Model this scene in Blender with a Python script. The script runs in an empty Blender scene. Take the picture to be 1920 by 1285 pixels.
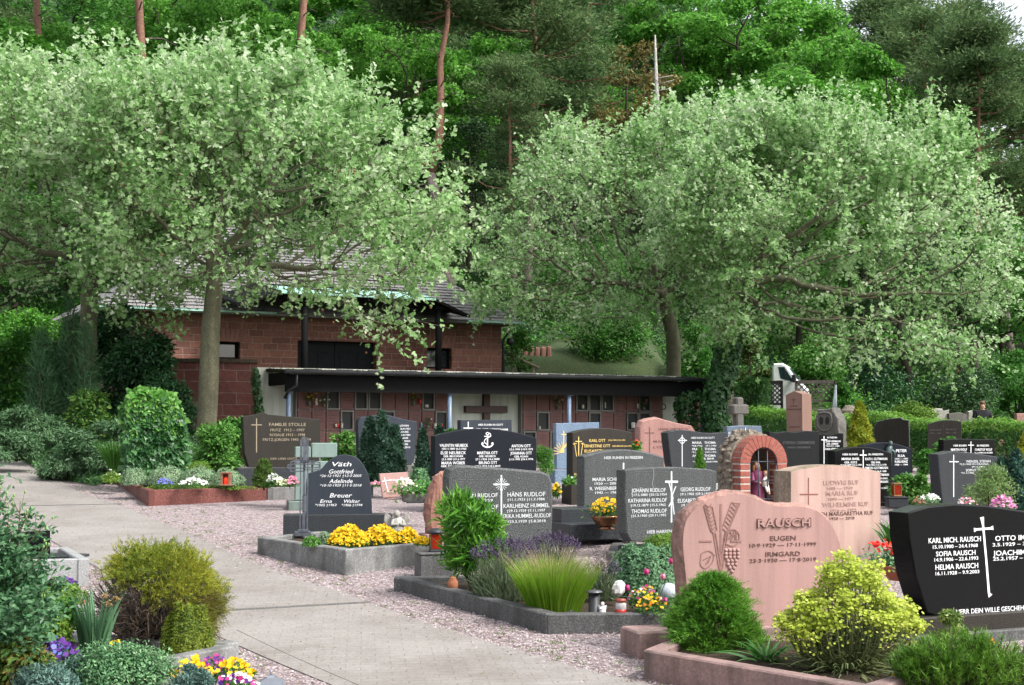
import bpy, math, random
import numpy as np
from mathutils import Vector, Matrix

# ------------------------------------------------------------------ camera, sky, sun, exposure
SC = bpy.context.scene
COL = SC.collection
F, CX, CY, HOR, EYE = 2667.0, 960.0, 642.5, 806.0, 1.6
PITCH = math.atan((HOR - CY) / F)
cd = bpy.data.cameras.new('camera')
cam = bpy.data.objects.new('camera', cd)
COL.objects.link(cam)
cam.location = (0, 0, EYE)
cam.rotation_euler = (math.radians(90) + PITCH, 0, 0)
cd.sensor_width = 36.0
cd.lens = F / 1920 * 36.0
cd.clip_end = 3000
SC.camera = cam

SUN_EL, SUN_AZ = math.radians(50), math.radians(118)      # azimuth clockwise from +Y: high, from the right
world = bpy.data.worlds.new("World")
SC.world = world
world.use_nodes = True
_nt = world.node_tree
_nt.nodes.clear()
_sky = _nt.nodes.new('ShaderNodeTexSky')
_sky.sky_type = 'NISHITA'
_sky.sun_disc = False
_sky.sun_elevation = SUN_EL
_sky.sun_rotation = SUN_AZ
_sky.air_density = 1.0
_sky.dust_density = 4.0
_hs = _nt.nodes.new('ShaderNodeHueSaturation')            # an overcast sky: little blue
_hs.inputs['Saturation'].default_value = 0.3
_hs.inputs['Value'].default_value = 1.35
_bg = _nt.nodes.new('ShaderNodeBackground')
_bg.inputs['Strength'].default_value = 0.15
_wo = _nt.nodes.new('ShaderNodeOutputWorld')
_nt.links.new(_sky.outputs[0], _hs.inputs['Color'])
_nt.links.new(_hs.outputs[0], _bg.inputs[0])
_nt.links.new(_bg.outputs[0], _wo.inputs[0])
ld = bpy.data.lights.new('sun', 'SUN')
ld.energy = 2.0
ld.angle = math.radians(10)
ld.color = (1.0, 0.97, 0.92)
sun = bpy.data.objects.new('sun', ld)
COL.objects.link(sun)
_sd = Vector((math.sin(SUN_AZ) * math.cos(SUN_EL), math.cos(SUN_AZ) * math.cos(SUN_EL), math.sin(SUN_EL)))
sun.rotation_euler = _sd.to_track_quat('Z', 'Y').to_euler()
SC.view_settings.view_transform = 'Standard'
SC.view_settings.look = 'None'
SC.view_settings.gamma = 1
SC.view_settings.exposure = 0.88
SC.cycles.max_bounces = 6
SC.cycles.transmission_bounces = 3
SC.cycles.diffuse_bounces = 3

# ------------------------------------------------------------------ measuring helpers
def ray(px, py):
    u = (CY - py) / F
    r = (px - CX) / F
    return Vector((r, math.cos(PITCH) - math.sin(PITCH) * u, math.sin(PITCH) + math.cos(PITCH) * u))
def at(px, py, d):
    v = ray(px, py)
    return Vector((0, 0, EYE)) + v * (d / v.y)
def ppm(d):
    return F / d
def sstep(t):
    t = min(1.0, max(0.0, t))
    return t * t * (3 - 2 * t)
def sramp(t, w):                        # 0 below zero, t above, rounded corner
    return 0.5 * (t + math.sqrt(t * t + w * w))
def ground(x, y):
    z = 0.05 * (sramp(y - 10, 1.5) - sramp(y - 24, 3))
    z += sstep((-x - 4) / 8) * max(0, y - 20) * 0.03 * (1 if y < 50 else 50 / y)
    s = 0.40 - 0.27 * sstep((x - 8) / 26)
    t_ = max(0.0, y - 46)
    z += s * t_ * t_ / (t_ + 8)
    z += 1.0 * sstep((x - 6) / 4) * sstep((14 - x) / 2) * sstep((y - 42) / 6)
    z += 1.9 * sstep((y - 40.5 - 0.53 * x) / 0.6) * sstep((6.5 - x) / 1.5) * sstep((x + 12) / 3) * (1 if y < 50 else 50 / y)
    z += 1.25 * sstep((y - 46.5 - .2 * x) / 3) * sstep((7 - x) / 2) * sstep((x + 14) / 3) * (1 if y < 50 else 50 / y)
    return z
def gpt(px, py, lo=3.0, hi=120.0):
    for _ in range(48):
        m = (lo + hi) / 2
        p = at(px, py, m)
        if p.z > ground(p.x, p.y): lo = m
        else: hi = m
    return at(px, py, lo)
class Pl:                               # an upright plane turned by yaw, through pixel column px at depth d
    def __init__(self, px, d, yaw):
        p = at(px, HOR, d)
        self.p, self.yaw = Vector((p.x, p.y, 0)), math.radians(yaw)
        self.u = Vector((math.cos(self.yaw), math.sin(self.yaw), 0))
        self.v = Vector((-math.sin(self.yaw), math.cos(self.yaw), 0))
        self.zb = 0.0
    def hit(self, px, py, off=0.0):
        r = ray(px, py)
        o = Vector((0, 0, EYE))
        q = self.p + self.v * off
        return o + r * ((q - o).dot(self.v) / r.dot(self.v))
    def loc(self, px, py, off=0.0):
        h = self.hit(px, py, off)
        return ((h - self.p).dot(self.u), h.z - self.zb)
    def scale(self):
        return F / self.p.y

# ------------------------------------------------------------------ objects
def prop(o, label=None, cat=None, group=None, kind=None):
    if label: o['label'] = label
    if cat: o['category'] = cat
    if group: o['group'] = group
    if kind: o['kind'] = kind
    return o
def thing(name, label, cat, loc, rz=0.0, group=None):
    o = bpy.data.objects.new(name, None)
    o.empty_display_size = 0.1
    COL.objects.link(o)
    o.location = loc
    o.rotation_euler = (0, 0, rz)
    return prop(o, label, cat, group)

def rotz(a):
    c, s = math.cos(a), math.sin(a)
    return np.array([[c, -s, 0], [s, c, 0], [0, 0, 1]])

class MB:
    def __init__(self):
        self.V, self.n, self.L, self.T, self.M, self.S = [], 0, [], [], [], []
    def add(self, v, faces, m=0, smooth=False):
        v = np.asarray(v, dtype=np.float32).reshape(-1, 3)
        self.V.append(v)
        if isinstance(faces, np.ndarray):
            nf, k = faces.shape
            self.L.append((faces + self.n).astype(np.int32).ravel())
            self.T.append(np.full(nf, k, np.int32))
        else:
            nf = len(faces)
            self.L.append(np.array([i + self.n for f in faces for i in f], np.int32))
            self.T.append(np.array([len(f) for f in faces], np.int32))
        self.M.append(np.full(nf, m, np.int32))
        self.S.append(np.full(nf, smooth, bool))
        self.n += len(v)
        return self
    def box(self, c, s, m=0, rz=0.0, bev=0.0, top=None):
        x, y, z = s[0] / 2, s[1] / 2, s[2] / 2
        if bev <= 0:
            v = np.array([(a * x, b * y, k * z) for k in (-1, 1) for a, b in ((-1, -1), (1, -1), (1, 1), (-1, 1))])
            f = [(3, 2, 1, 0), (4, 5, 6, 7), (0, 1, 5, 4), (1, 2, 6, 5), (2, 3, 7, 6), (3, 0, 4, 7)]
        else:
            b_ = min(bev, x * .9, y * .9, z * .9)
            rings = []
            def ring(xx, yy, zz):
                c_ = b_
                return [(-xx + c_, -yy, zz), (xx - c_, -yy, zz), (xx, -yy + c_, zz), (xx, yy - c_, zz), (xx - c_, yy, zz), (-xx + c_, yy, zz), (-xx, yy - c_, zz), (-xx, -yy + c_, zz)]
            v = np.array(ring(x - b_, y - b_, -z) + ring(x, y, -z + b_) + ring(x, y, z - b_) + ring(x - b_, y - b_, z))
            f = [tuple(range(7, -1, -1)), tuple(range(24, 32))]
            for r in range(3):
                for i in range(8):
                    j = (i + 1) % 8
                    f.append((r * 8 + i, r * 8 + j, r * 8 + 8 + j, r * 8 + 8 + i))
        if top is not None:
            k = np.where(v[:, 2:3] > 0, top, 1.0)
            v = np.concatenate([v[:, :2] * k, v[:, 2:]], 1)
        if rz: v = v @ rotz(rz).T
        return self.add(v + np.array(c), f, m)
    def bar(self, p, q, w, h, m=0):      # square-section bar between two points
        p, q = np.array(p, float), np.array(q, float)
        d = (q - p) / np.linalg.norm(q - p)
        a = np.array([0, 0, 1.0]) if abs(d[2]) < .9 else np.array([0, 1.0, 0])
        s = np.cross(d, a); s /= np.linalg.norm(s)
        t = np.cross(s, d)
        v = [b + s * i * w / 2 + t * j * h / 2 for b in (p, q) for i, j in ((-1, -1), (1, -1), (1, 1), (-1, 1))]
        return self.add(v, [(3, 2, 1, 0), (4, 5, 6, 7), (0, 1, 5, 4), (1, 2, 6, 5), (2, 3, 7, 6), (3, 0, 4, 7)], m)
    def tube(self, pts, rad, n=8, m=0, smooth=True, cap=True):
        P = np.array(pts, float)
        k = len(P)
        R = np.full(k, rad, float) if np.isscalar(rad) else np.array(rad, float)
        T = np.gradient(P, axis=0)
        T /= np.linalg.norm(T, axis=1)[:, None] + 1e-9
        a = np.array([0, 0, 1.0]) if abs(T[0][2]) < .9 else np.array([1.0, 0, 0])
        ang = np.linspace(0, 2 * math.pi, n, endpoint=False)
        V = []
        s = np.cross(T[0], a)
        for i in range(k):
            s = s - T[i] * s.dot(T[i])
            s /= np.linalg.norm(s) + 1e-9
            t = np.cross(T[i], s)
            V.append(P[i] + R[i] * (np.cos(ang)[:, None] * s + np.sin(ang)[:, None] * t))
        V = np.concatenate(V)
        i = np.arange(k - 1)[:, None] * n
        j = np.arange(n)[None, :]
        j2 = (j + 1) % n
        fc = np.stack([i + j, i + j2, i + n + j2, i + n + j], -1).reshape(-1, 4)
        self.add(V, fc, m, smooth)
        if cap:
            o = self.n - k * n
            self.L.append(np.array([o + x for x in range(n - 1, -1, -1)] + [o + (k - 1) * n + x for x in range(n)], np.int32))
            self.T.append(np.array([n, n], np.int32)); self.M.append(np.full(2, m, np.int32)); self.S.append(np.zeros(2, bool))
        return self
    def prism(self, out, y0, y1, m=0, bv=0.0, bd=None, ms=None, back=0.0, jit=0.0, seed=0):
        """outline [(s, z)] counter-clockwise seen from the front, front face at y0, back at y1; bv insets the front and back faces"""
        O = np.array(out, float)
        A = 0.5 * np.sum(O[:, 0] * np.roll(O[:, 1], -1) - np.roll(O[:, 0], -1) * O[:, 1])
        if A < 0: O = O[::-1]
        n = len(O)
        bd = bv if bd is None else bd
        ms = m if ms is None else ms
        e = np.roll(O, -1, 0) - O
        e /= np.linalg.norm(e, axis=1)[:, None] + 1e-9
        nr = np.stack([-e[:, 1], e[:, 0]], 1)
        nn = nr + np.roll(nr, 1, 0)
        nn /= np.linalg.norm(nn, axis=1)[:, None] + 1e-9
        r = np.random.RandomState(seed)
        def ring(ins, y, j):
            q = O + nn * ins
            yy = np.full(n, y)
            if j: q = q + r.normal(0, j, q.shape) * .6; yy = yy + r.normal(0, j, n)
            return np.stack([q[:, 0], yy, q[:, 1]], 1)
        rings = [ring(bv, y0, 0), ring(0, y0 + bd, jit)]
        if jit:
            rings.append(ring(-jit, (y0 + y1) / 2, jit))
        rings += [ring(0, y1 - bd, jit), ring(bv + back, y1, 0)] if bv else [ring(0, y1, 0)]
        if not bv: rings = [ring(0, y0, 0), ring(0, y1, 0)]
        self.add(np.concatenate(rings), [], m)
        o = self.n - n * len(rings)
        L = list(range(o, o + n)) + [o + n * (len(rings) - 1) + i for i in range(n - 1, -1, -1)]
        self.L.append(np.array(L, np.int32)); self.T.append(np.array([n, n], np.int32))
        self.M.append(np.array([m, ms], np.int32)); self.S.append(np.zeros(2, bool))
        i = np.arange(n); j = (i + 1) % n
        for k in range(len(rings) - 1):
            fc = np.stack([o + k * n + j, o + k * n + i, o + (k + 1) * n + i, o + (k + 1) * n + j], 1)
            self.L.append(fc.astype(np.int32).ravel()); self.T.append(np.full(n, 4, np.int32))
            self.M.append(np.full(n, ms, np.int32)); self.S.append(np.full(n, False))
        return self
    def lathe(self, prof, c=(0, 0, 0), n=20, m=0, smooth=True, wob=0.0):
        P = np.array(prof, float)
        k = len(P)
        ang = np.linspace(0, 2 * math.pi, n, endpoint=False)
        w = 1 + wob * np.abs(np.sin(ang * 4))
        V = np.concatenate([np.stack([p[0] * w * np.cos(ang), p[0] * w * np.sin(ang), np.full(n, p[1])], 1) for p in P]) + np.array(c)
        i = np.arange(k - 1)[:, None] * n
        j = np.arange(n)[None, :]
        j2 = (j + 1) % n
        fc = np.stack([i + j, i + j2, i + n + j2, i + n + j], -1).reshape(-1, 4)
        return self.add(V, fc, m, smooth)
    def ell(self, c, r, n=12, m=0, noise=0.0, seed=0, smooth=True):
        rs = np.random.RandomState(seed)
        V = []
        th = np.linspace(0, math.pi, n)
        ph = np.linspace(0, 2 * math.pi, 2 * n, endpoint=False)
        k = 1 + rs.normal(0, noise, (n, 2 * n)) if noise else np.ones((n, 2 * n))
        if noise: k[0] = k[0, 0]; k[-1] = k[-1, 0]
        X = np.stack([np.sin(th)[:, None] * np.cos(ph) * k * r[0], np.sin(th)[:, None] * np.sin(ph) * k * r[1], -np.cos(th)[:, None] * np.ones_like(ph) * k * r[2]], -1).reshape(-1, 3)
        N = 2 * n
        i = np.arange(n - 1)[:, None] * N
        j = np.arange(N)[None, :]
        j2 = (j + 1) % N
        fc = np.stack([i + j, i + j2, i + N + j2, i + N + j], -1).reshape(-1, 4)
        return self.add(X + np.array(c), fc, m, smooth)
    def leaves(self, P, N, size, shape, m=0, rs=None, T=None):
        """one small leaf polygon per point P with normal N; T optional leaf axis"""
        rs = rs or np.random.RandomState(1)
        P = np.asarray(P, float); n = len(P)
        if n == 0: return self
        N = np.asarray(N, float)
        N = N / (np.linalg.norm(N, axis=1)[:, None] + 1e-9)
        if T is None: T = rs.normal(0, 1, (n, 3))
        T = T - N * np.sum(T * N, 1)[:, None]
        T = T / (np.linalg.norm(T, axis=1)[:, None] + 1e-9)
        B = np.cross(N, T)
        S = np.asarray(LEAF[shape], float)
        k = len(S)
        sz = (np.full(n, size) if np.isscalar(size) else size)[:, None, None]
        V = P[:, None, :] + sz * (S[None, :, 0:1] * T[:, None, :] + S[None, :, 1:2] * B[:, None, :] + S[None, :, 2:3] * N[:, None, :])
        fc = np.arange(n * k).reshape(n, k)
        return self.add(V.reshape(-1, 3), fc, m)
    def blades(self, P, D, length, width, droop=0.4, m=0, rs=None, seg=3, flat=None):
        """curved grass-like blades rooted at P going along D"""
        rs = rs or np.random.RandomState(2)
        P = np.asarray(P, float); n = len(P)
        D = np.asarray(D, float); D = D / (np.linalg.norm(D, axis=1)[:, None] + 1e-9)
        L = np.full(n, length) if np.isscalar(length) else length
        hz = D.copy(); hz[:, 2] = 0
        hz = hz / (np.linalg.norm(hz, axis=1)[:, None] + 1e-6)
        S = np.cross(D, np.array([0, 0, 1.0])) + rs.normal(0, .35, (n, 3))
        S = S - D * np.sum(S * D, 1)[:, None]
        S = S / (np.linalg.norm(S, axis=1)[:, None] + 1e-9)
        rows = []
        for i in range(seg + 1):
            t = i / seg
            c = P + D * (L * t)[:, None] + (hz * .6 - np.array([0, 0, .7])) * (droop * L * t * t)[:, None]
            w = width * (1 - t ** 1.5) + width * .04
            rows.append((c - S * w / 2, c + S * w / 2))
        V = np.stack([x for r in rows for x in r], 1)
        k = 2 * (seg + 1)
        b = np.arange(n)[:, None, None] * k
        q = np.array([[2 * i, 2 * i + 1, 2 * i + 3, 2 * i + 2] for i in range(seg)])[None]
        return self.add(V.reshape(-1, 3), (b + q).reshape(-1, 4), m)
    def xf(self, M):
        M = np.array(M)
        self.V = [v @ M[:3, :3].T + M[:3, 3] for v in self.V]
        return self
    def mesh(self, name, mats):
        me = bpy.data.meshes.new(name)
        V = np.concatenate(self.V).astype(np.float32)
        L = np.concatenate(self.L); T = np.concatenate(self.T)
        me.vertices.add(len(V)); me.vertices.foreach_set('co', V.ravel())
        me.loops.add(len(L)); me.loops.foreach_set('vertex_index', L)
        me.polygons.add(len(T))
        me.polygons.foreach_set('loop_start', np.concatenate([[0], np.cumsum(T)[:-1]]).astype(np.int32))
        for mt in (mats if isinstance(mats, (list, tuple)) else [mats]): me.materials.append(mt)
        me.polygons.foreach_set('material_index', np.concatenate(self.M))
        me.polygons.foreach_set('use_smooth', np.concatenate(self.S))
        me.update(calc_edges=True)
        return me
    def build(self, name, mats, parent=None, loc=None, rz=0.0):
        o = bpy.data.objects.new(name, self.mesh(name, mats))
        COL.objects.link(o)
        if parent: o.parent = parent
        if loc is not None: o.location = loc
        if rz: o.rotation_euler = (0, 0, rz)
        return o
LEAF = {
    'rhomb': [(0, 0, 0), (.5, .28, .06), (1, 0, 0), (.5, -.28, .06)],
    'oval': [(0, 0, 0), (.3, .22, .05), (.7, .2, .05), (1, 0, -.05), (.7, -.2, .05), (.3, -.22, .05)],
    'lance': [(0, 0, 0), (.4, .1, .04), (1, 0, -.08), (.4, -.1, .04)],
    'needle': [(0, .03, 0), (1, .012, 0), (1, -.012, 0), (0, -.03, 0)],
    'spray': [(0, .0, 0), (.35, .16, .0), (.55, .07, 0), (.8, .14, 0), (1, 0, 0), (.75, -.16, 0), (.5, -.06, 0), (.3, -.15, 0)],
    'lobed': [(0, 0, 0), (.05, .3, .02), (.3, .5, .1), (.42, .2, .03), (.75, .34, .06), (1, 0, -.05), (.75, -.34, .06), (.42, -.2, .03), (.3, -.5, .1), (.05, -.3, .02)],
    'frond': [(0, 0, 0), (.15, .16, .02), (.22, .05, 0), (.42, .2, .03), (.46, .05, 0), (.7, .15, .02), (.72, .04, 0), (1, 0, -.04), (.74, -.05, 0), (.66, -.16, .02), (.48, -.05, 0), (.38, -.2, .03), (.24, -.05, 0), (.12, -.15, .02)],
    'tri': [(0, -.35, 0), (1, 0, .1), (0, .35, 0)],
    'petal5': [(math.cos(a) * (.5 if i % 2 else .38), math.sin(a) * (.5 if i % 2 else .38), .05 * (i % 2)) for i, a in enumerate(np.linspace(0, 2 * math.pi, 10, endpoint=False))],
    'ivy': [(0, 0, 0), (-.1, .35, .02), (.3, .5, .05), (.5, .25, .03), (1, 0, -.04), (.5, -.25, .03), (.3, -.5, .05), (-.1, -.35, .02)],
}
def fans(mb, P, D, L, k, leaf, rs, m=0, spread=.75, shape='lance'):
    """flat feathery sprays: a stalk along D with small side leaves left and right, tip leaf included"""
    n = len(P); D = D / (np.linalg.norm(D, axis=1)[:, None] + 1e-9)
    S = np.cross(D, rs.normal(0, 1, (n, 3)) + (0, 0, .3)); S /= np.linalg.norm(S, axis=1)[:, None] + 1e-9
    U = np.cross(S, D)
    t = np.linspace(.05, 1, k)
    sg = np.where(np.arange(k) % 2, 1, -1) * spread
    sg[-1] = 0
    Q = P[:, None] + D[:, None] * (L[:, None] * t)[:, :, None] - np.array([0, 0, 1.0]) * (L[:, None] * t ** 2 * .18)[:, :, None]
    T = D[:, None] + S[:, None] * sg[None, :, None] + rs.normal(0, .12, (n, k, 3))
    NN = U[:, None] + rs.normal(0, .25, (n, k, 3))
    sz = leaf * (1.15 - .6 * t)[None] * rs.uniform(.75, 1.2, (n, k))
    mb.leaves(Q.reshape(-1, 3), NN.reshape(-1, 3), sz.ravel(), shape, m, rs, T.reshape(-1, 3))
def catmull(pts, k=6, closed=False):
    P = [np.array(p, float) for p in pts]
    out = []
    n = len(P)
    for i in range(n if closed else n - 1):
        a = P[(i - 1) % n] if closed or i else P[0]
        b, c = P[i], P[(i + 1) % n]
        d = P[(i + 2) % n] if closed or i + 2 < n else P[-1]
        for t in np.linspace(0, 1, k, endpoint=False):
            out.append(.5 * ((2 * b) + (c - a) * t + (2 * a - 5 * b + 4 * c - d) * t * t + (3 * b - a - 3 * c + d) * t ** 3))
    if not closed: out.append(P[-1])
    return [tuple(p) for p in out]

# ------------------------------------------------------------------ materials
MATS = {}
def nodes_of(name):
    m = bpy.data.materials.new(name)
    m.use_nodes = True
    nt = m.node_tree
    return m, nt, nt.nodes['Principled BSDF'], nt.nodes['Material Output']
def N(nt, typ, **kw):
    n = nt.nodes.new(typ)
    for k, v in kw.items():
        if k in n.inputs: n.inputs[k].default_value = v
        else: setattr(n, k, v)
    return n
def ramp(nt, stops, interp='LINEAR'):
    r = nt.nodes.new('ShaderNodeValToRGB')
    r.color_ramp.interpolation = interp
    e = r.color_ramp.elements
    while len(e) < len(stops): e.new(0.5)
    for i, (p, c) in enumerate(stops):
        e[i].position = p
        e[i].color = (*c, 1) if len(c) == 3 else c
    return r
def mixc(nt, fac, a, b, mode='MIX'):
    n = nt.nodes.new('ShaderNodeMix')
    n.data_type = 'RGBA'; n.blend_type = mode
    for i, x in ((0, fac), (6, a), (7, b)):
        if isinstance(x, bpy.types.NodeSocket): nt.links.new(x, n.inputs[i])
        elif i: n.inputs[i].default_value = (*x, 1)
        else: n.inputs[i].default_value = x
    return n.outputs[2]
def leafmat(name, stops, trans=0.3, rough=0.55, clump=0.35, cscale=0.8):
    if name in MATS: return MATS[name]
    m, nt, b, out = nodes_of(name)
    g = N(nt, 'ShaderNodeNewGeometry')
    k = len(stops)
    r = ramp(nt, [(i / max(1, k - 1), c) for i, c in enumerate(stops)])
    tc = N(nt, 'ShaderNodeTexCoord')
    no = N(nt, 'ShaderNodeTexNoise', Scale=cscale, Detail=2.0)
    nt.links.new(tc.outputs['Object'], no.inputs['Vector'])
    mp = N(nt, 'ShaderNodeMapRange')
    mp.inputs['From Min'].default_value, mp.inputs['From Max'].default_value = .3, .7
    mp.inputs['To Min'].default_value, mp.inputs['To Max'].default_value = -clump, clump
    nt.links.new(no.outputs['Fac'], mp.inputs['Value'])
    ad = N(nt, 'ShaderNodeMath', operation='ADD', use_clamp=True)
    nt.links.new(g.outputs['Random Per Island'], ad.inputs[0])
    nt.links.new(mp.outputs[0], ad.inputs[1])
    nt.links.new(ad.outputs[0], r.inputs[0])
    nt.links.new(r.outputs[0], b.inputs['Base Color'])
    b.inputs['Roughness'].default_value = rough
    b.inputs['Specular IOR Level'].default_value = 0.3
    if trans:
        t = N(nt, 'ShaderNodeBsdfTranslucent')
        ms = N(nt, 'ShaderNodeMixShader', Fac=trans)
        nt.links.new(r.outputs[0], t.inputs['Color'])
        nt.links.new(b.outputs[0], ms.inputs[1]); nt.links.new(t.outputs[0], ms.inputs[2])
        nt.links.new(ms.outputs[0], out.inputs['Surface'])
    MATS[name] = m
    return m
def speckle(name, c, var=0.25, scale=90.0, rough=0.3, light=None, stain=0.15, bump=0.0, stain_c=None, stain_scale=2.5, coat=0.0):
    """granite, sandstone, concrete: grains plus slow stains of their own"""
    if name in MATS: return MATS[name]
    m, nt, b, out = nodes_of(name)
    tc = N(nt, 'ShaderNodeTexCoord')
    n1 = N(nt, 'ShaderNodeTexNoise', Scale=scale, Detail=3.0, Roughness=.7)
    n2 = N(nt, 'ShaderNodeTexNoise', Scale=stain_scale, Detail=5.0, Roughness=.65)
    for n in (n1, n2): nt.links.new(tc.outputs['Object'], n.inputs['Vector'])
    c = np.array(c); lt = np.array(light) if light is not None else c * (1 + var * 1.6)
    r = ramp(nt, [(.32, tuple(c * (1 - var))), (.5, tuple(c)), (.68, tuple(lt))])
    nt.links.new(n1.outputs['Fac'], r.inputs[0])
    r2 = ramp(nt, [(.38, (0, 0, 0)), (.68, (1, 1, 1))])
    nt.links.new(n2.outputs['Fac'], r2.inputs[0])
    mm = N(nt, 'ShaderNodeMath', operation='MULTIPLY'); mm.inputs[1].default_value = stain
    nt.links.new(r2.outputs[0], mm.inputs[0])
    col = mixc(nt, mm.outputs[0], r.outputs[0], tuple(stain_c) if stain_c is not None else tuple(c * .45))
    if stain > .05:
        mpg = N(nt, 'ShaderNodeMapping'); mpg.inputs['Scale'].default_value = (9, 9, .7)
        nt.links.new(tc.outputs['Object'], mpg.inputs['Vector'])
        n3 = N(nt, 'ShaderNodeTexNoise', Scale=1.0, Detail=4.0, Roughness=.6)
        nt.links.new(mpg.outputs[0], n3.inputs['Vector'])
        r3 = ramp(nt, [(.36, (.78, .77, .75)), (.52, (1, 1, 1)), (.68, (1.1, 1.1, 1.1))])
        nt.links.new(n3.outputs['Fac'], r3.inputs[0])
        col = mixc(nt, min(1, .35 + stain), col, r3.outputs[0], 'MULTIPLY')
    nt.links.new(col, b.inputs['Base Color'])
    b.inputs['Roughness'].default_value = rough
    if max(c) < .07: b.inputs['Specular IOR Level'].default_value = .1
    if coat: b.inputs['Coat Weight'].default_value = coat
    if bump:
        bp = N(nt, 'ShaderNodeBump', Strength=min(1, bump), Distance=0.01 * max(1, bump))
        nb = N(nt, 'ShaderNodeTexNoise', Scale=scale * .25, Detail=6.0, Roughness=.7)
        nt.links.new(tc.outputs['Object'], nb.inputs['Vector'])
        nt.links.new(nb.outputs['Fac'], bp.inputs['Height'])
        nt.links.new(bp.outputs[0], b.inputs['Normal'])
    MATS[name] = m
    return m
def plain(name, c, rough=0.5, metal=0.0, var=0.12, scale=14.0, emit=None, trans=0.0, spec=None, bump=0.0):
    if name in MATS: return MATS[name]
    m, nt, b, out = nodes_of(name)
    tc = N(nt, 'ShaderNodeTexCoord')
    n1 = N(nt, 'ShaderNodeTexNoise', Scale=scale, Detail=4.0)
    nt.links.new(tc.outputs['Object'], n1.inputs['Vector'])
    c = np.array(c)
    r = ramp(nt, [(.3, tuple(c * (1 - var))), (.7, tuple(np.minimum(c * (1 + var), 1)))])
    nt.links.new(n1.outputs['Fac'], r.inputs[0])
    nt.links.new(r.outputs[0], b.inputs['Base Color'])
    b.inputs['Roughness'].default_value = rough
    b.inputs['Metallic'].default_value = metal
    if spec is not None: b.inputs['Specular IOR Level'].default_value = spec
    if trans: b.inputs['Transmission Weight'].default_value = trans
    if emit:
        b.inputs['Emission Color'].default_value = (*emit[:3], 1); b.inputs['Emission Strength'].default_value = emit[3]
    if bump:
        bp = N(nt, 'ShaderNodeBump', Strength=bump, Distance=0.01)
        nt.links.new(n1.outputs['Fac'], bp.inputs['Height']); nt.links.new(bp.outputs[0], b.inputs['Normal'])
    MATS[name] = m
    return m
def brickmat(name, c1, c2, mortar, bw, bh, ms=0.012, axes='XZ', rough=.85, bump=.6, off=.5, stain=.25, var_scale=1.0):
    if name in MATS: return MATS[name]
    m, nt, b, out = nodes_of(name)
    tc = N(nt, 'ShaderNodeTexCoord')
    sp = N(nt, 'ShaderNodeSeparateXYZ'); cb = N(nt, 'ShaderNodeCombineXYZ')
    nt.links.new(tc.outputs['Object'], sp.inputs[0])
    nt.links.new(sp.outputs[axes[0]], cb.inputs[0]); nt.links.new(sp.outputs[axes[1]], cb.inputs[1])
    wn = N(nt, 'ShaderNodeTexNoise', Scale=3.0, Detail=2.0)
    nt.links.new(cb.outputs[0], wn.inputs['Vector'])
    va = N(nt, 'ShaderNodeVectorMath', operation='MULTIPLY_ADD')
    nt.links.new(wn.outputs['Color'], va.inputs[0]); va.inputs[1].default_value = (.03, .03, 0); nt.links.new(cb.outputs[0], va.inputs[2])
    br = N(nt, 'ShaderNodeTexBrick', Scale=1.0)
    br.inputs['Color1'].default_value = (*c1, 1); br.inputs['Color2'].default_value = (*c2, 1); br.inputs['Mortar'].default_value = (*mortar, 1)
    br.inputs['Brick Width'].default_value = bw; br.inputs['Row Height'].default_value = bh
    br.inputs['Mortar Size'].default_value = ms; br.inputs['Mortar Smooth'].default_value = .3; br.inputs['Bias'].default_value = 0
    br.offset = off; br.squash = 1.35; br.squash_frequency = 3
    nt.links.new(va.outputs[0], br.inputs['Vector'])
    n2 = N(nt, 'ShaderNodeTexNoise', Scale=9.0 * var_scale, Detail=6.0, Roughness=.7)
    n3 = N(nt, 'ShaderNodeTexNoise', Scale=1.1 * var_scale, Detail=4.0)
    for n in (n2, n3): nt.links.new(tc.outputs['Object'], n.inputs['Vector'])
    r = ramp(nt, [(.3, (.62, .62, .62)), (.7, (1.25, 1.25, 1.25))])
    nt.links.new(n2.outputs['Fac'], r.inputs[0])
    c = mixc(nt, 1.0, br.outputs['Color'], r.outputs[0], 'MULTIPLY')
    r3 = ramp(nt, [(.4, (0, 0, 0)), (.7, (stain, stain, stain))])
    nt.links.new(n3.outputs['Fac'], r3.inputs[0])
    c = mixc(nt, r3.outputs[0], c, tuple(np.array(c1) * .35))
    nt.links.new(c, b.inputs['Base Color'])
    b.inputs['Roughness'].default_value = rough
    hm = N(nt, 'ShaderNodeMath', operation='MULTIPLY_ADD'); hm.inputs[1].default_value = -1.6
    nt.links.new(br.outputs['Fac'], hm.inputs[0]); nt.links.new(n2.outputs['Fac'], hm.inputs[2])
    bp = N(nt, 'ShaderNodeBump', Strength=bump, Distance=0.03)
    nt.links.new(hm.outputs[0], bp.inputs['Height']); nt.links.new(bp.outputs[0], b.inputs['Normal'])
    MATS[name] = m
    return m

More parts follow.
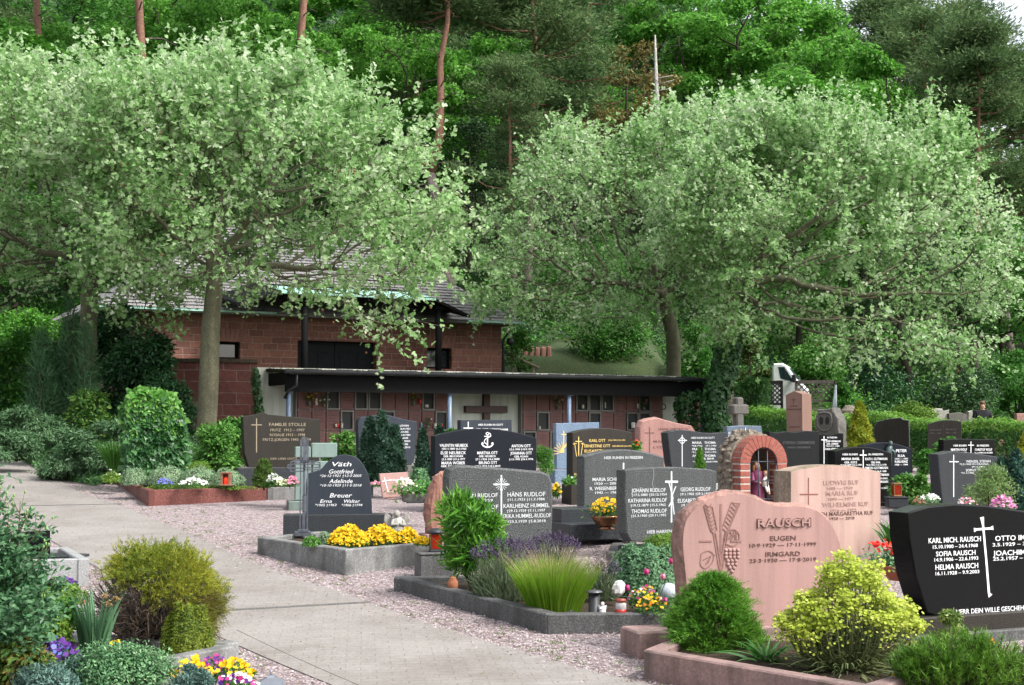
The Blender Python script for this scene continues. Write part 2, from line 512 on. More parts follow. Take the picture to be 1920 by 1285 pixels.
# ------------------------------------------------------------------ lettering
def text_geo(s, bold=0.0, shear=0.0):
    cu = bpy.data.curves.new('lettering', 'FONT')
    cu.body = s
    cu.offset = bold * .2
    cu.shear = shear
    cu.resolution_u = 2
    cu.extrude = 0.02
    o = bpy.data.objects.new('lettering', cu)
    COL.objects.link(o)
    dg = bpy.context.evaluated_depsgraph_get()
    me = bpy.data.meshes.new_from_object(o.evaluated_get(dg))
    V = np.empty(len(me.vertices) * 3, np.float32); me.vertices.foreach_get('co', V)
    V = V.reshape(-1, 3)
    Fc = [tuple(p.vertices) for p in me.polygons]
    bpy.data.objects.remove(o); bpy.data.curves.remove(cu); bpy.data.meshes.remove(me)
    return V, Fc
_TG = {}
def put_text(mb, pl, s, cx, base, w, h, off=-0.002, m=0, bold=0.012, shear=0.0, depth=.002):
    """text centred on pixel cx with its baseline at pixel y base, w px wide and capitals h px high, on the upright plane pl"""
    key = (s, bold, shear)
    if key not in _TG: _TG[key] = text_geo(s, bold, shear)
    V, Fc = _TG[key]
    if not len(V): return
    x0, x1 = V[:, 0].min(), V[:, 0].max()
    k = 1 / pl.scale()
    (a, zb) = pl.loc(cx - w / 2, base, off); (b, zb2) = pl.loc(cx + w / 2, base, off)
    zz = (zb + zb2) / 2
    sx = (b - a) / max(1e-6, x1 - x0)
    sz = h * k / 0.78
    Q = np.stack([a + (V[:, 0] - x0) * sx, np.where(V[:, 2] > 0, off - depth, off + .001), zz + V[:, 1] * sz], 1)
    mb.add(Q, Fc, m)
def stroke(mb, pl, pts, w, off=-.002, m=0, depth=.002):
    """flat engraved or inlaid strokes through pixel points, w px wide"""
    k = 1 / pl.scale()
    P = [np.array(pl.loc(x, y, off)) for x, y in pts]
    L, R = [], []
    for i, p in enumerate(P):
        t = (P[min(i + 1, len(P) - 1)] - P[max(i - 1, 0)])
        t = t / (np.linalg.norm(t) + 1e-9)
        nrm = np.array([-t[1], t[0]])
        ww = (w[i] if hasattr(w, '__len__') else w) * k / 2
        L.append(p + nrm * ww); R.append(p - nrm * ww)
    mb_out = L + R[::-1]
    n = len(P)
    v = [(q[0], off - depth, q[1]) for q in L] + [(q[0], off - depth, q[1]) for q in R] + [(q[0], off + .001, q[1]) for q in L] + [(q[0], off + .001, q[1]) for q in R]
    f = []
    for i in range(n - 1):
        f.append((i, i + 1, n + i + 1, n + i))
        f.append((2 * n + i, 2 * n + i + 1, i + 1, i)); f.append((n + i, n + i + 1, 3 * n + i + 1, 3 * n + i))
    f += [(0, n, 3 * n, 2 * n), (n - 1, 2 * n - 1 + 0, 4 * n - 1, 3 * n - 1)]
    mb.add(v, f, m)
# ------------------------------------------------------------------ ground, path, gravel
def groundmat():
    m, nt, b, out = nodes_of('earth')
    tc = N(nt, 'ShaderNodeTexCoord')
    n1 = N(nt, 'ShaderNodeTexNoise', Scale=.35, Detail=6.0, Roughness=.7)
    n2 = N(nt, 'ShaderNodeTexNoise', Scale=14.0, Detail=5.0, Roughness=.75)
    for n in (n1, n2): nt.links.new(tc.outputs['Object'], n.inputs['Vector'])
    r1 = ramp(nt, [(.35, (.025, .05, .012)), (.55, (.045, .07, .02)), (.72, (.09, .075, .04))])
    nt.links.new(n1.outputs['Fac'], r1.inputs[0])
    r2 = ramp(nt, [(.3, (.5, .5, .5)), (.7, (1.4, 1.4, 1.4))])
    nt.links.new(n2.outputs['Fac'], r2.inputs[0])
    nt.links.new(mixc(nt, 1.0, r1.outputs[0], r2.outputs[0], 'MULTIPLY'), b.inputs['Base Color'])
    b.inputs['Roughness'].default_value = .95
    bp = N(nt, 'ShaderNodeBump', Strength=.8, Distance=.05)
    nt.links.new(n2.outputs['Fac'], bp.inputs['Height']); nt.links.new(bp.outputs[0], b.inputs['Normal'])
    return m
def gravelmat():
    m, nt, b, out = nodes_of('pink_gravel')
    tc = N(nt, 'ShaderNodeTexCoord')
    vo = N(nt, 'ShaderNodeTexVoronoi', Scale=42.0)
    vd = N(nt, 'ShaderNodeTexVoronoi', Scale=42.0, feature='DISTANCE_TO_EDGE')
    no = N(nt, 'ShaderNodeTexNoise', Scale=1.2, Detail=5.0, Roughness=.7)
    for n in (vo, vd, no): nt.links.new(tc.outputs['Object'], n.inputs['Vector'])
    sp = N(nt, 'ShaderNodeSeparateColor')
    nt.links.new(vo.outputs['Color'], sp.inputs[0])
    r = ramp(nt, [(0, (.13, .095, .095)), (.25, (.26, .20, .203)), (.6, (.345, .28, .283)), (.85, (.50, .45, .445)), (1, (.22, .16, .16))])
    nt.links.new(sp.outputs[0], r.inputs[0])
    r2 = ramp(nt, [(0, (.28, .25, .24)), (.12, (1, 1, 1))])
    nt.links.new(vd.outputs['Distance'], r2.inputs[0])
    c = mixc(nt, 1.0, r.outputs[0], r2.outputs[0], 'MULTIPLY')
    r3 = ramp(nt, [(.56, (0, 0, 0)), (.74, (.4, .4, .4))])
    nt.links.new(no.outputs['Fac'], r3.inputs[0])
    nt.links.new(mixc(nt, r3.outputs[0], c, (.24, .22, .14)), b.inputs['Base Color'])
    b.inputs['Roughness'].default_value = .85
    bp = N(nt, 'ShaderNodeBump', Strength=.9, Distance=.02)
    nt.links.new(vd.outputs['Distance'], bp.inputs['Height']); nt.links.new(bp.outputs[0], b.inputs['Normal'])
    return m
def pathmat():
    m, nt, b, out = nodes_of('concrete_pavers')
    tc = N(nt, 'ShaderNodeTexCoord')
    mp = N(nt, 'ShaderNodeMapping'); mp.inputs['Rotation'].default_value = (0, 0, math.radians(-6))
    nt.links.new(tc.outputs['Object'], mp.inputs['Vector'])
    br = N(nt, 'ShaderNodeTexBrick', Scale=1.0)
    br.inputs['Color1'].default_value = (.222, .203, .188, 1); br.inputs['Color2'].default_value = (.243, .224, .208, 1); br.inputs['Mortar'].default_value = (.19, .17, .152, 1)
    br.inputs['Brick Width'].default_value = .20; br.inputs['Row Height'].default_value = .10
    br.inputs['Mortar Size'].default_value = .005; br.inputs['Mortar Smooth'].default_value = .4
    nt.links.new(mp.outputs[0], br.inputs['Vector'])
    n1 = N(nt, 'ShaderNodeTexNoise', Scale=.9, Detail=8.0, Roughness=.72)
    n2 = N(nt, 'ShaderNodeTexNoise', Scale=45.0, Detail=3.0)
    for n in (n1, n2): nt.links.new(tc.outputs['Object'], n.inputs['Vector'])
    r = ramp(nt, [(.3, (.72, .70, .66)), (.55, (1.02, 1.02, 1.02)), (.75, (1.15, 1.14, 1.12))])
    nt.links.new(n1.outputs['Fac'], r.inputs[0])
    r2 = ramp(nt, [(.3, (.8, .8, .8)), (.7, (1.15, 1.15, 1.15))])
    nt.links.new(n2.outputs['Fac'], r2.inputs[0])
    c = mixc(nt, 1.0, br.outputs['Color'], r.outputs[0], 'MULTIPLY')
    nt.links.new(mixc(nt, 1.0, c, r2.outputs[0], 'MULTIPLY'), b.inputs['Base Color'])
    b.inputs['Roughness'].default_value = .8
    bp = N(nt, 'ShaderNodeBump', Strength=.35, Distance=.004); bp.invert = True
    nt.links.new(br.outputs['Fac'], bp.inputs['Height']); nt.links.new(bp.outputs[0], b.inputs['Normal'])
    return m
def sheet(xs, ys, zoff, fx=None):
    X, Y = np.meshgrid(xs, ys)
    if fx is not None: X = np.array([[fx(y, t) for t in xs] for y in ys])
    Z = np.array([[ground(x, y) for x, y in zip(a, b)] for a, b in zip(X, Y)]) + zoff
    nx, ny = len(xs), len(ys)
    i = np.arange(ny - 1)[:, None] * nx; j = np.arange(nx - 1)[None, :]
    fc = np.stack([i + j, i + j + 1, i + nx + j + 1, i + nx + j], -1).reshape(-1, 4)
    return np.stack([X, Y, Z], -1).reshape(-1, 3), fc
xs = np.concatenate([np.linspace(-900, -60, 12), np.arange(-56, -16, 4), np.arange(-15, 15, .6), np.arange(16, 60, 4), np.linspace(62, 900, 12)])
ys = np.concatenate([np.linspace(-60, 0, 6), np.arange(1, 32, .6), np.arange(32, 60, .45), np.arange(60, 160, 5), np.linspace(165, 1500, 12)])
mb = MB(); mb.add(*sheet(xs, ys, -.03), smooth=True)
prop(mb.build('ground', groundmat()), kind='structure')
mb = MB(); mb.add(*sheet(np.arange(-13, 14.1, .5), np.arange(2, 34.1, .5), 0.0), smooth=True)
prop(mb.build('gravel', gravelmat()), kind='structure')
RB = [gpt(*p) for p in ((30, 862), (85, 885), (150, 925), (233, 951), (333, 993), (433, 1037), (567, 1090), (640, 1110), (720, 1142), (868, 1190), (1000, 1229), (1160, 1272), (1210, 1285))]
LB = [gpt(*p) for p in ((0, 905), (30, 962), (83, 1007), (400, 1190), (620, 1285))]
def edge(B):
    yy = np.array([p.y for p in B])[::-1]; xx = np.array([p.x for p in B])[::-1]
    s0 = (xx[1] - xx[0]) / (yy[1] - yy[0]); s1 = (xx[-1] - xx[-2]) / (yy[-1] - yy[-2])
    def f(y):
        if y < yy[0]: return xx[0] + (y - yy[0]) * s0
        if y > yy[-1]: return xx[-1] + (y - yy[-1]) * s1
        return float(np.interp(y, yy, xx))
    return f
pL, pR = edge(LB), edge(RB)
mb = MB(); mb.add(*sheet(np.linspace(0, 1, 9), np.arange(3.0, 40, .25), .006, lambda y, t: pL(y) + (pR(y) - pL(y) + .015 * math.sin(y * 7)) * t), smooth=True)
prop(mb.build('path', pathmat()), kind='structure')
# two drain lines and a slab joint let into the paving
dm = plain('drain_iron', (.11, .105, .10), .7, var=.4, scale=60)
for a, b_ in (((412, 1147), (694, 1131)), ((40, 950), (228, 946))):
    A, B = gpt(*a), gpt(*b_)
    n = 46
    mb = MB()
    rim = .0
    d = (B - A) / n
    w = Vector((-d.y, d.x, 0)).normalized()
    for i in range(n):
        c = A + d * (i + .5)
        mb.box((c.x, c.y, ground(c.x, c.y) + .0085), (d.length * .62, .04 if a[0] > 200 else .03, .005), 0, math.atan2(d.y, d.x))
    for sgn in (-1, 1):
        P = [A + w * sgn * .026 + d * i for i in range(n + 1)]
        mb.tube([(p.x, p.y, ground(p.x, p.y) + .008) for p in P], .004, 4, 0)
    prop(mb.build('drain_channel', dm), ('narrow slotted drain crossing the paved path in front of the rounded golden shrub' if a[0] > 200 else 'thin dark drain line crossing the path at its upper end'), 'drain', 'drains across the path')
A, B = gpt(405, 1183), gpt(618, 1284)
mb = MB()
for o_ in (0.0, ):
    P = [A.lerp(B, t) for t in np.linspace(0, 1.25, 14)]
    mb.tube([(p.x + .16, p.y, ground(p.x, p.y) + .006) for p in P], .003, 4)
prop(mb.build('path_joint', dm), kind='structure')
# loose chips on the gravel nearest the camera
rs = np.random.RandomState(5)
P = []
for k in range(26000):
    y = rs.uniform(7.2, 17); x = rs.uniform(-5.2, 3.6)
    if pL(y) - .02 < x < pR(y) + rs.uniform(-.12, .05) and not (x > pR(y) - abs(rs.normal(0, .22)) and rs.rand() < .3): continue
    P.append((x, y, ground(x, y) + .006))
P = np.array(P); n = len(P)
S = rs.uniform(.006, .013, n)
O = np.array([(1, 0, 0), (0, 1, 0), (-1, 0, 0), (0, -1, 0), (0, 0, .7), (0, 0, -.5)])
Vv = P[:, None] + S[:, None, None] * (O[None] + rs.normal(0, .25, (n, 6, 3)))
fq = np.array([(0, 1, 4), (1, 2, 4), (2, 3, 4), (3, 0, 4)])
mb = MB(); mb.add(Vv.reshape(-1, 3), (np.arange(n)[:, None, None] * 6 + fq[None]).reshape(-1, 3))
prop(mb.build('gravel_chippings', leafmat('chip', [(.15, .105, .105), (.27, .205, .207), (.36, .29, .292), (.52, .46, .455)], 0, .85, .1)), kind='stuff')

# ------------------------------------------------------------------ chapel and urn wall
def wall_holes(mb, s0, s1, z0, z1, y0, y1, holes, m=0, cell=None):
    S = sorted({s0, s1, *[h[0] for h in holes], *[h[1] for h in holes]})
    Z = sorted({z0, z1, *[h[2] for h in holes], *[h[3] for h in holes]})
    for a, b_ in zip(S, S[1:]):
        for c, d in zip(Z, Z[1:]):
            if any(h[0] <= a and b_ <= h[1] and h[2] <= c and d <= h[3] for h in holes): continue
            mb.add([(a, y0, c), (b_, y0, c), (b_, y0, d), (a, y0, d)], [(0, 1, 2, 3)], m)
    for h in holes:
        a, b_, c, d = h[:4]
        mb.add([(a, y0, c), (b_, y0, c), (b_, y0, d), (a, y0, d), (a, y1, c), (b_, y1, c), (b_, y1, d), (a, y1, d)],
               [(0, 1, 5, 4), (1, 2, 6, 5), (2, 3, 7, 6), (3, 0, 4, 7)], m)
    mb.add([(s0, y0, z0), (s1, y0, z0), (s1, y0, z1), (s0, y0, z1), (s0, y1, z0), (s1, y1, z0), (s1, y1, z1), (s0, y1, z1)],
           [(0, 3, 7, 4), (1, 5, 6, 2), (3, 2, 6, 7)], m)
ashlar = brickmat('red_ashlar', (.25, .10, .074), (.15, .06, .046), (.32, .215, .17), .44, .2, .013, bump=1.0)
ashlar_side = brickmat('red_ashlar_side', (.25, .10, .074), (.15, .06, .046), (.32, .215, .17), .44, .2, .013, 'YZ', bump=1.0)
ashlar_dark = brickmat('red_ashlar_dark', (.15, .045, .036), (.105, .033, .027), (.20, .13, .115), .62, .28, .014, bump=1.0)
slate = brickmat('grey_slate', (.20, .19, .19), (.27, .26, .26), (.10, .10, .10), .26, .17, .012, 'XY', .7, .5, stain=.3)
mossroof = speckle('mossy_felt', (.035, .028, .02), .5, 30, .95, stain=.6, stain_c=(.05, .055, .02), bump=.8)
blackwood = plain('black_timber', (.0035, .0035, .004), .8, var=.3, spec=.06)
copper = plain('green_copper', (.28, .50, .42), .6, var=.25, scale=5)
render_wall = speckle('grey_render', (.52, .54, .49), .06, 60, .9, stain=.35, stain_c=(.36, .38, .33), stain_scale=1.4, bump=.3)
steelblue = plain('blue_grey_paint', (.12, .17, .25), .4, var=.1)
bronze = plain('dark_bronze', (.05, .05, .055), .45, .6, var=.3)
redplate = speckle('red_sandstone_plate', (.185, .085, .08), .12, 120, .7, stain=.3, stain_scale=3)
nicheframe = plain('niche_frame', (.16, .15, .14), .45, .3)
darkvoid = plain('niche_shade', (.02, .022, .022), .6)
skyglass = plain('window_glass', (.02, .025, .03), .04, var=.05, spec=.9)

PW = Pl(285, 41.0, 28)
ch = thing('chapel', 'red sandstone chapel with grey slate hip roof above the urn wall', 'chapel', (PW.p.x, PW.p.y, 0), PW.yaw)
sE = PW.loc(940, 650)[0]
z_e = 5.22
wl = PW.loc(403, 660); wr = PW.loc(450, 645)
win1 = (wl[0], wr[0], PW.loc(427, 674)[1], PW.loc(427, 641)[1])
wl = PW.loc(801, 660); wr = PW.loc(847, 660)
win2 = (wl[0], wr[0], PW.loc(824, 686)[1] - .1, PW.loc(824, 653)[1])
dl, dr = PW.loc(558, 660)[0], PW.loc(706, 660)[0]
dz = PW.loc(630, 640)[1]
mb = MB(); wall_holes(mb, 0, sE, 1.4, z_e, 0, .4, [win1, win2, (dl, dr, 2.4, dz)])
mb.build('front_wall', ashlar, ch)
mb = MB(); mb.box((sE - .2, 4.45, (1.4 + z_e) / 2), (.4, 8.1, z_e - 1.4)); mb.box((.2, 4.45, (1.4 + z_e) / 2), (.4, 8.1, z_e - 1.4)); mb.box((sE / 2, 8.3, (1.4 + z_e) / 2), (sE - .9, .4, z_e - 1.4))
mb.build('side_wall', ashlar_side, ch)
for w in (win1, win2):
    mb = MB()
    k = 7
    for i in range(k):
        t = (i + .5) / k - .5
        c = ((w[0] + w[1]) / 2 + t * (w[1] - w[0]) * 1.25, -.012, w[3] + .2)
        wd = (w[1] - w[0]) * 1.25 / k * .9
        lean = t * .25
        mb.add([(c[0] - wd / 2 - lean * .5, -.02, c[2] - .19), (c[0] + wd / 2 - lean * .5, -.02, c[2] - .19), (c[0] + wd / 2 + lean * .6, -.02, c[2] + .19), (c[0] - wd / 2 + lean * .6, -.02, c[2] + .19),
                (c[0] - wd / 2 - lean * .5, .03, c[2] - .19), (c[0] + wd / 2 - lean * .5, .03, c[2] - .19), (c[0] + wd / 2 + lean * .6, .03, c[2] + .19), (c[0] - wd / 2 + lean * .6, .03, c[2] + .19)],
               [(0, 1, 2, 3), (0, 4, 5, 1), (1, 5, 6, 2), (2, 6, 7, 3), (3, 7, 4, 0)])
    mb.build('window_lintel', speckle('red_sandstone', (.22, .10, .08), .2, 40, .9, stain=.3, bump=.6), ch)
for w in (win1, win2):
    mb = MB()
    t = .07
    wm, zm = (w[0] + w[1]) / 2, (w[2] + w[3]) / 2
    for c, s in (((w[0] + t / 2, .2, zm), (t, .08, w[3] - w[2])), ((w[1] - t / 2, .2, zm), (t, .08, w[3] - w[2])), ((wm, .2, w[2] + t / 2), (w[1] - w[0] - 2 * t, .08, t)), ((wm, .2, w[3] - t / 2), (w[1] - w[0] - 2 * t, .08, t))):
        mb.box(c, s)
    wf = mb.build('window', blackwood, ch)
    g_ = MB(); g_.box((wm, .235, zm), (w[1] - w[0] - t, .012, w[3] - w[2] - t)); g_.build('pane', skyglass, wf)
# double door with panels
for k in range(2):
    a = dl + (dr - dl) * k / 2; b_ = dl + (dr - dl) * (k + 1) / 2
    mb = MB(); mb.box(((a + b_) / 2, .3, (2.4 + dz) / 2), (b_ - a - .02, .08, dz - 2.4))
    for r_ in range(2):
        zz = 2.5 + r_ * (dz - 2.5) / 2
        for cc in range(2):
            xx = a + (b_ - a) * (.28 + .44 * cc)
            mb.box((xx, .255, zz + .33), ((b_ - a) * .3, .02, .5), 0, 0, .008)
    d_ = mb.build('door', plain('door_timber', (.008, .009, .011), .6, var=.3, spec=.1), ch)
    h_ = MB(); xx = b_ - .12 if k == 0 else a + .12
    h_.tube([(xx, .24, 3.0), (xx, .19, 3.0), (xx, .19, 3.14), (xx, .24, 3.14)], .012, 6); h_.build('handle', bronze, d_)
# hipped slate roof
e0, e1, yb, rz_ = -1.7, sE + .45, 8.9, z_e + 3.1
r0, r1, ry = 3.6, sE - 3.2, 4.2
mb = MB()
ze = z_e - .12
def slab(mb, P, th, m=0):
    P = [np.array(p, float) for p in P]
    nrm = np.cross(P[1] - P[0], P[2] - P[0]); nrm /= np.linalg.norm(nrm)
    if nrm[2] < 0: nrm = -nrm
    k = len(P)
    mb.add(P + [p - nrm * th for p in P], [tuple(range(k)), tuple(range(2 * k - 1, k - 1, -1))] + [(i, (i + 1) % k, k + (i + 1) % k, k + i) for i in range(k)], m)
slab(mb, [(e0, -.55, ze), (e1, -.55, ze), (r1, ry, rz_), (r0, ry, rz_)], .14)
slab(mb, [(e1, -.55, ze), (e1, yb, ze), (r1, ry, rz_)], .14)
slab(mb, [(e1, yb, ze), (e0, yb, ze), (r0, ry, rz_), (r1, ry, rz_)], .14)
slab(mb, [(e0, yb, ze), (e0, -.55, ze), (r0, ry, rz_)], .14)
roof = mb.build('roof', slate, ch)
# courses of slate standing a little proud, so that the roof catches light in lines
mb = MB()
for i in range(1, 30):
    t = i / 30
    a = np.array((e0, -.55, ze)) * (1 - t) + np.array((r0, ry, rz_)) * t
    b_ = np.array((e1, -.55, ze)) * (1 - t) + np.array((r1, ry, rz_)) * t
    c_ = np.array((e1, yb, ze)) * (1 - t) + np.array((r1, ry, rz_)) * t
    rj = np.random.RandomState(i)
    for p, q in ((a, b_), (b_, c_)):
        k = max(2, int(np.linalg.norm(q - p) / .3))
        for j in range(k):
            A_ = p + (q - p) * j / k; B_ = p + (q - p) * (j + .94) / k
            up = np.array((0, .035, .016 + rj.uniform(0, .012)))
            if p is b_: up = np.array((-.035, 0, .016 + rj.uniform(0, .012)))
            dn = up * np.array((-1, -1, 0)) * 1.2
            mb.add([A_ + dn + (0, 0, .012), B_ + dn + (0, 0, .012), B_ + up * 2.6, A_ + up * 2.6], [(0, 1, 2, 3)])
mb.build('slate_course', leafmat('slate_pieces', [(.13, .125, .122), (.18, .172, .17), (.235, .225, .22)], 0, .6, .15), roof)
mb = MB()
pl_, pr_ = PW.loc(500, 580)[0], PW.loc(868, 590)[0]
q0, q1 = PW.loc(520, 560, -1.9)[0], PW.loc(822, 560, -1.9)[0]
for a, b_ in ((e0, pl_ + .1), (pr_ - .1, e1)):
    mb.box(((a + b_) / 2, -.6, ze - .05), (b_ - a, .1, .05))
mb.box((e1 + .05, 4, ze - .05), (.1, 9.2, .05))
mb.build('eaves_gutter', copper, roof)
# porch: a flat-topped projecting roof on two posts
zt = 1.6 + 253 * (PW.hit(660, 553, -1.9).y) / F
mb = MB()
prof = [(q0 - 1.2, z_e - .02), (q0 + .1, zt), (q1 - .1, zt + .03), (q1 + 1.1, z_e - .1)]
for a, b_ in zip(prof, prof[1:]):
    mb.add([(a[0], -1.9, a[1]), (b_[0], -1.9, b_[1]), (b_[0], 3.0, b_[1] + .9), (a[0], 3.0, a[1] + .9), (a[0], -1.9, a[1] - .09), (b_[0], -1.9, b_[1] - .09), (b_[0], 3.0, b_[1] + .8), (a[0], 3.0, a[1] + .8)],
           [(0, 1, 2, 3), (7, 6, 5, 4), (0, 4, 5, 1), (1, 5, 6, 2), (3, 7, 4, 0)])
pr = mb.build('porch_roof', blackwood, ch)
mb = MB()
for a, b_ in zip(prof[1:], prof[2:3]):
    for k in range(14):
        x0 = a[0] + (b_[0] - a[0]) * k / 14; x1 = a[0] + (b_[0] - a[0]) * (k + .97) / 14
        mb.add([(x0, -1.98, zt + .005), (x1, -1.98, zt + .005), (x1, -.6, zt + .30), (x0, -.6, zt + .30), (x0, -1.98, zt - .05), (x1, -1.98, zt - .05)], [(0, 1, 2, 3), (0, 4, 5, 1)])
mb.build('copper_sheet', copper, pr)
for px in (571, 822):
    s = PW.loc(px, 640, -1.6)[0]
    mb = MB(); mb.tube([(s, -1.6, 2.3), (s, -1.6, zt - .1)], .1, 12); mb.box((s, -1.6, zt - .25), (.3, .3, .1), 0, 0, .01)
    mb.build('post', blackwood, ch)
mb = MB(); mb.tube([(sE + .12, .1, 1.6), (sE + .12, .1, z_e - .7), (sE + .35, .0, z_e - .35)], .05, 8); mb.lathe([(.02, 0), (.1, 0), (.12, .1), (.1, .2), (.02, .22)], (sE + .3, -.05, z_e - .85), 12)
mb.build('downpipe', bronze, ch)

# ---- urn wall
PC = Pl(545, 35.6, 28)
uw = thing('urn_wall', 'long urn wall with red niche plates under a black flat roof', 'urn wall', (PC.p.x, PC.p.y, 0), PC.yaw)
sL, sR = PC.loc(470, 750)[0], PC.loc(1276, 770)[0]
mb = MB(); mb.box(((sL + sR) / 2, .4, 1.6), (sR - sL, .5, 3.1)); mb.build('back_wall', render_wall, uw)
EZ = 1.6 + (HOR - 692) * PC.hit(545, 692, -1.35).y / F
a, b_ = PC.loc(536, 700, -1.35)[0], PC.loc(1348, 715, -1.35)[0]
mb = MB()
mb.add([(a, -1.35, EZ - .02), (b_, -1.35, EZ - .02), (b_, 3.0, EZ + .22), (a, 3.0, EZ + .22), (a, -1.35, EZ - .1), (b_, -1.35, EZ - .1), (b_, 3.0, EZ + .14), (a, 3.0, EZ + .14)], [(0, 1, 2, 3), (7, 6, 5, 4), (0, 4, 5, 1), (1, 5, 6, 2), (2, 6, 7, 3), (3, 7, 4, 0)])
rf = mb.build('roof', mossroof, uw)
rs = np.random.RandomState(7)
mb = MB()
Pm = np.stack([rs.uniform(a, b_, 4200), rs.uniform(-1.3, 2.6, 4200), np.zeros(4200)], 1); Pm[:, 2] = EZ - .02 + (Pm[:, 1] + 1.35) * .24 / 4.35
mb.leaves(Pm, rs.normal(0, .7, (4200, 3)) + (0, 0, .6), rs.uniform(.02, .055, 4200), 'tri', 0, rs)
mb.build('moss', leafmat('moss_bits', [(.03, .022, .014), (.055, .042, .022), (.05, .055, .02)], 0, .9, .3), rf)
mb = MB(); mb.box(((a + b_) / 2, -1.18, EZ - .33), (b_ - a - .1, .12, .42)); mb.box((a + .12, .3, EZ - .22), (.12, 2.8, .3)); mb.box((b_ - .12, .3, EZ - .22), (.12, 2.8, .3))
for k in range(14): mb.box((a + .5 + k * (b_ - a - 1) / 13, .0, EZ - .2), (.1, 2.2, .16))
mb.build('beam', blackwood, uw)
mb = MB()
ang = np.linspace(math.pi, 2 * math.pi, 9)
gp = [(-1.45 + .08 * math.cos(t), EZ - .03 + .09 * math.sin(t)) for t in ang]
V = np.array([(x, y, z) for x in (a - .06, b_ + .06) for y, z in gp])
mb.add(V, [(i, i + 1, 9 + i + 1, 9 + i) for i in range(8)] + [tuple(range(9)), tuple(range(17, 8, -1))], 0, False)
k = 30
for i in range(k):
    x0 = a + (b_ - a) * i / k
    if i % 2: mb.box((x0 + .2, -1.38, EZ + .0), ((b_ - a) / k * .9, .1, .02), 0, 0)
gut = mb.build('gutter', plain('zinc_gutter', (.035, .038, .045), .45, .15, var=.3), uw)
for i, px in enumerate((541, 843, 1067, 1317)):
    s = PC.loc(px, 760, -1.12)[0]
    mb = MB(); mb.tube([(s, -1.12, .5), (s, -1.12, EZ - .54)], .062, 12); mb.box((s, -1.12, EZ - .545), (.2, .16, .02))
    mb.build('post', steelblue, uw)
for s in (PC.loc(556, 700, -1.4)[0], PC.loc(1338, 720, -1.4)[0]):
    mb = MB(); mb.tube([(s, -1.42, EZ - .1), (s, -1.42, EZ - .4), (s - .16, -1.28, EZ - .52), (s - .2, -1.14, EZ - .7)], .035, 8); mb.build('downpipe', bronze, uw)
# niche blocks: grid of red plates with some open niches
NI = []
def niche_block(p0, p1, opens):
    s0, s1 = PC.loc(p0, 770, -.1)[0], PC.loc(p1, 770, -.1)[0]
    w = (s1 - s0) / 11
    h = .53
    zt_ = 1.6 + (HOR - 729) * PC.hit(560, 729, -.1).y / F
    mb = MB(); mb.box(((s0 + s1) / 2, .06, zt_ - 1.5 * h), (s1 - s0 + .06, .22, 3 * h + .08)); nb = mb.build('niche_block', nicheframe, uw)
    for r_ in range(3):
        for c in range(11):
            x = s0 + (c + .5) * w; z = zt_ - (r_ + .5) * h
            if (r_, c) in opens:
                mb = MB(); t = .04
                W2, H2 = w - .016, h - .016
                for cc, ss in (((x - W2 / 2 + t / 2, -.085, z), (t, .07, H2)), ((x + W2 / 2 - t / 2, -.085, z), (t, .07, H2)), ((x, -.085, z - H2 / 2 + t / 2), (W2 - 2 * t, .07, t)), ((x, -.085, z + H2 / 2 - t / 2), (W2 - 2 * t, .07, t))): mb.box(cc, ss)
                o = mb.build('niche_frame', nicheframe, uw)
                m2 = MB(); m2.box((x, -.056, z), (W2 - 2 * t, .006, H2 - 2 * t)); m2.build('shade_panel', darkvoid, o)  # flat dark panel: the shade inside an open niche, put into colour
                NI.append((x, z - H2 / 2 + t, w))
            else:
                mb = MB(); mb.box((x, -.075, z), (w - .022, .045, h - .022), 0, 0, .006)
                o = mb.build('urn_plate', redplate, uw)
                rr = random.Random(r_ * 50 + c + int(p0))
                m2 = MB()
                for q in range(rr.choice((2, 3, 3, 4))):
                    m2.box((x + rr.uniform(-.02, .02), -.0985, z + .13 - q * .075), (w * rr.uniform(.35, .7), .004, .018))
                m2.build('lettering', plain('plate_lettering', (.10, .05, .045), .6), o)
                m3 = MB()
                for dx in (-1, 1):
                    for dz_ in (-1, 1): m3.lathe([(.011, 0), (.006, .008), (0, .009)], (0, 0, 0), 6)
                for i_ in range(4):
                    m3.V[i_] = m3.V[i_][:, [0, 2, 1]] * (1, -1, 1) + np.array((x + (w / 2 - .03) * (-1, -1, 1, 1)[i_], -.0975, z + (h / 2 - .03) * (-1, 1, -1, 1)[i_]))
                m3.build('screw', plain('screw_steel', (.6, .6, .58), .3, .8), o)
    return s0, s1, w, h, zt_
nbL = niche_block(558, 840, {(0, 2), (0, 4), (0, 5), (0, 9), (1, 3), (1, 6), (1, 10), (2, 4)})
nbR = niche_block(981, 1243, {(0, 4), (0, 5), (0, 6), (0, 9), (1, 1), (1, 5), (1, 8), (1, 9), (2, 0), (2, 2)})
# wooden cross on the bare wall between them
s, z = PC.loc(911, 768, .1)
mb = MB(); mb.box((s, .08, z - .25), (.19, .12, 1.5), 0, 0, .006); mb.build('cross_beam', plain('dark_red_wood', (.045, .014, .010), .5, var=.4, scale=6), None)
o = bpy.data.objects['cross_beam']; o.name = 'upright'
wc = thing('wooden_cross', 'large dark brown wooden cross on the bare wall between two niche blocks', 'cross', (PC.p.x, PC.p.y, 0), PC.yaw); o.parent = wc
mb = MB(); a2, b2 = PC.loc(872, 768, .05)[0], PC.loc(950, 768, .05)[0]; mb.box(((a2 + b2) / 2, .07, z), (b2 - a2, .16, .18), 0, 0, .006); mb.build('crossbar', MATS['dark_red_wood'], wc)

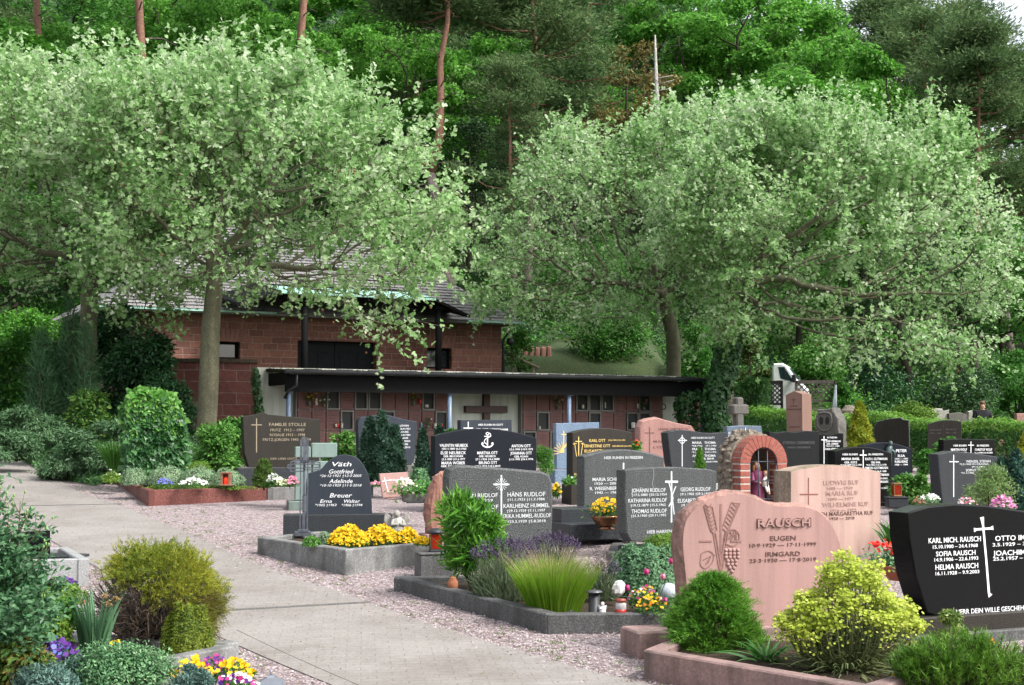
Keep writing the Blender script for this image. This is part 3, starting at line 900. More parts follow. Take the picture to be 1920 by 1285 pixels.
# ---- retaining walls of red stone at both ends of the urn wall
def curved_wall(name, label, pts, top, th, mat, cop=True):
    P = np.array(pts, float)
    T = np.gradient(P, axis=0); T /= np.linalg.norm(T, axis=1)[:, None]
    Nn = np.stack([-T[:, 1], T[:, 0]], 1)
    c0 = P[0]
    rt = thing(name, label, 'wall', (c0[0], c0[1], 0))
    L = np.concatenate([[0], np.cumsum(np.linalg.norm(np.diff(P, axis=0), axis=1))])
    k = len(P)
    Q = P - c0
    mb = MB()
    v = [(q[0], q[1], z) for z in (-.5, top) for q in Q] + [(q[0] + n_[0] * th, q[1] + n_[1] * th, z) for z in (-.5, top) for q, n_ in zip(Q, Nn)]
    f = []
    for i in range(k - 1):
        f += [(i, i + 1, k + i + 1, k + i), (2 * k + i + 1, 2 * k + i, 3 * k + i, 3 * k + i + 1), (k + i, k + i + 1, 3 * k + i + 1, 3 * k + i)]
    f += [(0, k, 3 * k, 2 * k), (k - 1, 3 * k - 1, 4 * k - 1, 2 * k - 1)]
    mb.add(v, f); mb.build('stonework', mat, rt)
    if cop:
        mb = MB()
        for i in range(k - 1):
            a, b_ = Q[i], Q[i + 1]
            m_ = (a + b_) / 2 + (Nn[i] + Nn[i + 1]) / 2 * th / 2
            mb.box((m_[0], m_[1], top + .05), (np.linalg.norm(b_ - a) * 1.02, th + .1, .1), 0, math.atan2(b_[1] - a[1], b_[0] - a[0]), .01)
        mb.build('coping', speckle('dark_coping', (.06, .045, .035), .4, 40, .95, stain=.5, stain_c=(.05, .055, .03)), rt)
    return rt
A = PC.hit(482, 720); A = np.array((A.x, A.y)); u_, v_ = np.array(PC.u[:2]), np.array(PC.v[:2])
pts = [A - u_ * t + v_ * (t * t * .14) for t in np.linspace(2.5, 0, 12)]
zt2 = 1.6 + (HOR - 681) * 35.0 / F
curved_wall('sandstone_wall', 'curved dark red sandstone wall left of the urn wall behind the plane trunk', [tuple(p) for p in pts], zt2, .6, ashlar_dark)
A = PC.hit(1277, 760, .5); A = np.array((A.x, A.y))
curved_wall('sandstone_wall', 'short red sandstone wall at the right end of the urn wall', [tuple(A + u_ * t) for t in np.linspace(0, 1.6, 4)], 3.0, .5, ashlar, False)

# fallen leaves and twigs, and weeds along the kerbs and path edges
rs = np.random.RandomState(88)
P = []
for k in range(2600):
    y = 6.5 + 24 * rs.rand() ** 1.3; e_ = pR(y) if rs.rand() < .6 else pL(y)
    x = e_ + rs.normal(0, .22) if rs.rand() < .6 else rs.uniform(pL(y) - .4, pR(y) + 2.5)
    P.append((x, y, ground(x, y) + .012))
P = np.array(P); mb = MB(); mb.leaves(P, rs.normal(0, .25, (len(P), 3)) + (0, 0, 1), rs.uniform(.008, .028, len(P)), 'oval', 0, rs)
prop(mb.build('leaf_litter', leafmat('litter_leaf', [(.10, .065, .03), (.20, .15, .07), (.16, .17, .05), (.28, .24, .15)], .1, .8, .2)), kind='stuff')
P, D = [], []
for k in range(230):
    y = 8 + 16 * rs.rand(); x = pR(y) + abs(rs.normal(.1, .5)) if rs.rand() < .75 else pL(y) - abs(rs.normal(0, .2))
    for j in range(9):
        P.append((x + rs.normal(0, .02), y + rs.normal(0, .02), ground(x, y))); D.append((rs.normal(0, .6), rs.normal(0, .6), 1))
mb = MB(); mb.blades(P, D, rs.uniform(.015, .05, len(P)), .006, .5, 0, rs, 2)
prop(mb.build('weeds', leafmat('weed_leaf', [(.05, .12, .02), (.10, .19, .04), (.17, .22, .07)], .3, .7, .2)), kind='stuff')
# ------------------------------------------------------------------ trees
def colonize(root_pts, attr, step=.35, infl=2.6, kill=.45, iters=90, seed=0, up=0.05):
    """space colonisation: returns node positions, parents"""
    rs = np.random.RandomState(seed)
    P = [np.array(p, float) for p in root_pts]
    par = [-1] + list(range(len(P) - 1))
    A = np.array(attr, float)
    first = len(P) - 3
    for it in range(iters):
        if not len(A): break
        NP = np.array(P)
        D = ((A[:, None] - NP[None, first:]) ** 2).sum(2)
        near = D.argmin(1) + first
        dm = np.sqrt(D.min(1))
        inf = infl if it < 60 else infl * 2
        if it < 3: inf = 20
        new = []
        for nd in np.unique(near):
            s = (near == nd) & (dm < inf)
            if not s.any(): continue
            v = A[s] - NP[nd]
            v = (v / (np.linalg.norm(v, axis=1)[:, None] + 1e-6)).mean(0) + (0, 0, up) + rs.normal(0, .12, 3)
            v /= np.linalg.norm(v) + 1e-6
            new.append((nd, NP[nd] + v * step))
        if not new: break
        for nd, q in new:
            par.append(nd); P.append(q)
        NQ = np.array([q for _, q in new])
        D = np.sqrt(((A[:, None] - NQ[None]) ** 2).sum(2)).min(1)
        A = A[D > kill]
    return np.array(P), np.array(par)
def limbs(mb, P, par, rtip, power, rmax, m=0, n=7, keep=None):
    k = len(P)
    cnt = np.zeros(k)
    kids = [[] for _ in range(k)]
    for i in range(1, k): kids[par[i]].append(i)
    for i in range(k - 1, -1, -1):
        cnt[i] = max(1, sum(cnt[j] for j in kids[i]))
    R = np.minimum(rtip * cnt ** power, rmax)
    # chains
    stack = [(0, None)]
    while stack:
        s, pre = stack.pop()
        ch = [pre, s] if pre is not None else [s]
        cur = s
        while kids[cur]:
            ks = sorted(kids[cur], key=lambda j: -cnt[j])
            for j in ks[1:]: stack.append((j, cur))
            cur = ks[0]; ch.append(cur)
        if len(ch) > 1:
            rr = R[ch].copy()
            if pre is not None: rr[0] = min(rr[0], rr[1] * 1.25)
            mb.tube(P[ch], rr, n if rr.max() > .03 else 4, m)
    return R, kids, cnt
def sample_ell(rs, c, r, n, shell=.35):
    v = rs.normal(0, 1, (n, 3)); v /= np.linalg.norm(v, axis=1)[:, None]
    t = rs.uniform(shell, 1, n) ** (1 / 1.8)
    return np.array(c) + v * t[:, None] * np.array(r)

bark_plane = speckle('plane_bark', (.13, .125, .075), .25, 26, .9, light=(.20, .19, .12), stain=.7, stain_c=(.065, .06, .04), stain_scale=3.5, bump=.7)
bark_pine_low = speckle('pine_bark_grey', (.13, .105, .09), .4, 14, .95, stain=.5, bump=1)
bark_pine_top = speckle('pine_bark_red', (.20, .10, .065), .3, 12, .9, stain=.5, stain_c=(.14, .07, .05), bump=.8)
bark_dark = speckle('dark_bark', (.055, .045, .035), .35, 20, .95, stain=.5, bump=.6)
plane_leaf = leafmat('plane_leaf', [(.15, .31, .085), (.28, .48, .175), (.43, .60, .30), (.58, .68, .47)], .55, .5, .25, .5)
plane_fruit = plain('plane_fruit', (.16, .07, .03), .9)

def plane_tree(label, trunk, lumps, n_attr, n_shoot, seed, rbase, fork, extra_limbs=(), lean=0.0):
    """trunk [(px, py)...] upward at depth d; lumps [(px, py, depth, rx, ry, rz, weight)] in metres"""
    rs = np.random.RandomState(seed)
    d = trunk[0][2]
    pts = [np.array(at(px, py, dd)) for px, py, dd in trunk]
    b = pts[0]
    b[2] = ground(b[0], b[1]) - .1
    root = thing('plane_tree', label, 'tree', tuple(b), 0, 'plane trees in new leaf')
    tp = catmull([p - b for p in pts], 4)
    att = []
    W_ = np.array([l[6] for l in lumps], float); W_ /= W_.sum()
    LC = [np.array(at(l[0], l[1], l[2])) - b for l in lumps]
    for l, w, c in zip(lumps, W_, LC):
        att.append(sample_ell(rs, c, l[3:6], int(n_attr * w), .25))
    att = np.concatenate(att)
    P, par = colonize(tp, att, .32, 2.4, .42, 80, seed, .06)
    mb = MB()
    nt_ = len(tp)
    R, kids, cnt = limbs(mb, P, par, .011, .5, rbase, 0, 8)
    # trunk itself, with a flare at its foot and a little knobbly
    tr = np.interp(np.linspace(0, 1, nt_), [0, .12, .5, 1], [rbase * 1.45, rbase * 1.08, rbase * .95, rbase * .82])
    mb.tube(tp, tr * (1 + rs.normal(0, .03, nt_)), 14, 0)
    mb.build('trunk', bark_plane, root)
    # leafy shoots
    tips = np.where(cnt <= 5)[0]; tips = tips[tips > nt_ + 2]
    rd = np.linalg.norm((P[tips] - np.mean(LC, 0)) / (np.ptp(P, axis=0) / 2 + .1), axis=1)
    wt = np.clip(rd, .25, 1) ** 1.6; n_shoot = int(n_shoot * .8)
    pick = rs.choice(tips, n_shoot, p=wt / wt.sum())
    pick = pick[(P[pick][:, 2] > np.mean(LC, 0)[2] - 1.3) | (rs.rand(len(pick)) < .6)]; n_shoot = len(pick)
    S = P[pick] + rs.normal(0, .12, (n_shoot, 3))
    cen = np.mean(LC, 0)
    out = S - cen; out /= np.linalg.norm(out, axis=1)[:, None] + 1e-6
    D = out * .7 + rs.normal(0, .5, (n_shoot, 3)) + np.array([0, 0, .38])
    low = S[:, 2] < cen[2] - .5
    D[low, 2] -= .55
    D /= np.linalg.norm(D, axis=1)[:, None]
    L = rs.uniform(.25, .75, n_shoot)
    top = out[:, 2] > .55
    L[top] *= rs.uniform(1.0, 2.0, top.sum())
    edge_ = np.linalg.norm((S - cen) / (np.ptp(P, axis=0) / 2 + .1), axis=1) > .72
    lng = edge_ & (rs.rand(n_shoot) < .22)
    L[lng] *= rs.uniform(1.4, 2.6, lng.sum()); L = np.minimum(L, 1.25)
    k = 8
    tw = MB()
    lv = MB()
    E = S + D * L[:, None]
    for i in range(0, n_shoot, 2):
        tw.tube([S[i], (S[i] + E[i]) / 2 + rs.normal(0, .03, 3), E[i]], [.009, .006, .003], 3, 0, True, False)
    t = np.linspace(.12, 1, k)
    Pp = (S[:, None] + D[:, None] * (L[:, None] * t)[:, :, None]).reshape(-1, 3) + rs.normal(0, .06, (n_shoot * k, 3))
    Nn = rs.normal(0, .75, (n_shoot * k, 3)) + np.array([0, -.15, .65])
    T = rs.normal(0, .8, (n_shoot * k, 3)) + np.repeat(D, k, 0) * .5 + np.array([0, 0, -.25])
    sz = rs.uniform(.072, .145, n_shoot * k) * np.tile(np.linspace(1.1, .7, k), n_shoot)
    lv.leaves(Pp, Nn, sz, 'lobed', 0, rs, T)
    sp = np.where(top | lng)[0]; k2 = 14; m2 = len(sp) * k2
    t2 = rs.uniform(.15, 1.05, (len(sp), k2))
    P2 = (S[sp][:, None] + D[sp][:, None] * (L[sp][:, None] * t2)[:, :, None]).reshape(-1, 3) + rs.normal(0, .045, (m2, 3))
    lv.leaves(P2, rs.normal(0, .7, (m2, 3)) + (0, -.15, .6), rs.uniform(.085, .15, m2), 'lobed', 0, rs, rs.normal(0, .8, (m2, 3)) + np.repeat(D[sp], k2, 0))
    lv.build('crown', plane_leaf, root)
    for i in rs.choice(n_shoot, 110): tw.ell(E[i] + (0, 0, -.1), (.028, .028, .028), 4, 1)
    tw.build('twig', [bark_plane, plane_fruit], root)
    return root
plane_tree('nearer left plane tree with thick olive trunk before the sandstone wall',
    [(384, 800, 31), (392, 700, 31), (396, 600, 31), (402, 540, 31), (400, 480, 31)],
    [(500, 375, 31, 4.2, 3.6, 2.3, 5), (300, 285, 31, 2.6, 3, 1.6, 2), (690, 450, 30.5, 2.1, 2.6, 1.4, 1.5), (480, 205, 31, 2.4, 2.5, .8, .9), (600, 275, 31, 1.3, 2, .9, .6), (700, 590, 29.8, .9, .7, .55, .28), (640, 540, 30, 1.5, 1.2, .6, .5), (330, 500, 30.6, 2.2, 2, .6, .6), (520, 520, 30.2, 1.9, 1.2, .4, .4)],
    1500, 4700, 11, .205, 0)
plane_tree('farther left plane tree with a dark trunk among the evergreen shrubs',
    [(166, 800, 33.5), (164, 700, 33.5), (166, 600, 33.5), (170, 540, 33.5), (178, 470, 33.5)],
    [(120, 350, 33.5, 4.0, 3.6, 2.5, 4), (-60, 380, 33.5, 2.6, 3, 2.6, 1.6), (260, 245, 34, 2.4, 2.6, 1.3, 1.2), (70, 205, 33.5, 2.2, 2.5, .9, .9), (60, 480, 33, 2.0, 1.8, .7, .5), (290, 520, 33, 1.4, 1.4, .7, .4), (235, 575, 32.5, 1.2, 1.2, .5, .4)],
    1300, 3700, 12, .21, 0)
plane_tree('plane tree behind the right part of the urn wall roof',
    [(1260, 830, 45), (1262, 740, 45), (1262, 640, 45), (1252, 590, 45), (1240, 545, 45)],
    [(1180, 430, 44, 4.6, 3.8, 2.7, 4.5), (1010, 480, 43.5, 2.6, 2.6, 2.2, 1.6), (1300, 325, 44, 3.2, 3, 1.8, 2), (1080, 320, 44, 1.6, 2, 1.2, .8), (960, 420, 43, 1.0, 1.2, 1.0, .4), (1120, 570, 43, 2.6, 2, .8, .7), (1290, 245, 44, 1.8, 2, .6, .4), (930, 520, 42.5, 1.0, 1.2, .8, .35)],
    1500, 4500, 13, .24, 0)
plane_tree('wide plane tree with ivy round its trunk at the right end of the urn wall',
    [(1358, 830, 39.5), (1360, 740, 39.5), (1362, 660, 39.5), (1366, 580, 39.5), (1385, 520, 39.5)],
    [(1560, 440, 39.5, 4.6, 3.8, 2.6, 5), (1760, 480, 39.5, 2.2, 2.6, 2.2, 1.6), (1480, 290, 39.5, 2.6, 2.6, 1.2, 1.2), (1400, 420, 38.5, 2.6, 2.4, 2.2, 1.6), (1700, 310, 39.5, 1.6, 2, 1.1, .8), (1840, 540, 39, .9, 1.2, .9, .4), (1640, 600, 38.5, 2.6, 2.2, .9, .9), (1400, 600, 38, 1.2, .9, .7, .4), (1530, 250, 39.5, .8, 1, .5, .2), (1790, 300, 39.5, .5, .8, .8, .2), (1760, 640, 38.5, 1.5, 1.6, .8, .6), (1610, 640, 38.2, 1.0, 1.4, .6, .4), (1860, 560, 39, .8, 1, .7, .3)],
    1900, 5900, 14, .22, 0)

# ---- woodland trees: prototypes, then copies that share meshes
def proto_pine(seed, h=20.0, bare=.42, wide=3.0, dark=True):
    rs = np.random.RandomState(seed)
    root = thing('pine_tree', 'x', 'tree', (0, 0, 0))
    k = 12
    bend = rs.normal(0, .25, (k, 2)).cumsum(0) * (.35 if bare < .6 else .8)
    tp = [(bend[i][0], bend[i][1], h * i / (k - 1)) for i in range(k)]
    rr = np.linspace(.24, .04, k)
    i0 = int(k * .35)
    mb = MB(); mb.tube(tp[:i0 + 1], rr[:i0 + 1], 9, 0); mb.tube(tp[i0:], rr[i0:], 9, 1)
    P, Nv, Tv = [], [], []
    nb = 30
    for b in range(nb):
        t = bare + (1 - bare) * (b + rs.rand()) / nb
        z = h * t
        base = np.array([np.interp(z, [p[2] for p in tp], [p[c] for p in tp]) for c in (0, 1)] + [z])
        a = rs.uniform(0, 2 * math.pi)
        f = (t - bare) / (1 - bare)
        L = wide * (math.sin(math.pi * min(1, f * .82 + .18)) ** .7) * rs.uniform(.6, 1.1)
        e = base + np.array([math.cos(a) * L, math.sin(a) * L, L * rs.uniform(-.05, .4)])
        m_ = (base + e) / 2 + np.array([0, 0, -.12 * L])
        mb.tube([base, m_, e], [.07, .045, .02], 5, 1, True, False)
        for c_ in range(rs.randint(4, 7)):
            s = rs.uniform(.45, 1.08)
            c = base * (1 - s) + e * s + np.array([rs.normal(0, .45), rs.normal(0, .45), rs.uniform(0, .35)])
            n = 150
            q = rs.normal(0, 1, (n, 3)) * np.array([.52, .52, .2])
            P.append(c + q); Nv.append(rs.normal(0, 1, (n, 3)))
            Tv.append(q * np.array([1, 1, 1.5]) + np.array([0, 0, .45]) + rs.normal(0, .3, (n, 3)))
    for b in range(8 if bare < .6 else 18):                                   # dead stubs low on the bole
        z = h * rs.uniform(.15, bare); a = rs.uniform(0, 6.28)
        base = np.array([np.interp(z, [p[2] for p in tp], [p[c] for p in tp]) for c in (0, 1)] + [z])
        mb.tube([base, base + np.array([math.cos(a) * .7, math.sin(a) * .7, .1]), base + np.array([math.cos(a) * 1.3, math.sin(a) * 1.3, -.15])], [.035, .02, .006], 4, 0, True, False)
    mb.build('trunk', [bark_pine_low, bark_pine_top], root)
    lv = MB()
    P = np.concatenate(P)
    lv.leaves(P, np.concatenate(Nv), rs.uniform(.16, .34, len(P)), 'frond', 0, rs, np.concatenate(Tv))
    lv.build('crown', leafmat('pine_needle', [(.042, .09, .03), (.072, .14, .045), (.112, .19, .065), (.165, .225, .095)], .35, .8, .3, .35), root)
    return root
def proto_broad(seed, h, w, mat, leaf=.2, n=15000, stretch=1.0, nl=34):
    rs = np.random.RandomState(seed)
    root = thing('broadleaf_tree', 'x', 'tree', (0, 0, 0))
    c0 = np.array([0, 0, h * .62])
    att = sample_ell(rs, c0, (w * .5, w * .5, h * .36), 260, .3)
    tp = [(rs.normal(0, .1), rs.normal(0, .1), z) for z in np.linspace(0, h * .34, 5)]
    P, par = colonize(tp, att, .55, 4.5, .9, 50, seed, .1)
    mb = MB()
    R, kids, cnt = limbs(mb, P, par, .022, .5, .2, 0, 6)
    mb.build('trunk', bark_dark, root)
    tips = np.where(cnt <= 2)[0]; tips = tips[tips > 5]
    ct = P[rs.choice(tips, nl * 3)]
    pts, nrm = [], []
    per = n // len(ct)
    for c in ct:
        r_ = rs.uniform(.45, 1.0) * w / 9
        q = rs.normal(0, 1, (per, 3)); q /= np.linalg.norm(q, axis=1)[:, None]
        q *= rs.uniform(.35, 1, per)[:, None] ** .5
        pts.append(c + q * np.array([r_ * 1.25, r_ * 1.25, r_ * .62])); nrm.append(q * .5 + rs.normal(0, .5, (per, 3)) + np.array([0, 0, .5]))
    lv = MB(); pts = np.concatenate(pts)
    lv.leaves(pts, np.concatenate(nrm), rs.uniform(leaf * .6, leaf * 1.25, len(pts)), 'rhomb', 0, rs)
    lv.build('crown', mat, root)
    return root
beech_leaf = leafmat('bright_beech_leaf', [(.042, .155, .014), (.082, .265, .026), (.135, .365, .048), (.21, .44, .085)], .5, .5, .25, .3)
oak_leaf = leafmat('mid_green_leaf', [(.024, .10, .012), (.046, .17, .02), (.078, .245, .034), (.13, .31, .06)], .45, .5, .3, .3)
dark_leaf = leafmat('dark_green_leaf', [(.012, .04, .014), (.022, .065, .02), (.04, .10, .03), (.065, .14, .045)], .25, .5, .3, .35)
rust_leaf = leafmat('rusty_leaf', [(.10, .095, .028), (.17, .135, .04), (.22, .16, .05), (.12, .14, .035)], .3, .6, .3, .4)
def tree_copy(proto, label, px, d, scale, rz, group, ptop=None, lean=(0, 0), used=set()):
    x = (px - CX) * d / F
    z = ground(x, d) - .2
    if proto.name not in used:
        used.add(proto.name); o = proto
    else:
        o = proto.copy(); COL.objects.link(o)
        for chd in list(proto.children):
            c = chd.copy(); COL.objects.link(c); c.parent = o
    o.location = (x, d, z)
    o.rotation_euler = (lean[0], lean[1], rz)
    h = proto['h']
    if ptop is not None:
        zt_ = at(px, ptop, d).z
        scale_z = max(.25, (zt_ - z) / h)
        o.scale = (scale * (scale_z ** .5), scale * (scale_z ** .5), scale_z)
    else: o.scale = (scale,) * 3
    o['label'] = label; o['category'] = 'tree'; o['group'] = group
    return o
PINE = [proto_pine(s, 20, b, w) for s, b, w in ((21, .45, 3.1), (22, .5, 2.7), (23, .38, 3.4))]
PINE.append(proto_pine(24, 20, .74, 2.6))
for p in PINE: p['h'] = 20.0
BEECH = [proto_broad(31, 15, 9, beech_leaf, .24, 26000), proto_broad(32, 15, 8, beech_leaf, .24, 26000)]
OAK = [proto_broad(33, 15, 9, oak_leaf, .2), proto_broad(34, 13, 8, oak_leaf, .2)]
DARK = [proto_broad(35, 14, 8, dark_leaf, .2)]
RUST = [proto_broad(36, 13, 6, rust_leaf, .18, 9000)]
for p in BEECH: p['h'] = 15.0
OAK[0]['h'] = 15.0; OAK[1]['h'] = 13.0; DARK[0]['h'] = 14.0; RUST[0]['h'] = 13.0
for p in BEECH + OAK + DARK + RUST: p['h'] = p['h'] * .98
rr = random.Random(9)
WOOD = 'trees of the wooded hillside'
for proto, label, px, d, top, sc_, lean in [
    (PINE[3], 'tall pine with straight red bole at the far upper left corner', 55, 66, -420, 1.1, (0, 0)),
    (PINE[3], 'pine with reddish bole standing above the nearer left plane crown', 245, 62, -480, 1.2, (0, 0)),
    (PINE[3], 'pine with orange bole beside bright green leaves at upper left', 556, 64, -450, 1.1, (0, .0)),
    (PINE[3], 'leaning pine whose long red bole slants down between the two plane crowns', 858, 56, -190, 1.25, (0, -.11)),
    (PINE[0], 'large spreading pine with red bole above the gap between the plane crowns', 985, 60, -110, 1.15, (0, 0)),
    (PINE[2], 'dark pine left of the bleached dead snag', 1100, 70, -60, .9, (0, 0)),
    (PINE[1], 'dark pine at the upper right just below the patch of sky', 1640, 80, 10, 1.1, (0, 0)),
    (PINE[2], 'broad dark pine on the right hill with many branches', 1755, 72, 30, 1.15, (0, 0)),
    (PINE[0], 'dark pine at the far right edge under the sky', 1900, 76, 110, 1.1, (0, 0)),
    (PINE[3], 'tall pine with bare lower bole behind the right plane crown', 1842, 62, 60, .95, (0, 0)),
    (PINE[2], 'slim pine whose bole shows above the urn wall and chapel roof end', 962, 56, 120, .8, (0, 0)),
    (BEECH[0], 'bright green beech between the two red boles at upper left', 350, 74, -60, 1.1, (0, 0)),
    (BEECH[1], 'bright green beech low behind the pine at the upper left corner', 130, 70, 40, 1.1, (0, 0)),
    (BEECH[0], 'bright green beech peeping between pines left of the leaning pine', 730, 66, 20, 1.0, (0, 0)),
    (BEECH[1], 'bright green beech glimpsed through the large spreading pine', 930, 70, 60, 1.1, (0, 0)),
    (PINE[0], 'pine with dull crown near the top beside the leaning pine', 770, 72, -130, 1.05, (0, 0)),
    (BEECH[0], 'bright green beech rising highest behind the right plane tree', 1400, 78, -40, 1.25, (0, 0)),
    (BEECH[1], 'bright green oak reaching out toward the dark right pines', 1575, 70, 55, 1.0, (0, 0)),
    (BEECH[1], 'bright green tree beside the bleached snag', 1290, 82, -30, 1.15, (0, 0)),
    (BEECH[0], 'bright yellow green tree at the top left behind the plane crown', 445, 70, -20, 1.0, (0, 0)),
    (BEECH[1], 'bright green tree near the top left of the leaning pine', 640, 80, -70, 1.2, (0, 0)),
    (RUST[0], 'rusty orange leaved tree beside the large spreading pine', 1180, 68, 60, 1.0, (0, 0)),
    (OAK[0], 'mid green tree at the left edge behind the dark plane trunk', 20, 58, 120, 1.0, (0, 0)),
    (OAK[1], 'mid green low tree behind the left plane trunks', 150, 54, 330, 1.1, (0, 0)),
    (DARK[0], 'dark leafy tree in deep shade behind the chapel ridge', 880, 66, 210, 1.0, (0, 0)),
    (DARK[0], 'dark leafy tree in deep shade right of the chapel', 1030, 62, 280, 1.0, (0, 0)),
    (OAK[0], 'broad green bush tree above the middle of the urn wall roof', 1130, 56, 465, 1.2, (0, 0)),
    (DARK[0], 'shadowy tree behind the lattice fence and right plane crown', 1700, 57, 420, 1.3, (0, 0)),
    (OAK[1], 'green tree behind the white van cab', 1500, 58, 470, 1.3, (0, 0)),
    (OAK[0], 'green bushy tree above the hedge near the right edge', 1880, 60, 430, 1.1, (0, 0)),
    (PINE[2], 'dark pine behind the rusty tree at the top', 1215, 92, -80, 1.1, (0, 0)),
    (PINE[1], 'dark pine low between beech and right pines', 1690, 92, 0, 1.2, (0, 0)),
    (PINE[0], 'dark pine on the right skyline', 1800, 95, 20, 1.3, (0, 0)),
    (OAK[0], 'shaded green tree at the top between the two left pines', 150, 80, -60, 1.3, (0, 0)),
    (OAK[1], 'shaded green tree at the top above the chapel ridge', 800, 86, -60, 1.4, (0, 0)),
    (OAK[0], 'green tree at the top left behind the straight red bole', 300, 88, -80, 1.4, (0, 0)),
    (OAK[0], 'green tree glimpsed behind the large spreading pine', 1050, 86, -50, 1.3, (0, 0)),
    (PINE[2], 'pine with hidden bole behind the left plane crown', -60, 74, -90, 1.1, (0, 0)),
    (DARK[0], 'dark tree at the left edge low behind the hedge', -30, 52, 330, 1.2, (0, 0)),
    (PINE[1], 'dark pine on the right skyline beside the sky corner', 1960, 90, 130, 1.2, (0, 0)),
    (BEECH[1], 'bright green beech low behind the middle of the right plane crown', 1480, 66, 130, 1.3, (0, 0)),
    (BEECH[0], 'bright green tree filling the gap left of the bleached snag', 1150, 76, 150, 1.1, (0, 0)),
    (BEECH[0], 'bright beech with wide crown beside the dark right pines', 1620, 74, 130, 1.25, (0, 0)),
    (BEECH[1], 'bright green beech at the left edge above the dark plane trunk', -10, 64, 30, 1.2, (0, 0)),
    (OAK[0], 'mid green tree low between the dark pines at the right', 1800, 60, 380, 1.2, (0, 0)),
    (BEECH[0], 'pale green tree behind the beech at the top', 1480, 96, -20, 1.2, (0, 0)),
    (OAK[1], 'green tree behind the leaning pine at mid height', 700, 64, 190, 1.2, (0, 0)),
    (DARK[0], 'dark tree behind the chapel roof', 560, 58, 300, 1.2, (0, 0)),
]:
    tree_copy(proto, label, px, d, sc_, rr.uniform(0, 6.28), WOOD, top, lean)
# bleached snag
d = 62
b = at(1236, 600, d); b.z = ground(b.x, b.y)
sn = thing('dead_tree', 'bleached bare dead snag standing above the right plane tree', 'tree', b)
zt_ = at(1232, 66, d).z - b.z
mb = MB(); mb.tube([(0, 0, 0), (.05, 0, zt_ * .4), (-.05, 0, zt_ * .8), (-.1, 0, zt_)], [.2, .17, .11, .03], 8)
rs = np.random.RandomState(3)
for i in range(9):
    z = zt_ * rs.uniform(.7, .97); a = rs.uniform(0, 6.28); L = rs.uniform(.3, 1.0)
    mb.tube([(0, 0, z), (math.cos(a) * L, math.sin(a) * L * .4, z + L * .2)], [.04, .01], 4)
mb.build('trunk', speckle('bleached_wood', (.36, .34, .32), .3, 12, .9, stain=.5, bump=.6), sn)
# far wood closing the view up the hill: one mass
rs = np.random.RandomState(77)
mb = MB()
n = 1700
X = rs.uniform(-48, 52, n); Y = rs.uniform(84, 135, n)
ok = X < 8 + (Y - 80) * .02 + 60 * (Y < 0)
for i in range(n):
    x, y = X[i], Y[i]
    hgt = rs.uniform(5, 17)
    z0 = ground(x, y)
    lim = 806 - (z0 + hgt - EYE) * F / y
    pxx = CX + x * F / y
    if pxx > 1560 and lim < 40 + max(0, pxx - 1600) * .3: hgt = max(2, (806 - (60 + max(0, pxx - 1600) * .35)) * y / F + EYE - z0)
    q = rs.normal(0, 1, (130, 3)) * np.array([1.7, 1.7, 1.1])
    c = np.array([x, y, z0 + hgt * rs.uniform(.3, 1)])
    mb.leaves(c + q, rs.normal(0, .6, (130, 3)) + (0, -.3, .5), rs.uniform(.35, .7, 130), 'rhomb', 0 if rs.rand() < .6 else 1, rs)
prop(mb.build('forest', [dark_leaf, oak_leaf]), kind='stuff')
# undergrowth over the slope: one mass nobody could count
mb = MB()
n = 3600
for i in range(n):
    y = rs.uniform(43, 74); px = rs.uniform(-250, 2150)
    x = (px - CX) * y / F
    if -13 < x < 6.8 and y < 51 + .53 * x: continue
    if 6.2 < x < 11.4 and y < 50.6: continue
    if y < min(47.5, 40 + .53 * x + 2.2) and x > 6: continue
    r_ = rs.uniform(.4, 1.2)
    z0 = ground(x, y)
    m_ = rs.choice(3, p=(.5, .38, .12))  # weighted to dark leaves: deep shade on the slope is put into colour
    q = rs.normal(0, 1, (70, 3)); q /= np.linalg.norm(q, axis=1)[:, None]; q[:, 2] = np.abs(q[:, 2])
    q *= rs.uniform(.5, 1, 70)[:, None]
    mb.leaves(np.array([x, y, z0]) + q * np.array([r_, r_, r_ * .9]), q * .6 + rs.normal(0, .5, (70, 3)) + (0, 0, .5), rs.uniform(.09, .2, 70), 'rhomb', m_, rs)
prop(mb.build('undergrowth', [dark_leaf, oak_leaf, beech_leaf]), kind='stuff')

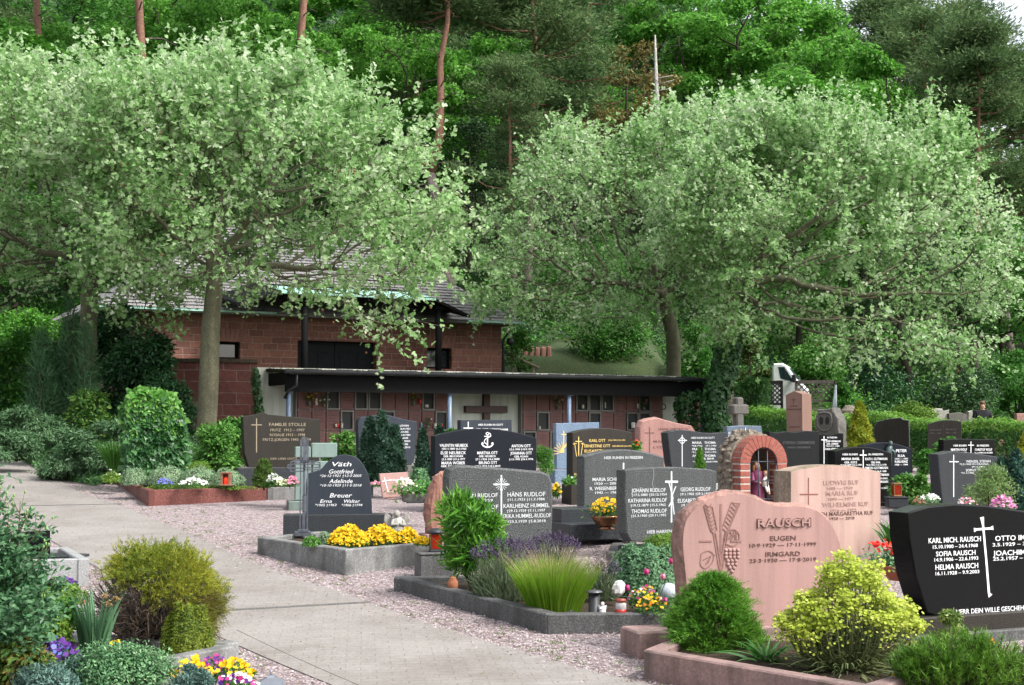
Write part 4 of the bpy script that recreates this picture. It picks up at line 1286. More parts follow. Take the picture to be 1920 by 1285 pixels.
# ------------------------------------------------------------------ shrubs: generic builder
def shrub(name, label, cat, px0, px1, ytop, ybot, d, mat, leaf=.06, shape='rhomb', n=6000, lumps=14, dep=1.0, seed=1, group=None, up=.45, stems=5, flat=.9, shell=.45, stem_mat=None, extra=None, irregular=.28, zb=None, axis=0.0, prof=None, part='foliage'):
    """a rounded bush filling the pixel box at depth d: lumps of leaves over branching stems"""
    rs = np.random.RandomState(seed)
    cx = (px0 + px1) / 2
    b = at(cx, ybot, d)
    if zb is not None: b.z = zb
    H_ = at(cx, ytop, d).z - b.z
    W_ = (px1 - px0) * d / F
    root = thing(name, label, cat, b, 0, group)
    C_ = []
    for i in range(lumps):
        z = rs.uniform(.12, .86)
        wz = math.sqrt(max(.05, 1 - (2 * z - .75) ** 2 * .8)) if prof is None else float(np.interp(z, prof[0], prof[1]))
        a = rs.uniform(0, 6.28); r_ = rs.uniform(.2, .95) ** .6
        C_.append((math.cos(a) * r_ * W_ * .36 * wz, math.sin(a) * r_ * W_ * .36 * wz * dep, z * H_ * .95, W_ * rs.uniform(.14, .24) * (1 + irregular * rs.normal()) * (.55 + .45 * wz)))
    per = n // lumps
    P, Nn, T = [], [], []
    for c in C_:
        r_ = max(.03, c[3])
        q = rs.normal(0, 1, (per, 3)); q /= np.linalg.norm(q, axis=1)[:, None]
        t = rs.uniform(shell, 1.05, per)[:, None]
        rv = min(r_ * flat, H_ * .32)
        p = np.array(c[:3]) + q * t * np.array([r_, r_ * max(.4, dep), rv])
        P.append(p); Nn.append(q * .55 + rs.normal(0, .55, (per, 3)) + np.array([0, 0, up])); T.append(q + np.array([0, 0, axis]) + rs.normal(0, .45, (per, 3)))
    P = np.concatenate(P); Nn = np.concatenate(Nn); T = np.concatenate(T)
    ok = (P[:, 2] > .0) & (P[:, 2] < H_ * 1.04)
    P, Nn, T = P[ok], Nn[ok], T[ok]
    mb = MB(); mb.leaves(P, Nn, rs.uniform(leaf * .65, leaf * 1.2, len(P)), shape, 0, rs, T)
    mb.build(part, mat, root)
    if stems:
        sm = MB()
        for c in C_[:max(stems, lumps // 2)]:
            a = np.array([c[0] * .12, c[1] * .12, -.03]); e = np.array(c[:3])
            sm.tube([a, (a + e) / 2 + np.array([c[0] * .1, c[1] * .1, H_ * .06]), e], [max(.004, W_ * .014), max(.003, W_ * .01), .002], 5, 0, True, False)
        sm.build('stem', stem_mat or bark_dark, root)
    return root, (W_, H_, C_)
def cone_shrub(name, label, cat, px0, px1, ytop, ybot, d, mat, n=5000, leaf=.08, shape='spray', seed=1, group=None, tips=1, pw=.75, dep=1.0):
    """an upright conifer: sprays on a tapering column, ragged outline"""
    rs = np.random.RandomState(seed)
    cx = (px0 + px1) / 2
    b = at(cx, ybot, d); H_ = at(cx, ytop, d).z - b.z; W_ = (px1 - px0) * d / F
    root = thing(name, label, cat, b, 0, group)
    mb = MB(); sm = MB()
    for k in range(tips):
        ox = 0 if tips == 1 else (k / (tips - 1) - .5) * W_ * .6
        oy = rs.normal(0, .1) * W_
        hk = H_ * (1 if k == tips // 2 else rs.uniform(.72, .95)); wk = W_ * (1 if tips == 1 else .62) / 2
        m_ = n // tips
        z = rs.beta(1.1, 1.35, m_)
        a = rs.uniform(0, 6.28, m_)
        bump = 1 + .18 * np.sin(a * 3 + z * 17 + k) + .12 * np.sin(a * 5 - z * 31)
        rad = wk * (1 - z) ** pw * np.minimum(1, .55 + z * 4) * bump * rs.uniform(.6, 1.0, m_)
        P = np.stack([ox + np.cos(a) * rad, oy + np.sin(a) * rad * dep, z * hk * .97], 1)
        o = np.stack([np.cos(a), np.sin(a), np.full(m_, 1.0)], 1)
        mb.leaves(P, np.stack([np.cos(a), np.sin(a), np.full(m_, .2)], 1) + rs.normal(0, .5, (m_, 3)), rs.uniform(leaf * .6, leaf * 1.25, m_), shape, 0, rs, o + rs.normal(0, .35, (m_, 3)))
        sm.tube([(ox * .2, oy * .2, -.03), (ox, oy, hk * .3), (ox, oy, hk * .9)], [W_ * .05, W_ * .035, .004], 6)
    mb.build('foliage', mat, root); sm.build('stem', bark_dark, root)
    return root
def hedge(name, label, a, b_, h0, h1, th, mat, mat_top, n, leaf, seed, base=None):
    rs = np.random.RandomState(seed)
    A, B = np.array(a[:2], float), np.array(b_[:2], float)
    L = np.linalg.norm(B - A); t = (B - A) / L; nn = np.array([-t[1], t[0]])
    root = thing(name, label, 'hedge', (A[0], A[1], 0))
    s = rs.uniform(0, 1, n); y = rs.uniform(-.5, .5, n) * th
    zt_ = h0 + (h1 - h0) * s + .06 * np.sin(s * L * 2.1) + .04 * np.sin(s * L * 5.3)
    zg = np.array([ground(*(A + t * L * v)) for v in np.linspace(0, 1, 40)])
    zb = np.interp(s, np.linspace(0, 1, 40), zg)
    w = rs.rand(n)
    z = zb + (zt_ - zb) * np.sqrt(rs.rand(n))
    face = rs.rand(n) < .72
    y = np.where(face, np.sign(y) * th * .5 * rs.uniform(.82, 1.04, n), y)
    top = rs.rand(n) < .25
    z = np.where(top, zt_ + rs.normal(0, .035, n), z)
    P = np.stack([t[0] * s * L + nn[0] * y, t[1] * s * L + nn[1] * y, z], 1)
    Nn = np.stack([nn[0] * np.sign(y), nn[1] * np.sign(y), np.where(top, 2, .35)], 1) + rs.normal(0, .5, (n, 3))
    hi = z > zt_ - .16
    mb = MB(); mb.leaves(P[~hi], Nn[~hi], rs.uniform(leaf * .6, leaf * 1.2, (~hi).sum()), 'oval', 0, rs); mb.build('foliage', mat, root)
    mb = MB(); mb.leaves(P[hi], Nn[hi], rs.uniform(leaf * .6, leaf * 1.1, hi.sum()), 'oval', 0, rs); mb.build('lit_new_growth', mat_top, root)  # paler top band: new leaves, with the sunlit tone put into the colour
    mb = MB()
    for i in range(int(L / .6)):
        p = t * (i * .6 + rs.rand() * .4); g0 = ground(*(A + p))
        mb.tube([(p[0], p[1], g0 - .05), (p[0] + rs.normal(0, .1), p[1] + rs.normal(0, .1), g0 + (h0 - g0) * .8)], [.03, .01], 5)
    mb.build('stem', bark_dark, root)
    return root
hedge_leaf = leafmat('hornbeam_leaf', [(.015, .062, .009), (.03, .105, .016), (.058, .16, .028)], .35, .5, .3, 1.2)  # side leaves toned down: shading of the hedge front put into colour
hedge_new_lit = leafmat('hornbeam_new_lit', [(.10, .24, .03), (.16, .33, .05), (.22, .40, .08)], .45, .5, .3, 1.2)
hz0 = at(1400, 772, 34.5); hz1 = at(2050, 805, 28.5)
hedge('hornbeam_hedge', 'long clipped green hedge running along behind the right gravestones', hz0, hz1, hz0.z, hz1.z, .9, hedge_leaf, hedge_new_lit, 26000, .075, 41)
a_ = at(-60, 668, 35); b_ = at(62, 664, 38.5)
hedge('clipped_hedge', 'dark clipped hedge at the left edge above the grassy bank', a_, b_, a_.z, b_.z, 1.0, dark_leaf, hedge_new_lit, 9000, .085, 42)

holly = leafmat('shade_shrub_leaf', [(.010, .045, .016), (.02, .075, .025), (.035, .115, .035), (.06, .15, .05)], .25, .4, .3, .8)
juni = leafmat('grey_green_juniper', [(.028, .08, .026), (.05, .125, .044), (.085, .17, .07), (.14, .23, .12)], .1, .6, .3, 1.2)
fresh = leafmat('fresh_leaf', [(.03, .12, .012), (.07, .21, .03), (.12, .30, .05), (.2, .38, .09)], .4, .5, .3, 1.0)
yellowgreen = leafmat('yellow_green_leaf', [(.09, .2, .02), (.16, .3, .04), (.25, .38, .07)], .4, .5, .3, 1.0)
G2 = 'shrubs round the left plane trunks'
shrub('evergreen_shrub', 'large dark evergreen shrub reaching up to the chapel eaves', 'shrub', 180, 345, 585, 830, 33.2, holly, .12, 'oval', 9000, 24, .8, 51)
shrub('evergreen_shrub', 'dark glossy shrub spreading at the foot of the sandstone wall', 'shrub', 250, 375, 690, 840, 31.8, holly, .1, 'oval', 5000, 14, .8, 52)
shrub('evergreen_shrub', 'lighter toothed shrub left of the ivy covered stone', 'shrub', 120, 225, 715, 840, 29.5, leafmat('mahonia_leaf', [(.02, .08, .015), (.045, .13, .02), (.09, .19, .03), (.15, .24, .04)], .25, .4, .3, .9), .1, 'oval', 3600, 12, .8, 53)
cone_shrub('young_pine', 'young dark pine with soft needles near the left edge of the path', 'pine', 55, 185, 545, 850, 30.5, leafmat('young_pine_needle', [(.014, .05, .016), (.026, .08, .026), (.045, .11, .038)], .1, .6, .3, .8), 7000, .22, 'needle', 54, None, 3, .6)
for i, (a, b_, t, bt, d, s) in enumerate([(-40, 90, 805, 862, 26.5, 1), (60, 190, 790, 905, 25.0, 2), (140, 260, 775, 890, 24.6, 3), (-20, 130, 755, 830, 28.5, 4)]):
    shrub('spreading_juniper', ['low grey green juniper beside the path at the left edge', 'low juniper mound where the gravel strip starts', 'low juniper behind the fine grassy tuft', 'juniper climbing the bank under the young pine'][i], 'juniper', a, b_, t, bt, d, juni, .08, 'frond', 12000, 22, 1.0, 60 + s, 'spreading junipers by the path', .9, 3, .5, .3)
shrub('leafy_bush', 'bright green rounded bush right of the nearer plane trunk', 'bush', 345, 470, 790, 895, 24.8, fresh, .075, 'oval', 5200, 16, .8, 71)
shrub('leafy_bush', 'fresh green bush below the sandstone wall behind the big dark gravestone', 'bush', 395, 480, 765, 870, 26.5, oak_leaf, .08, 'oval', 3000, 10, .8, 72)
shrub('leafy_bush', 'green bush between the dark gravestone and the twin conifer', 'bush', 600, 685, 803, 890, 25.6, fresh, .07, 'oval', 3000, 10, .8, 73)
shrub('leafy_bush', 'green bush beside the black anchor gravestone', 'bush', 990, 1052, 825, 895, 23.6, fresh, .06, 'lance', 2600, 9, .8, 74)
shrub('leafy_bush', 'small bush in front of the urn niches left of the second post', 'bush', 815, 870, 800, 870, 26.5, fresh, .06, 'oval', 1600, 7, .8, 75)
shrub('leafy_bush', 'tall shrub beyond the right end of the urn wall roof', 'bush', 1375, 1450, 690, 800, 41.5, leafmat('soft_green_leaf', [(.05, .16, .03), (.09, .23, .06), (.15, .30, .10)], .4, .5, .3, .8), .1, 'oval', 4000, 14, .8, 76)
shrub('leafy_bush', 'yellowing shrub left of the white van', 'bush', 1380, 1446, 600, 770, 47.5, leafmat('olive_leaf', [(.04, .075, .012), (.07, .11, .02), (.11, .15, .03)], .3, .5, .3, .6), .12, 'oval', 4500, 16, .8, 77)
shrub('leafy_bush', 'bright shrub on the bank behind the hedge near the boulder', 'bush', 1650, 1760, 755, 800, 41, yellowgreen, .09, 'oval', 3000, 12, .8, 78)
shrub('leafy_bush', 'dark rhododendron like shrub behind the man', 'bush', 1700, 1900, 690, 800, 50.5, dark_leaf, .13, 'oval', 4600, 16, .8, 79)
shrub('leafy_bush', 'ivy grown bush at the right end of the lattice fence', 'bush', 1552, 1600, 705, 800, 44.8, oak_leaf, .1, 'oval', 2200, 9, .8, 80)
shrub('leafy_bush', 'green thicket above the right part of the hedge', 'bush', 1560, 1720, 640, 790, 54, holly, .15, 'oval', 5200, 16, .8, 81)
shrub('leafy_bush', 'light green bush climbing the slope right of the chapel', 'bush', 940, 1010, 610, 700, 47.2, fresh, .1, 'oval', 2600, 10, .8, 82)
shrub('leafy_bush', 'dense green bush behind the middle of the urn wall roof', 'bush', 1040, 1240, 560, 705, 50, oak_leaf, .13, 'oval', 7000, 22, .6, 83)
shrub('leafy_bush', 'deep green bush between the two right plane trunks', 'bush', 1225, 1400, 590, 760, 49, oak_leaf, .13, 'oval', 6000, 18, .6, 84)
shrub('leafy_bush', 'bright green thicket behind the cab of the white van', 'bush', 1470, 1600, 610, 740, 52.5, fresh, .13, 'oval', 5000, 16, .6, 85)
shrub('leafy_bush', 'green shrub at the right edge behind the hedge', 'bush', 1830, 1990, 640, 790, 52, oak_leaf, .14, 'oval', 5000, 16, .6, 86)
shrub('leafy_bush', 'bright green tree foliage at the far left above the hedge', 'bush', -40, 130, 560, 690, 43, beech_leaf, .13, 'oval', 4500, 14, .6, 87)
for i, (a, b2, t, bt, d, m_, lab) in enumerate([(50, 200, 600, 800, 34.6, holly, 'dark shrub mass round the farther left plane trunk'), (130, 300, 525, 800, 35.2, holly, 'tall dark shrub hiding the left end of the chapel'), (-30, 120, 600, 800, 36, oak_leaf, 'green shrub behind the young dark pine'), (225, 330, 640, 830, 33.6, dark_leaf, 'dark shrub left of the sandstone wall')]):
    shrub('evergreen_shrub', lab, 'shrub', a, b2, t, bt, d, m_, .12, 'oval', 7000, 24, .7, 900 + i)
rs = np.random.RandomState(911)
P, Nn = [], []
for i in range(52000):
    y = rs.uniform(22.5, 34.5); e0_ = pR(y) + .05 + .3 * (y < 25.2) * (25.2 - y); x = e0_ + rs.rand() ** 1.3 * 5.0
    if x > -6.2 - (y - 24) * .05 or x < e0_: continue
    if y < 24.2 and x > -6.9: continue
    t = min(1, (x - e0_) / 2.2)
    h = t ** .6 * (.42 + .35 * math.sin(x * 2.1 + y) * math.cos(y * 1.3 - x)) + .05
    P.append((x, y, ground(x, y) + h * rs.uniform(.55, 1.05))); Nn.append((-.3, -.5, .8))
P = np.array(P); n = len(P)
mb = MB(); w_ = rs.rand(n) + .35 * np.sin(P[:, 0] * 1.7) * np.cos(P[:, 1] * 1.1)
for k_, (lo, hi) in enumerate(((-9, .45), (.45, 9))):
    s_ = (w_ > lo) & (w_ <= hi); mb.leaves(P[s_], np.array(Nn)[s_] + rs.normal(0, .5, (s_.sum(), 3)), rs.uniform(.05, .12, s_.sum()), 'frond' if k_ == 0 else 'oval', k_, rs, rs.normal(0, .6, (s_.sum(), 3)) + (.5, -.5, .2))
prop(mb.build('ground_cover', [leafmat('bank_juniper', [(.03, .085, .03), (.055, .13, .05), (.09, .18, .08), (.15, .24, .13)], .15, .6, .3, 1.2), leafmat('bank_leaf', [(.03, .10, .02), (.06, .16, .035), (.10, .22, .06)], .25, .5, .3, .8)]), kind='stuff')
# ivy on the trunk and on the urn wall
def ivy(label, pts, d, n, spread, mat, leaf, seed, name='climbing_ivy'):
    rs = np.random.RandomState(seed)
    Q = [np.array(at(x, y, d)) for x, y in pts]
    b = Q[0].copy()
    root = thing(name, label, 'ivy', tuple(b))
    C = np.array(catmull([q - b for q in Q], 10))
    i = rs.randint(0, len(C), n)
    a = rs.uniform(0, 6.28, n)
    r_ = spread * rs.uniform(.75, 1.2, n)
    P = C[i] + np.stack([np.cos(a) * r_, np.sin(a) * r_, rs.normal(0, .08, n)], 1)
    Nn = np.stack([np.cos(a), np.sin(a), np.full(n, .3)], 1) + rs.normal(0, .35, (n, 3))
    mb = MB(); mb.leaves(P, Nn, rs.uniform(leaf * .6, leaf * 1.2, n), 'ivy', 0, rs, rs.normal(0, .5, (n, 3)) + (0, 0, -.6)); mb.build('foliage', mat, root)
    mb = MB(); mb.tube(C + np.array([0, -spread * .9, 0]), .015, 5); mb.build('stem', bark_dark, root)
ivy_dark = leafmat('ivy_dark', [(.012, .05, .014), (.025, .08, .02), (.045, .12, .03)], .2, .4, .3, 1.5)
ivy('dark ivy thickly wrapping the plane trunk at the right end of the urn wall', [(1348, 805), (1338, 770), (1344, 730), (1358, 695), (1364, 650)], 39.0, 2400, .33, ivy_dark, .12, 91)
ivy('ivy growing up the red wall beside the last blue post', [(1290, 830), (1292, 790), (1284, 760), (1300, 740)], 39.6, 900, .3, ivy_dark, .1, 92)
ivy('narrow ivy strip climbing the plaster at the left end of the urn wall', [(486, 785), (484, 750), (480, 720), (478, 700)], 34.0, 420, .09, ivy_dark, .08, 93)
# ------------------------------------------------------------------ gravestones
def zpt(px, py, z):
    r = ray(px, py)
    return Vector((0, 0, EYE)) + r * ((z - EYE) / r.z)
gr_dark = speckle('dark_grey_granite', (.032, .036, .04), .45, 110, .35, light=(.095, .10, .105), stain=.1)
gr_mid = speckle('grey_speckled_granite', (.06, .066, .066), .55, 90, .45, light=(.185, .19, .185), stain=.12)
gr_slate = speckle('blue_black_slate', (.034, .041, .052), .15, 120, .5, stain=.1)
gr_black = speckle('polished_black_granite', (.006, .0065, .007), .4, 160, .22, light=(.016, .016, .016), stain=.0)
for _m in (gr_black, gr_slate, gr_dark, gr_mid): _m.node_tree.nodes['Principled BSDF'].inputs['Specular IOR Level'].default_value = .15
gr_brown = speckle('brown_black_granite', (.028, .025, .021), .4, 100, .5, light=(.07, .062, .05), stain=.15)
gr_blue = speckle('blue_granite', (.13, .19, .27), .4, 70, .3, light=(.34, .40, .47), stain=.1)
gr_pink = speckle('rose_granite', (.29, .155, .135), .35, 80, .6, light=(.52, .33, .29), stain=.25, bump=.4)
ss_pink = speckle('pink_sandstone', (.335, .20, .177), .07, 120, .85, stain=.3, stain_c=(.33, .19, .17), stain_scale=1.6, bump=.2)
ss_pink_rough = speckle('weathered_pink_sandstone', (.32, .175, .145), .25, 35, .95, stain=.75, stain_c=(.12, .085, .07), stain_scale=5, bump=1.0)
ss_pale = speckle('pale_pink_sandstone', (.39, .255, .22), .08, 110, .85, stain=.45, stain_c=(.38, .28, .22), stain_scale=2.2, bump=.25)
ss_brown = speckle('brown_pink_sandstone', (.19, .112, .087), .1, 110, .85, stain=.35, stain_c=(.2, .12, .09), bump=.3)
weathered = speckle('weathered_grey_stone', (.115, .108, .097), .3, 40, .95, stain=.7, stain_c=(.07, .07, .06), stain_scale=3.5, bump=1.0)
kerb_grey = speckle('grey_kerb_granite', (.22, .22, .215), .3, 80, .7, light=(.36, .36, .35), stain=.75, stain_c=(.075, .075, .07), stain_scale=3.2, bump=.4)
kerb_dark = speckle('dark_kerb_granite', (.10, .10, .10), .4, 80, .6, light=(.2, .2, .2), stain=.6, stain_c=(.045, .045, .042), stain_scale=3.5, bump=.4)
kerb_red = speckle('red_granite_kerb', (.17, .06, .05), .45, 70, .5, light=(.26, .12, .10), stain=.4, stain_c=(.08, .035, .03))
kerb_pink = speckle('pink_sandstone_kerb', (.27, .17, .155), .2, 60, .9, stain=.8, stain_c=(.10, .08, .07), stain_scale=3, bump=.7)
pale_granite = speckle('pale_granite', (.27, .275, .275), .3, 90, .6, stain=.3, stain_c=(.2, .2, .19), bump=.2)
green_stone = speckle('green_grey_stone', (.19, .26, .235), .15, 70, .4, stain=.4, stain_c=(.12, .17, .15))
soil = speckle('bed_soil', (.055, .04, .028), .5, 60, 1.0, stain=.6, stain_c=(.03, .025, .02), bump=1)
white_letter = plain('white_lettering', (.78, .79, .80), .6, var=.04)
silver_letter = plain('silver_lettering', (.60, .62, .63), .45, var=.05)
dim_letter = plain('dim_lettering', (.13, .11, .085), .6)
tan_letter = plain('tan_lettering', (.30, .25, .17), .6)
gold_letter = plain('gold_lettering', (.72, .52, .17), .35, var=.1)
brown_letter = plain('engraved_brown', (.11, .055, .045), .9)
brown_soft = plain('engraved_faded', (.31, .19, .165), .9)
red_letter = plain('engraved_red', (.22, .07, .055), .9)

class Stone:
    def __init__(self, name, label, out, d, mat, yaw=24, th=.16, bv=.012, bd=None, side=None, plinth=True, pm=None, pw=1.1, jit=0.0, zb=None, cat='gravestone', group='gravestones of the cemetery', part='slab', po=.06, seed=0, pk=1.0):
        xs_ = [p[0] for p in out]
        self.pl = pl = Pl((min(xs_) + max(xs_)) / 2, d, yaw)
        L = [pl.loc(*p) for p in out]
        bot = min(z for _, z in L)
        g = ground(pl.p.x, pl.p.y)
        base = min(g, bot) if plinth else bot
        self.root = thing(name, label, cat, (pl.p.x, pl.p.y, base), pl.yaw, group)
        pl.zb = base
        self.th = th
        L = [(s, z - base) for s, z in L]
        mb = MB(); mb.prism(L, 0, th, 0, bv, bd, 1 if side else 0, jit=jit, seed=seed)
        mb.build(part, [mat, side] if side else mat, self.root)
        self.L = L
        if plinth and bot - g > .03:
            s0, s1 = min(s for s, _ in L), max(s for s, _ in L)
            w = (s1 - s0) * pw
            mb = MB(); h = bot - base
            mb.box(((s0 + s1) / 2, th / 2, (h - .12) / 2 - .004), (w, (th + 2 * po) * pk, h + .12 - .006), 0, 0, .008)
            mb.build('plinth', pm or mat, self.root)
    def text(self, rows, mat, bold=.012, shear=0.0, name='lettering'):
        mb = MB()
        for r in rows: put_text(mb, self.pl, *r[:5], bold=bold, shear=shear)
        mb.build(name, mat, self.root); return self
    def lines(self, S, mat, name):
        mb = MB()
        for i, (pts, w) in enumerate(S): stroke(mb, self.pl, pts, w, off=-.002 - .0006 * (i % 4))
        mb.build(name, mat, self.root); return self
    def cross(self, cx, y0, y1, x0, x1, yb, w, mat, name='cross'):
        return self.lines([([(cx, y0), (cx, y1)], w), ([(x0, yb), (x1, yb)], w)], mat, name)
    def block(self, name, px0, px1, py0, py1, mat, off=-.05, depth=.3, bev=.008, px_off=None):
        a, z1 = self.pl.loc(px0, py0, off); b_, z0 = self.pl.loc(px1, py1, off)
        mb = MB(); mb.box(((a + b_) / 2, off + depth / 2, (z0 + z1) / 2), (b_ - a, depth, abs(z1 - z0)), 0, 0, bev)
        return mb.build(name, mat, self.root)
def arch(x0, x1, ybot, yl, yr, ymid, k=12, bow=None):
    """outline with a bowed top: left height yl, right yr, crest ymid"""
    top = []
    for i in range(k + 1):
        t = i / k
        y = yl + (yr - yl) * t - ((yl + yr) / 2 - ymid) * (1 - (2 * t - 1) ** 2)
        top.append((x1 + (x0 - x1) * (1 - t) if False else x0 + (x1 - x0) * t, y))
    return [(x0, ybot)] + top + [(x1, ybot)]

for _m in MATS.values():
    if 'granite' in _m.name or 'black' in _m.name: _m.node_tree.nodes['Principled BSDF'].inputs['Specular IOR Level'].default_value = .15
# big pink sandstone with wheat and grapes
out = catmull([(1290, 1182), (1282, 1090), (1276, 1010), (1288, 965), (1322, 938), (1372, 921), (1412, 928), (1455, 944), (1510, 946), (1545, 962), (1572, 1000), (1583, 1050), (1584, 1120), (1582, 1182)], 5)
S = Stone('gravestone', 'large pink sandstone gravestone carved with wheat ears and grapes beside raised block letters', out, 10.2, ss_pink, 17, .2, .02, .035, ss_pink_rough, False, jit=.006, seed=4)
S.text([('EUGEN', 1468, 1013.5, 48, 9.5), ('10·9·1929 — 17·11·1999', 1468, 1025, 125, 7.5), ('IRMGARD', 1468, 1043, 65, 9.5), ('23·3·1930 — 17·8·2019', 1468, 1053.5, 125, 7.5)], brown_letter, .018)
S.text([('RAUSCH', 1470, 989, 102, 19)], brown_letter, .075, 0, 'letter_shadow')
mb = MB(); put_text(mb, S.pl, 'RAUSCH', 1469.5, 988, 98, 16, off=-.006, bold=.03, depth=.008); mb.build('raised_name', ss_pink, S.root)
St = [([(1352, 945), (1352, 1072)], 4), ([(1312, 1015), (1335, 1015)], 3), ([(1370, 1015), (1391, 1015)], 3)]
for sx, tx, b in ((1338, 1328, 1000), (1362, 1380, 994)):
    for k in range(8):
        t = k / 7; x = sx + (tx - sx) * t; y = b - 48 * t + (4 if tx > sx else 0)
        St += [([(x - 6, y - 7), (x, y)], 2), ([(x + 6, y - 7), (x, y)], 2)]
    St += [([(sx - 6, b - 8), (tx - 8, b - 52), (tx + 8, b - 50), (sx + 7, b - 6)], 1.6), ([(sx, b), (1350, 1072)], 3), ([(sx + 4, b), (1354, 1072)], 2)]
for k in range(6): St.append((catmull([(1357 + k * 3, 1012), (1360 + k * 4, 1000 - (k % 3) * 3), (1366 + k * 3, 996 + k * 4)], 3), 1.4))
St.append((catmull([(1358, 1016), (1362, 998), (1376, 993), (1386, 1002), (1385, 1016), (1375, 1024), (1362, 1020), (1358, 1016)], 4), 2))
St.append((catmull([(1314, 1050), (1316, 1038), (1328, 1033), (1338, 1040), (1336, 1054), (1324, 1066), (1314, 1060), (1314, 1050)], 4), 2))
for k in range(3): St.append(([(1334, 1042), (1318 + k * 5, 1062 - k * 3 - (12 if k == 0 else 0))], 1.2))
St.append((catmull([(1338, 1042), (1346, 1038), (1360, 1034), (1364, 1026)], 4), 2))
S.lines(St, plain('carved_shade', (.25, .135, .115), .95), 'wheat_carving')
mb = MB()
for r_, nn_ in enumerate((4, 4, 4, 3, 3, 2, 1)):
    for c in range(nn_):
        x = 1372 + (c - (nn_ - 1) / 2) * 7.6; y = 1032 + r_ * 6.6
        s, z = S.pl.loc(x, y); mb.ell((s, 0, z), (.0155, .016, .0155), 6)
mb.build('grape_cluster', ss_pink, S.root)
S.block('plinth', 1196, 1600, 1186, 1246, kerb_pink, -.05, .34, .012)

# polished black stone with white cross at the right edge
out = [(1760, 1158), (1738, 1150), (1716, 1080), (1704, 1010), (1701, 962), (1740, 950), (1790, 945), (1850, 948), (1920, 958), (1990, 974), (2036, 990), (2030, 1080), (2016, 1140), (2000, 1150)]
S = Stone('gravestone', 'polished black granite gravestone with long white cross at the right edge', out, 10.7, gr_black, 24, .22, .012, None, None, False)
S.text([('KARL MICH. RAUSCH', 1790, 1017, 98, 10.5), ('15.10.1900 – 24.4.1968', 1791, 1027.5, 84, 7), ('SOFIA RAUSCH', 1792, 1042, 74, 10), ('14.9.1906 – 22.6.1993', 1793, 1051.5, 82, 7), ('HELMA RAUSCH', 1794, 1067, 80, 10.5), ('16.11.1928 – 9.9.2003', 1795, 1077, 82, 7),
        ('OTTO IMHOF', 1908, 1013, 84, 10.5), ('3.5.1929 – 3.1.2011', 1909, 1023, 96, 7), ('JOACHIM IMHOF', 1916, 1040, 108, 10.5), ('25.2.1957 – 14.8.1999', 1914, 1049, 104, 7), ('HERR DEIN WILLE GESCHEHE!', 1860, 1148, 134, 10)], white_letter, .02)
S.lines([([(1841, 970), (1843, 985), (1849, 1050), (1854, 1112), (1857, 1118)], [9, 4.5, 4.5, 5, 10]), ([(1826, 994), (1831, 993), (1857, 991), (1862, 990)], [8, 4, 4, 8])], white_letter, 'cross')
S.block('plinth', 1716, 2060, 1160, 1194, gr_brown, -.06, .4, .01)
S.block('step', 1690, 2090, 1196, 1230, kerb_dark, -.12, .52, .01)

# pale sandstone behind
out = arch(1482, 1652, 1072, 884, 886, 872)
S = Stone('gravestone', 'tall pale pink sandstone gravestone with thin engraved red cross behind the wheat carved stone', out, 13.6, ss_pale, 26, .27, .01, None, speckle('mossy_sandstone_edge', (.27, .20, .15), .25, 40, .95, stain=.8, stain_c=(.11, .10, .06), stain_scale=4, bump=.6))
S.text([('LUDWIG RUF', 1577, 909, 66, 9), ('1885 — 1949', 1575, 918, 48, 5.5), ('MARIA RUF', 1579, 929, 60, 9), ('1890 — 1977', 1577, 938, 48, 5.5), ('WILHELMINE RUF', 1585, 950, 86, 9), ('1916 — 1992', 1582, 959, 48, 5.5)], brown_soft, .012)
S.text([('ELISABETH MARGARETHA RUF', 1571, 967, 132, 8), ('1920 — 2018', 1579, 974.5, 46, 5.5)], brown_letter, .015)
S.cross(1516, 896, 952, 1500, 1534, 927, 1.8, red_letter)

# grey speckled stone with starry cross behind the laurel
out = [(842, 1062), (838, 960), (838, 895), (842, 880), (856, 873), (880, 873), (960, 879), (1015, 884), (1030, 890), (1036, 905), (1037, 960), (1033, 1062)]
S = Stone('gravestone', 'grey speckled granite gravestone with rayed white cross behind the laurel shrub', out, 14.2, gr_mid, 20, .17, .022, .02, None, True, kerb_grey, 1.06)
S.text([('JOHÄNN RUDLOF', 892, 933, 82, 8.5), ('†11.3.1959', 900, 941, 48, 5.5), ('MARIA RUDLOF', 894, 955, 80, 8.5), ('†4.9.1973', 905, 964, 40, 5.5), ('HÄNS RUDLOF', 987, 931, 71, 9), ('†11.1.1933 †11.7.1984', 986, 939, 70, 5.5), ('KARLHEINZ HUMMEL', 987, 952, 86, 8.5), ('†29.12.1929 †7.11.1997', 986, 960, 72, 5.5), ('ERIKA HUMMEL-RUDLOF', 988, 971, 90, 8.5), ('†23.3.1939 †5.8.2018', 987, 980, 72, 5.5)], silver_letter, .012)
ry = [([(940, 891), (940, 996)], 2.8), ([(925, 908.5), (955, 908.5)], 2.8)]
for k in range(16):
    a = math.pi * 2 * (k + .5) / 16; ry.append(([(940 + 5 * math.cos(a), 908.5 + 5 * math.sin(a)), (940 + 12 * math.cos(a), 908.5 + 12 * math.sin(a))], .8))
S.lines(ry, silver_letter, 'cross')

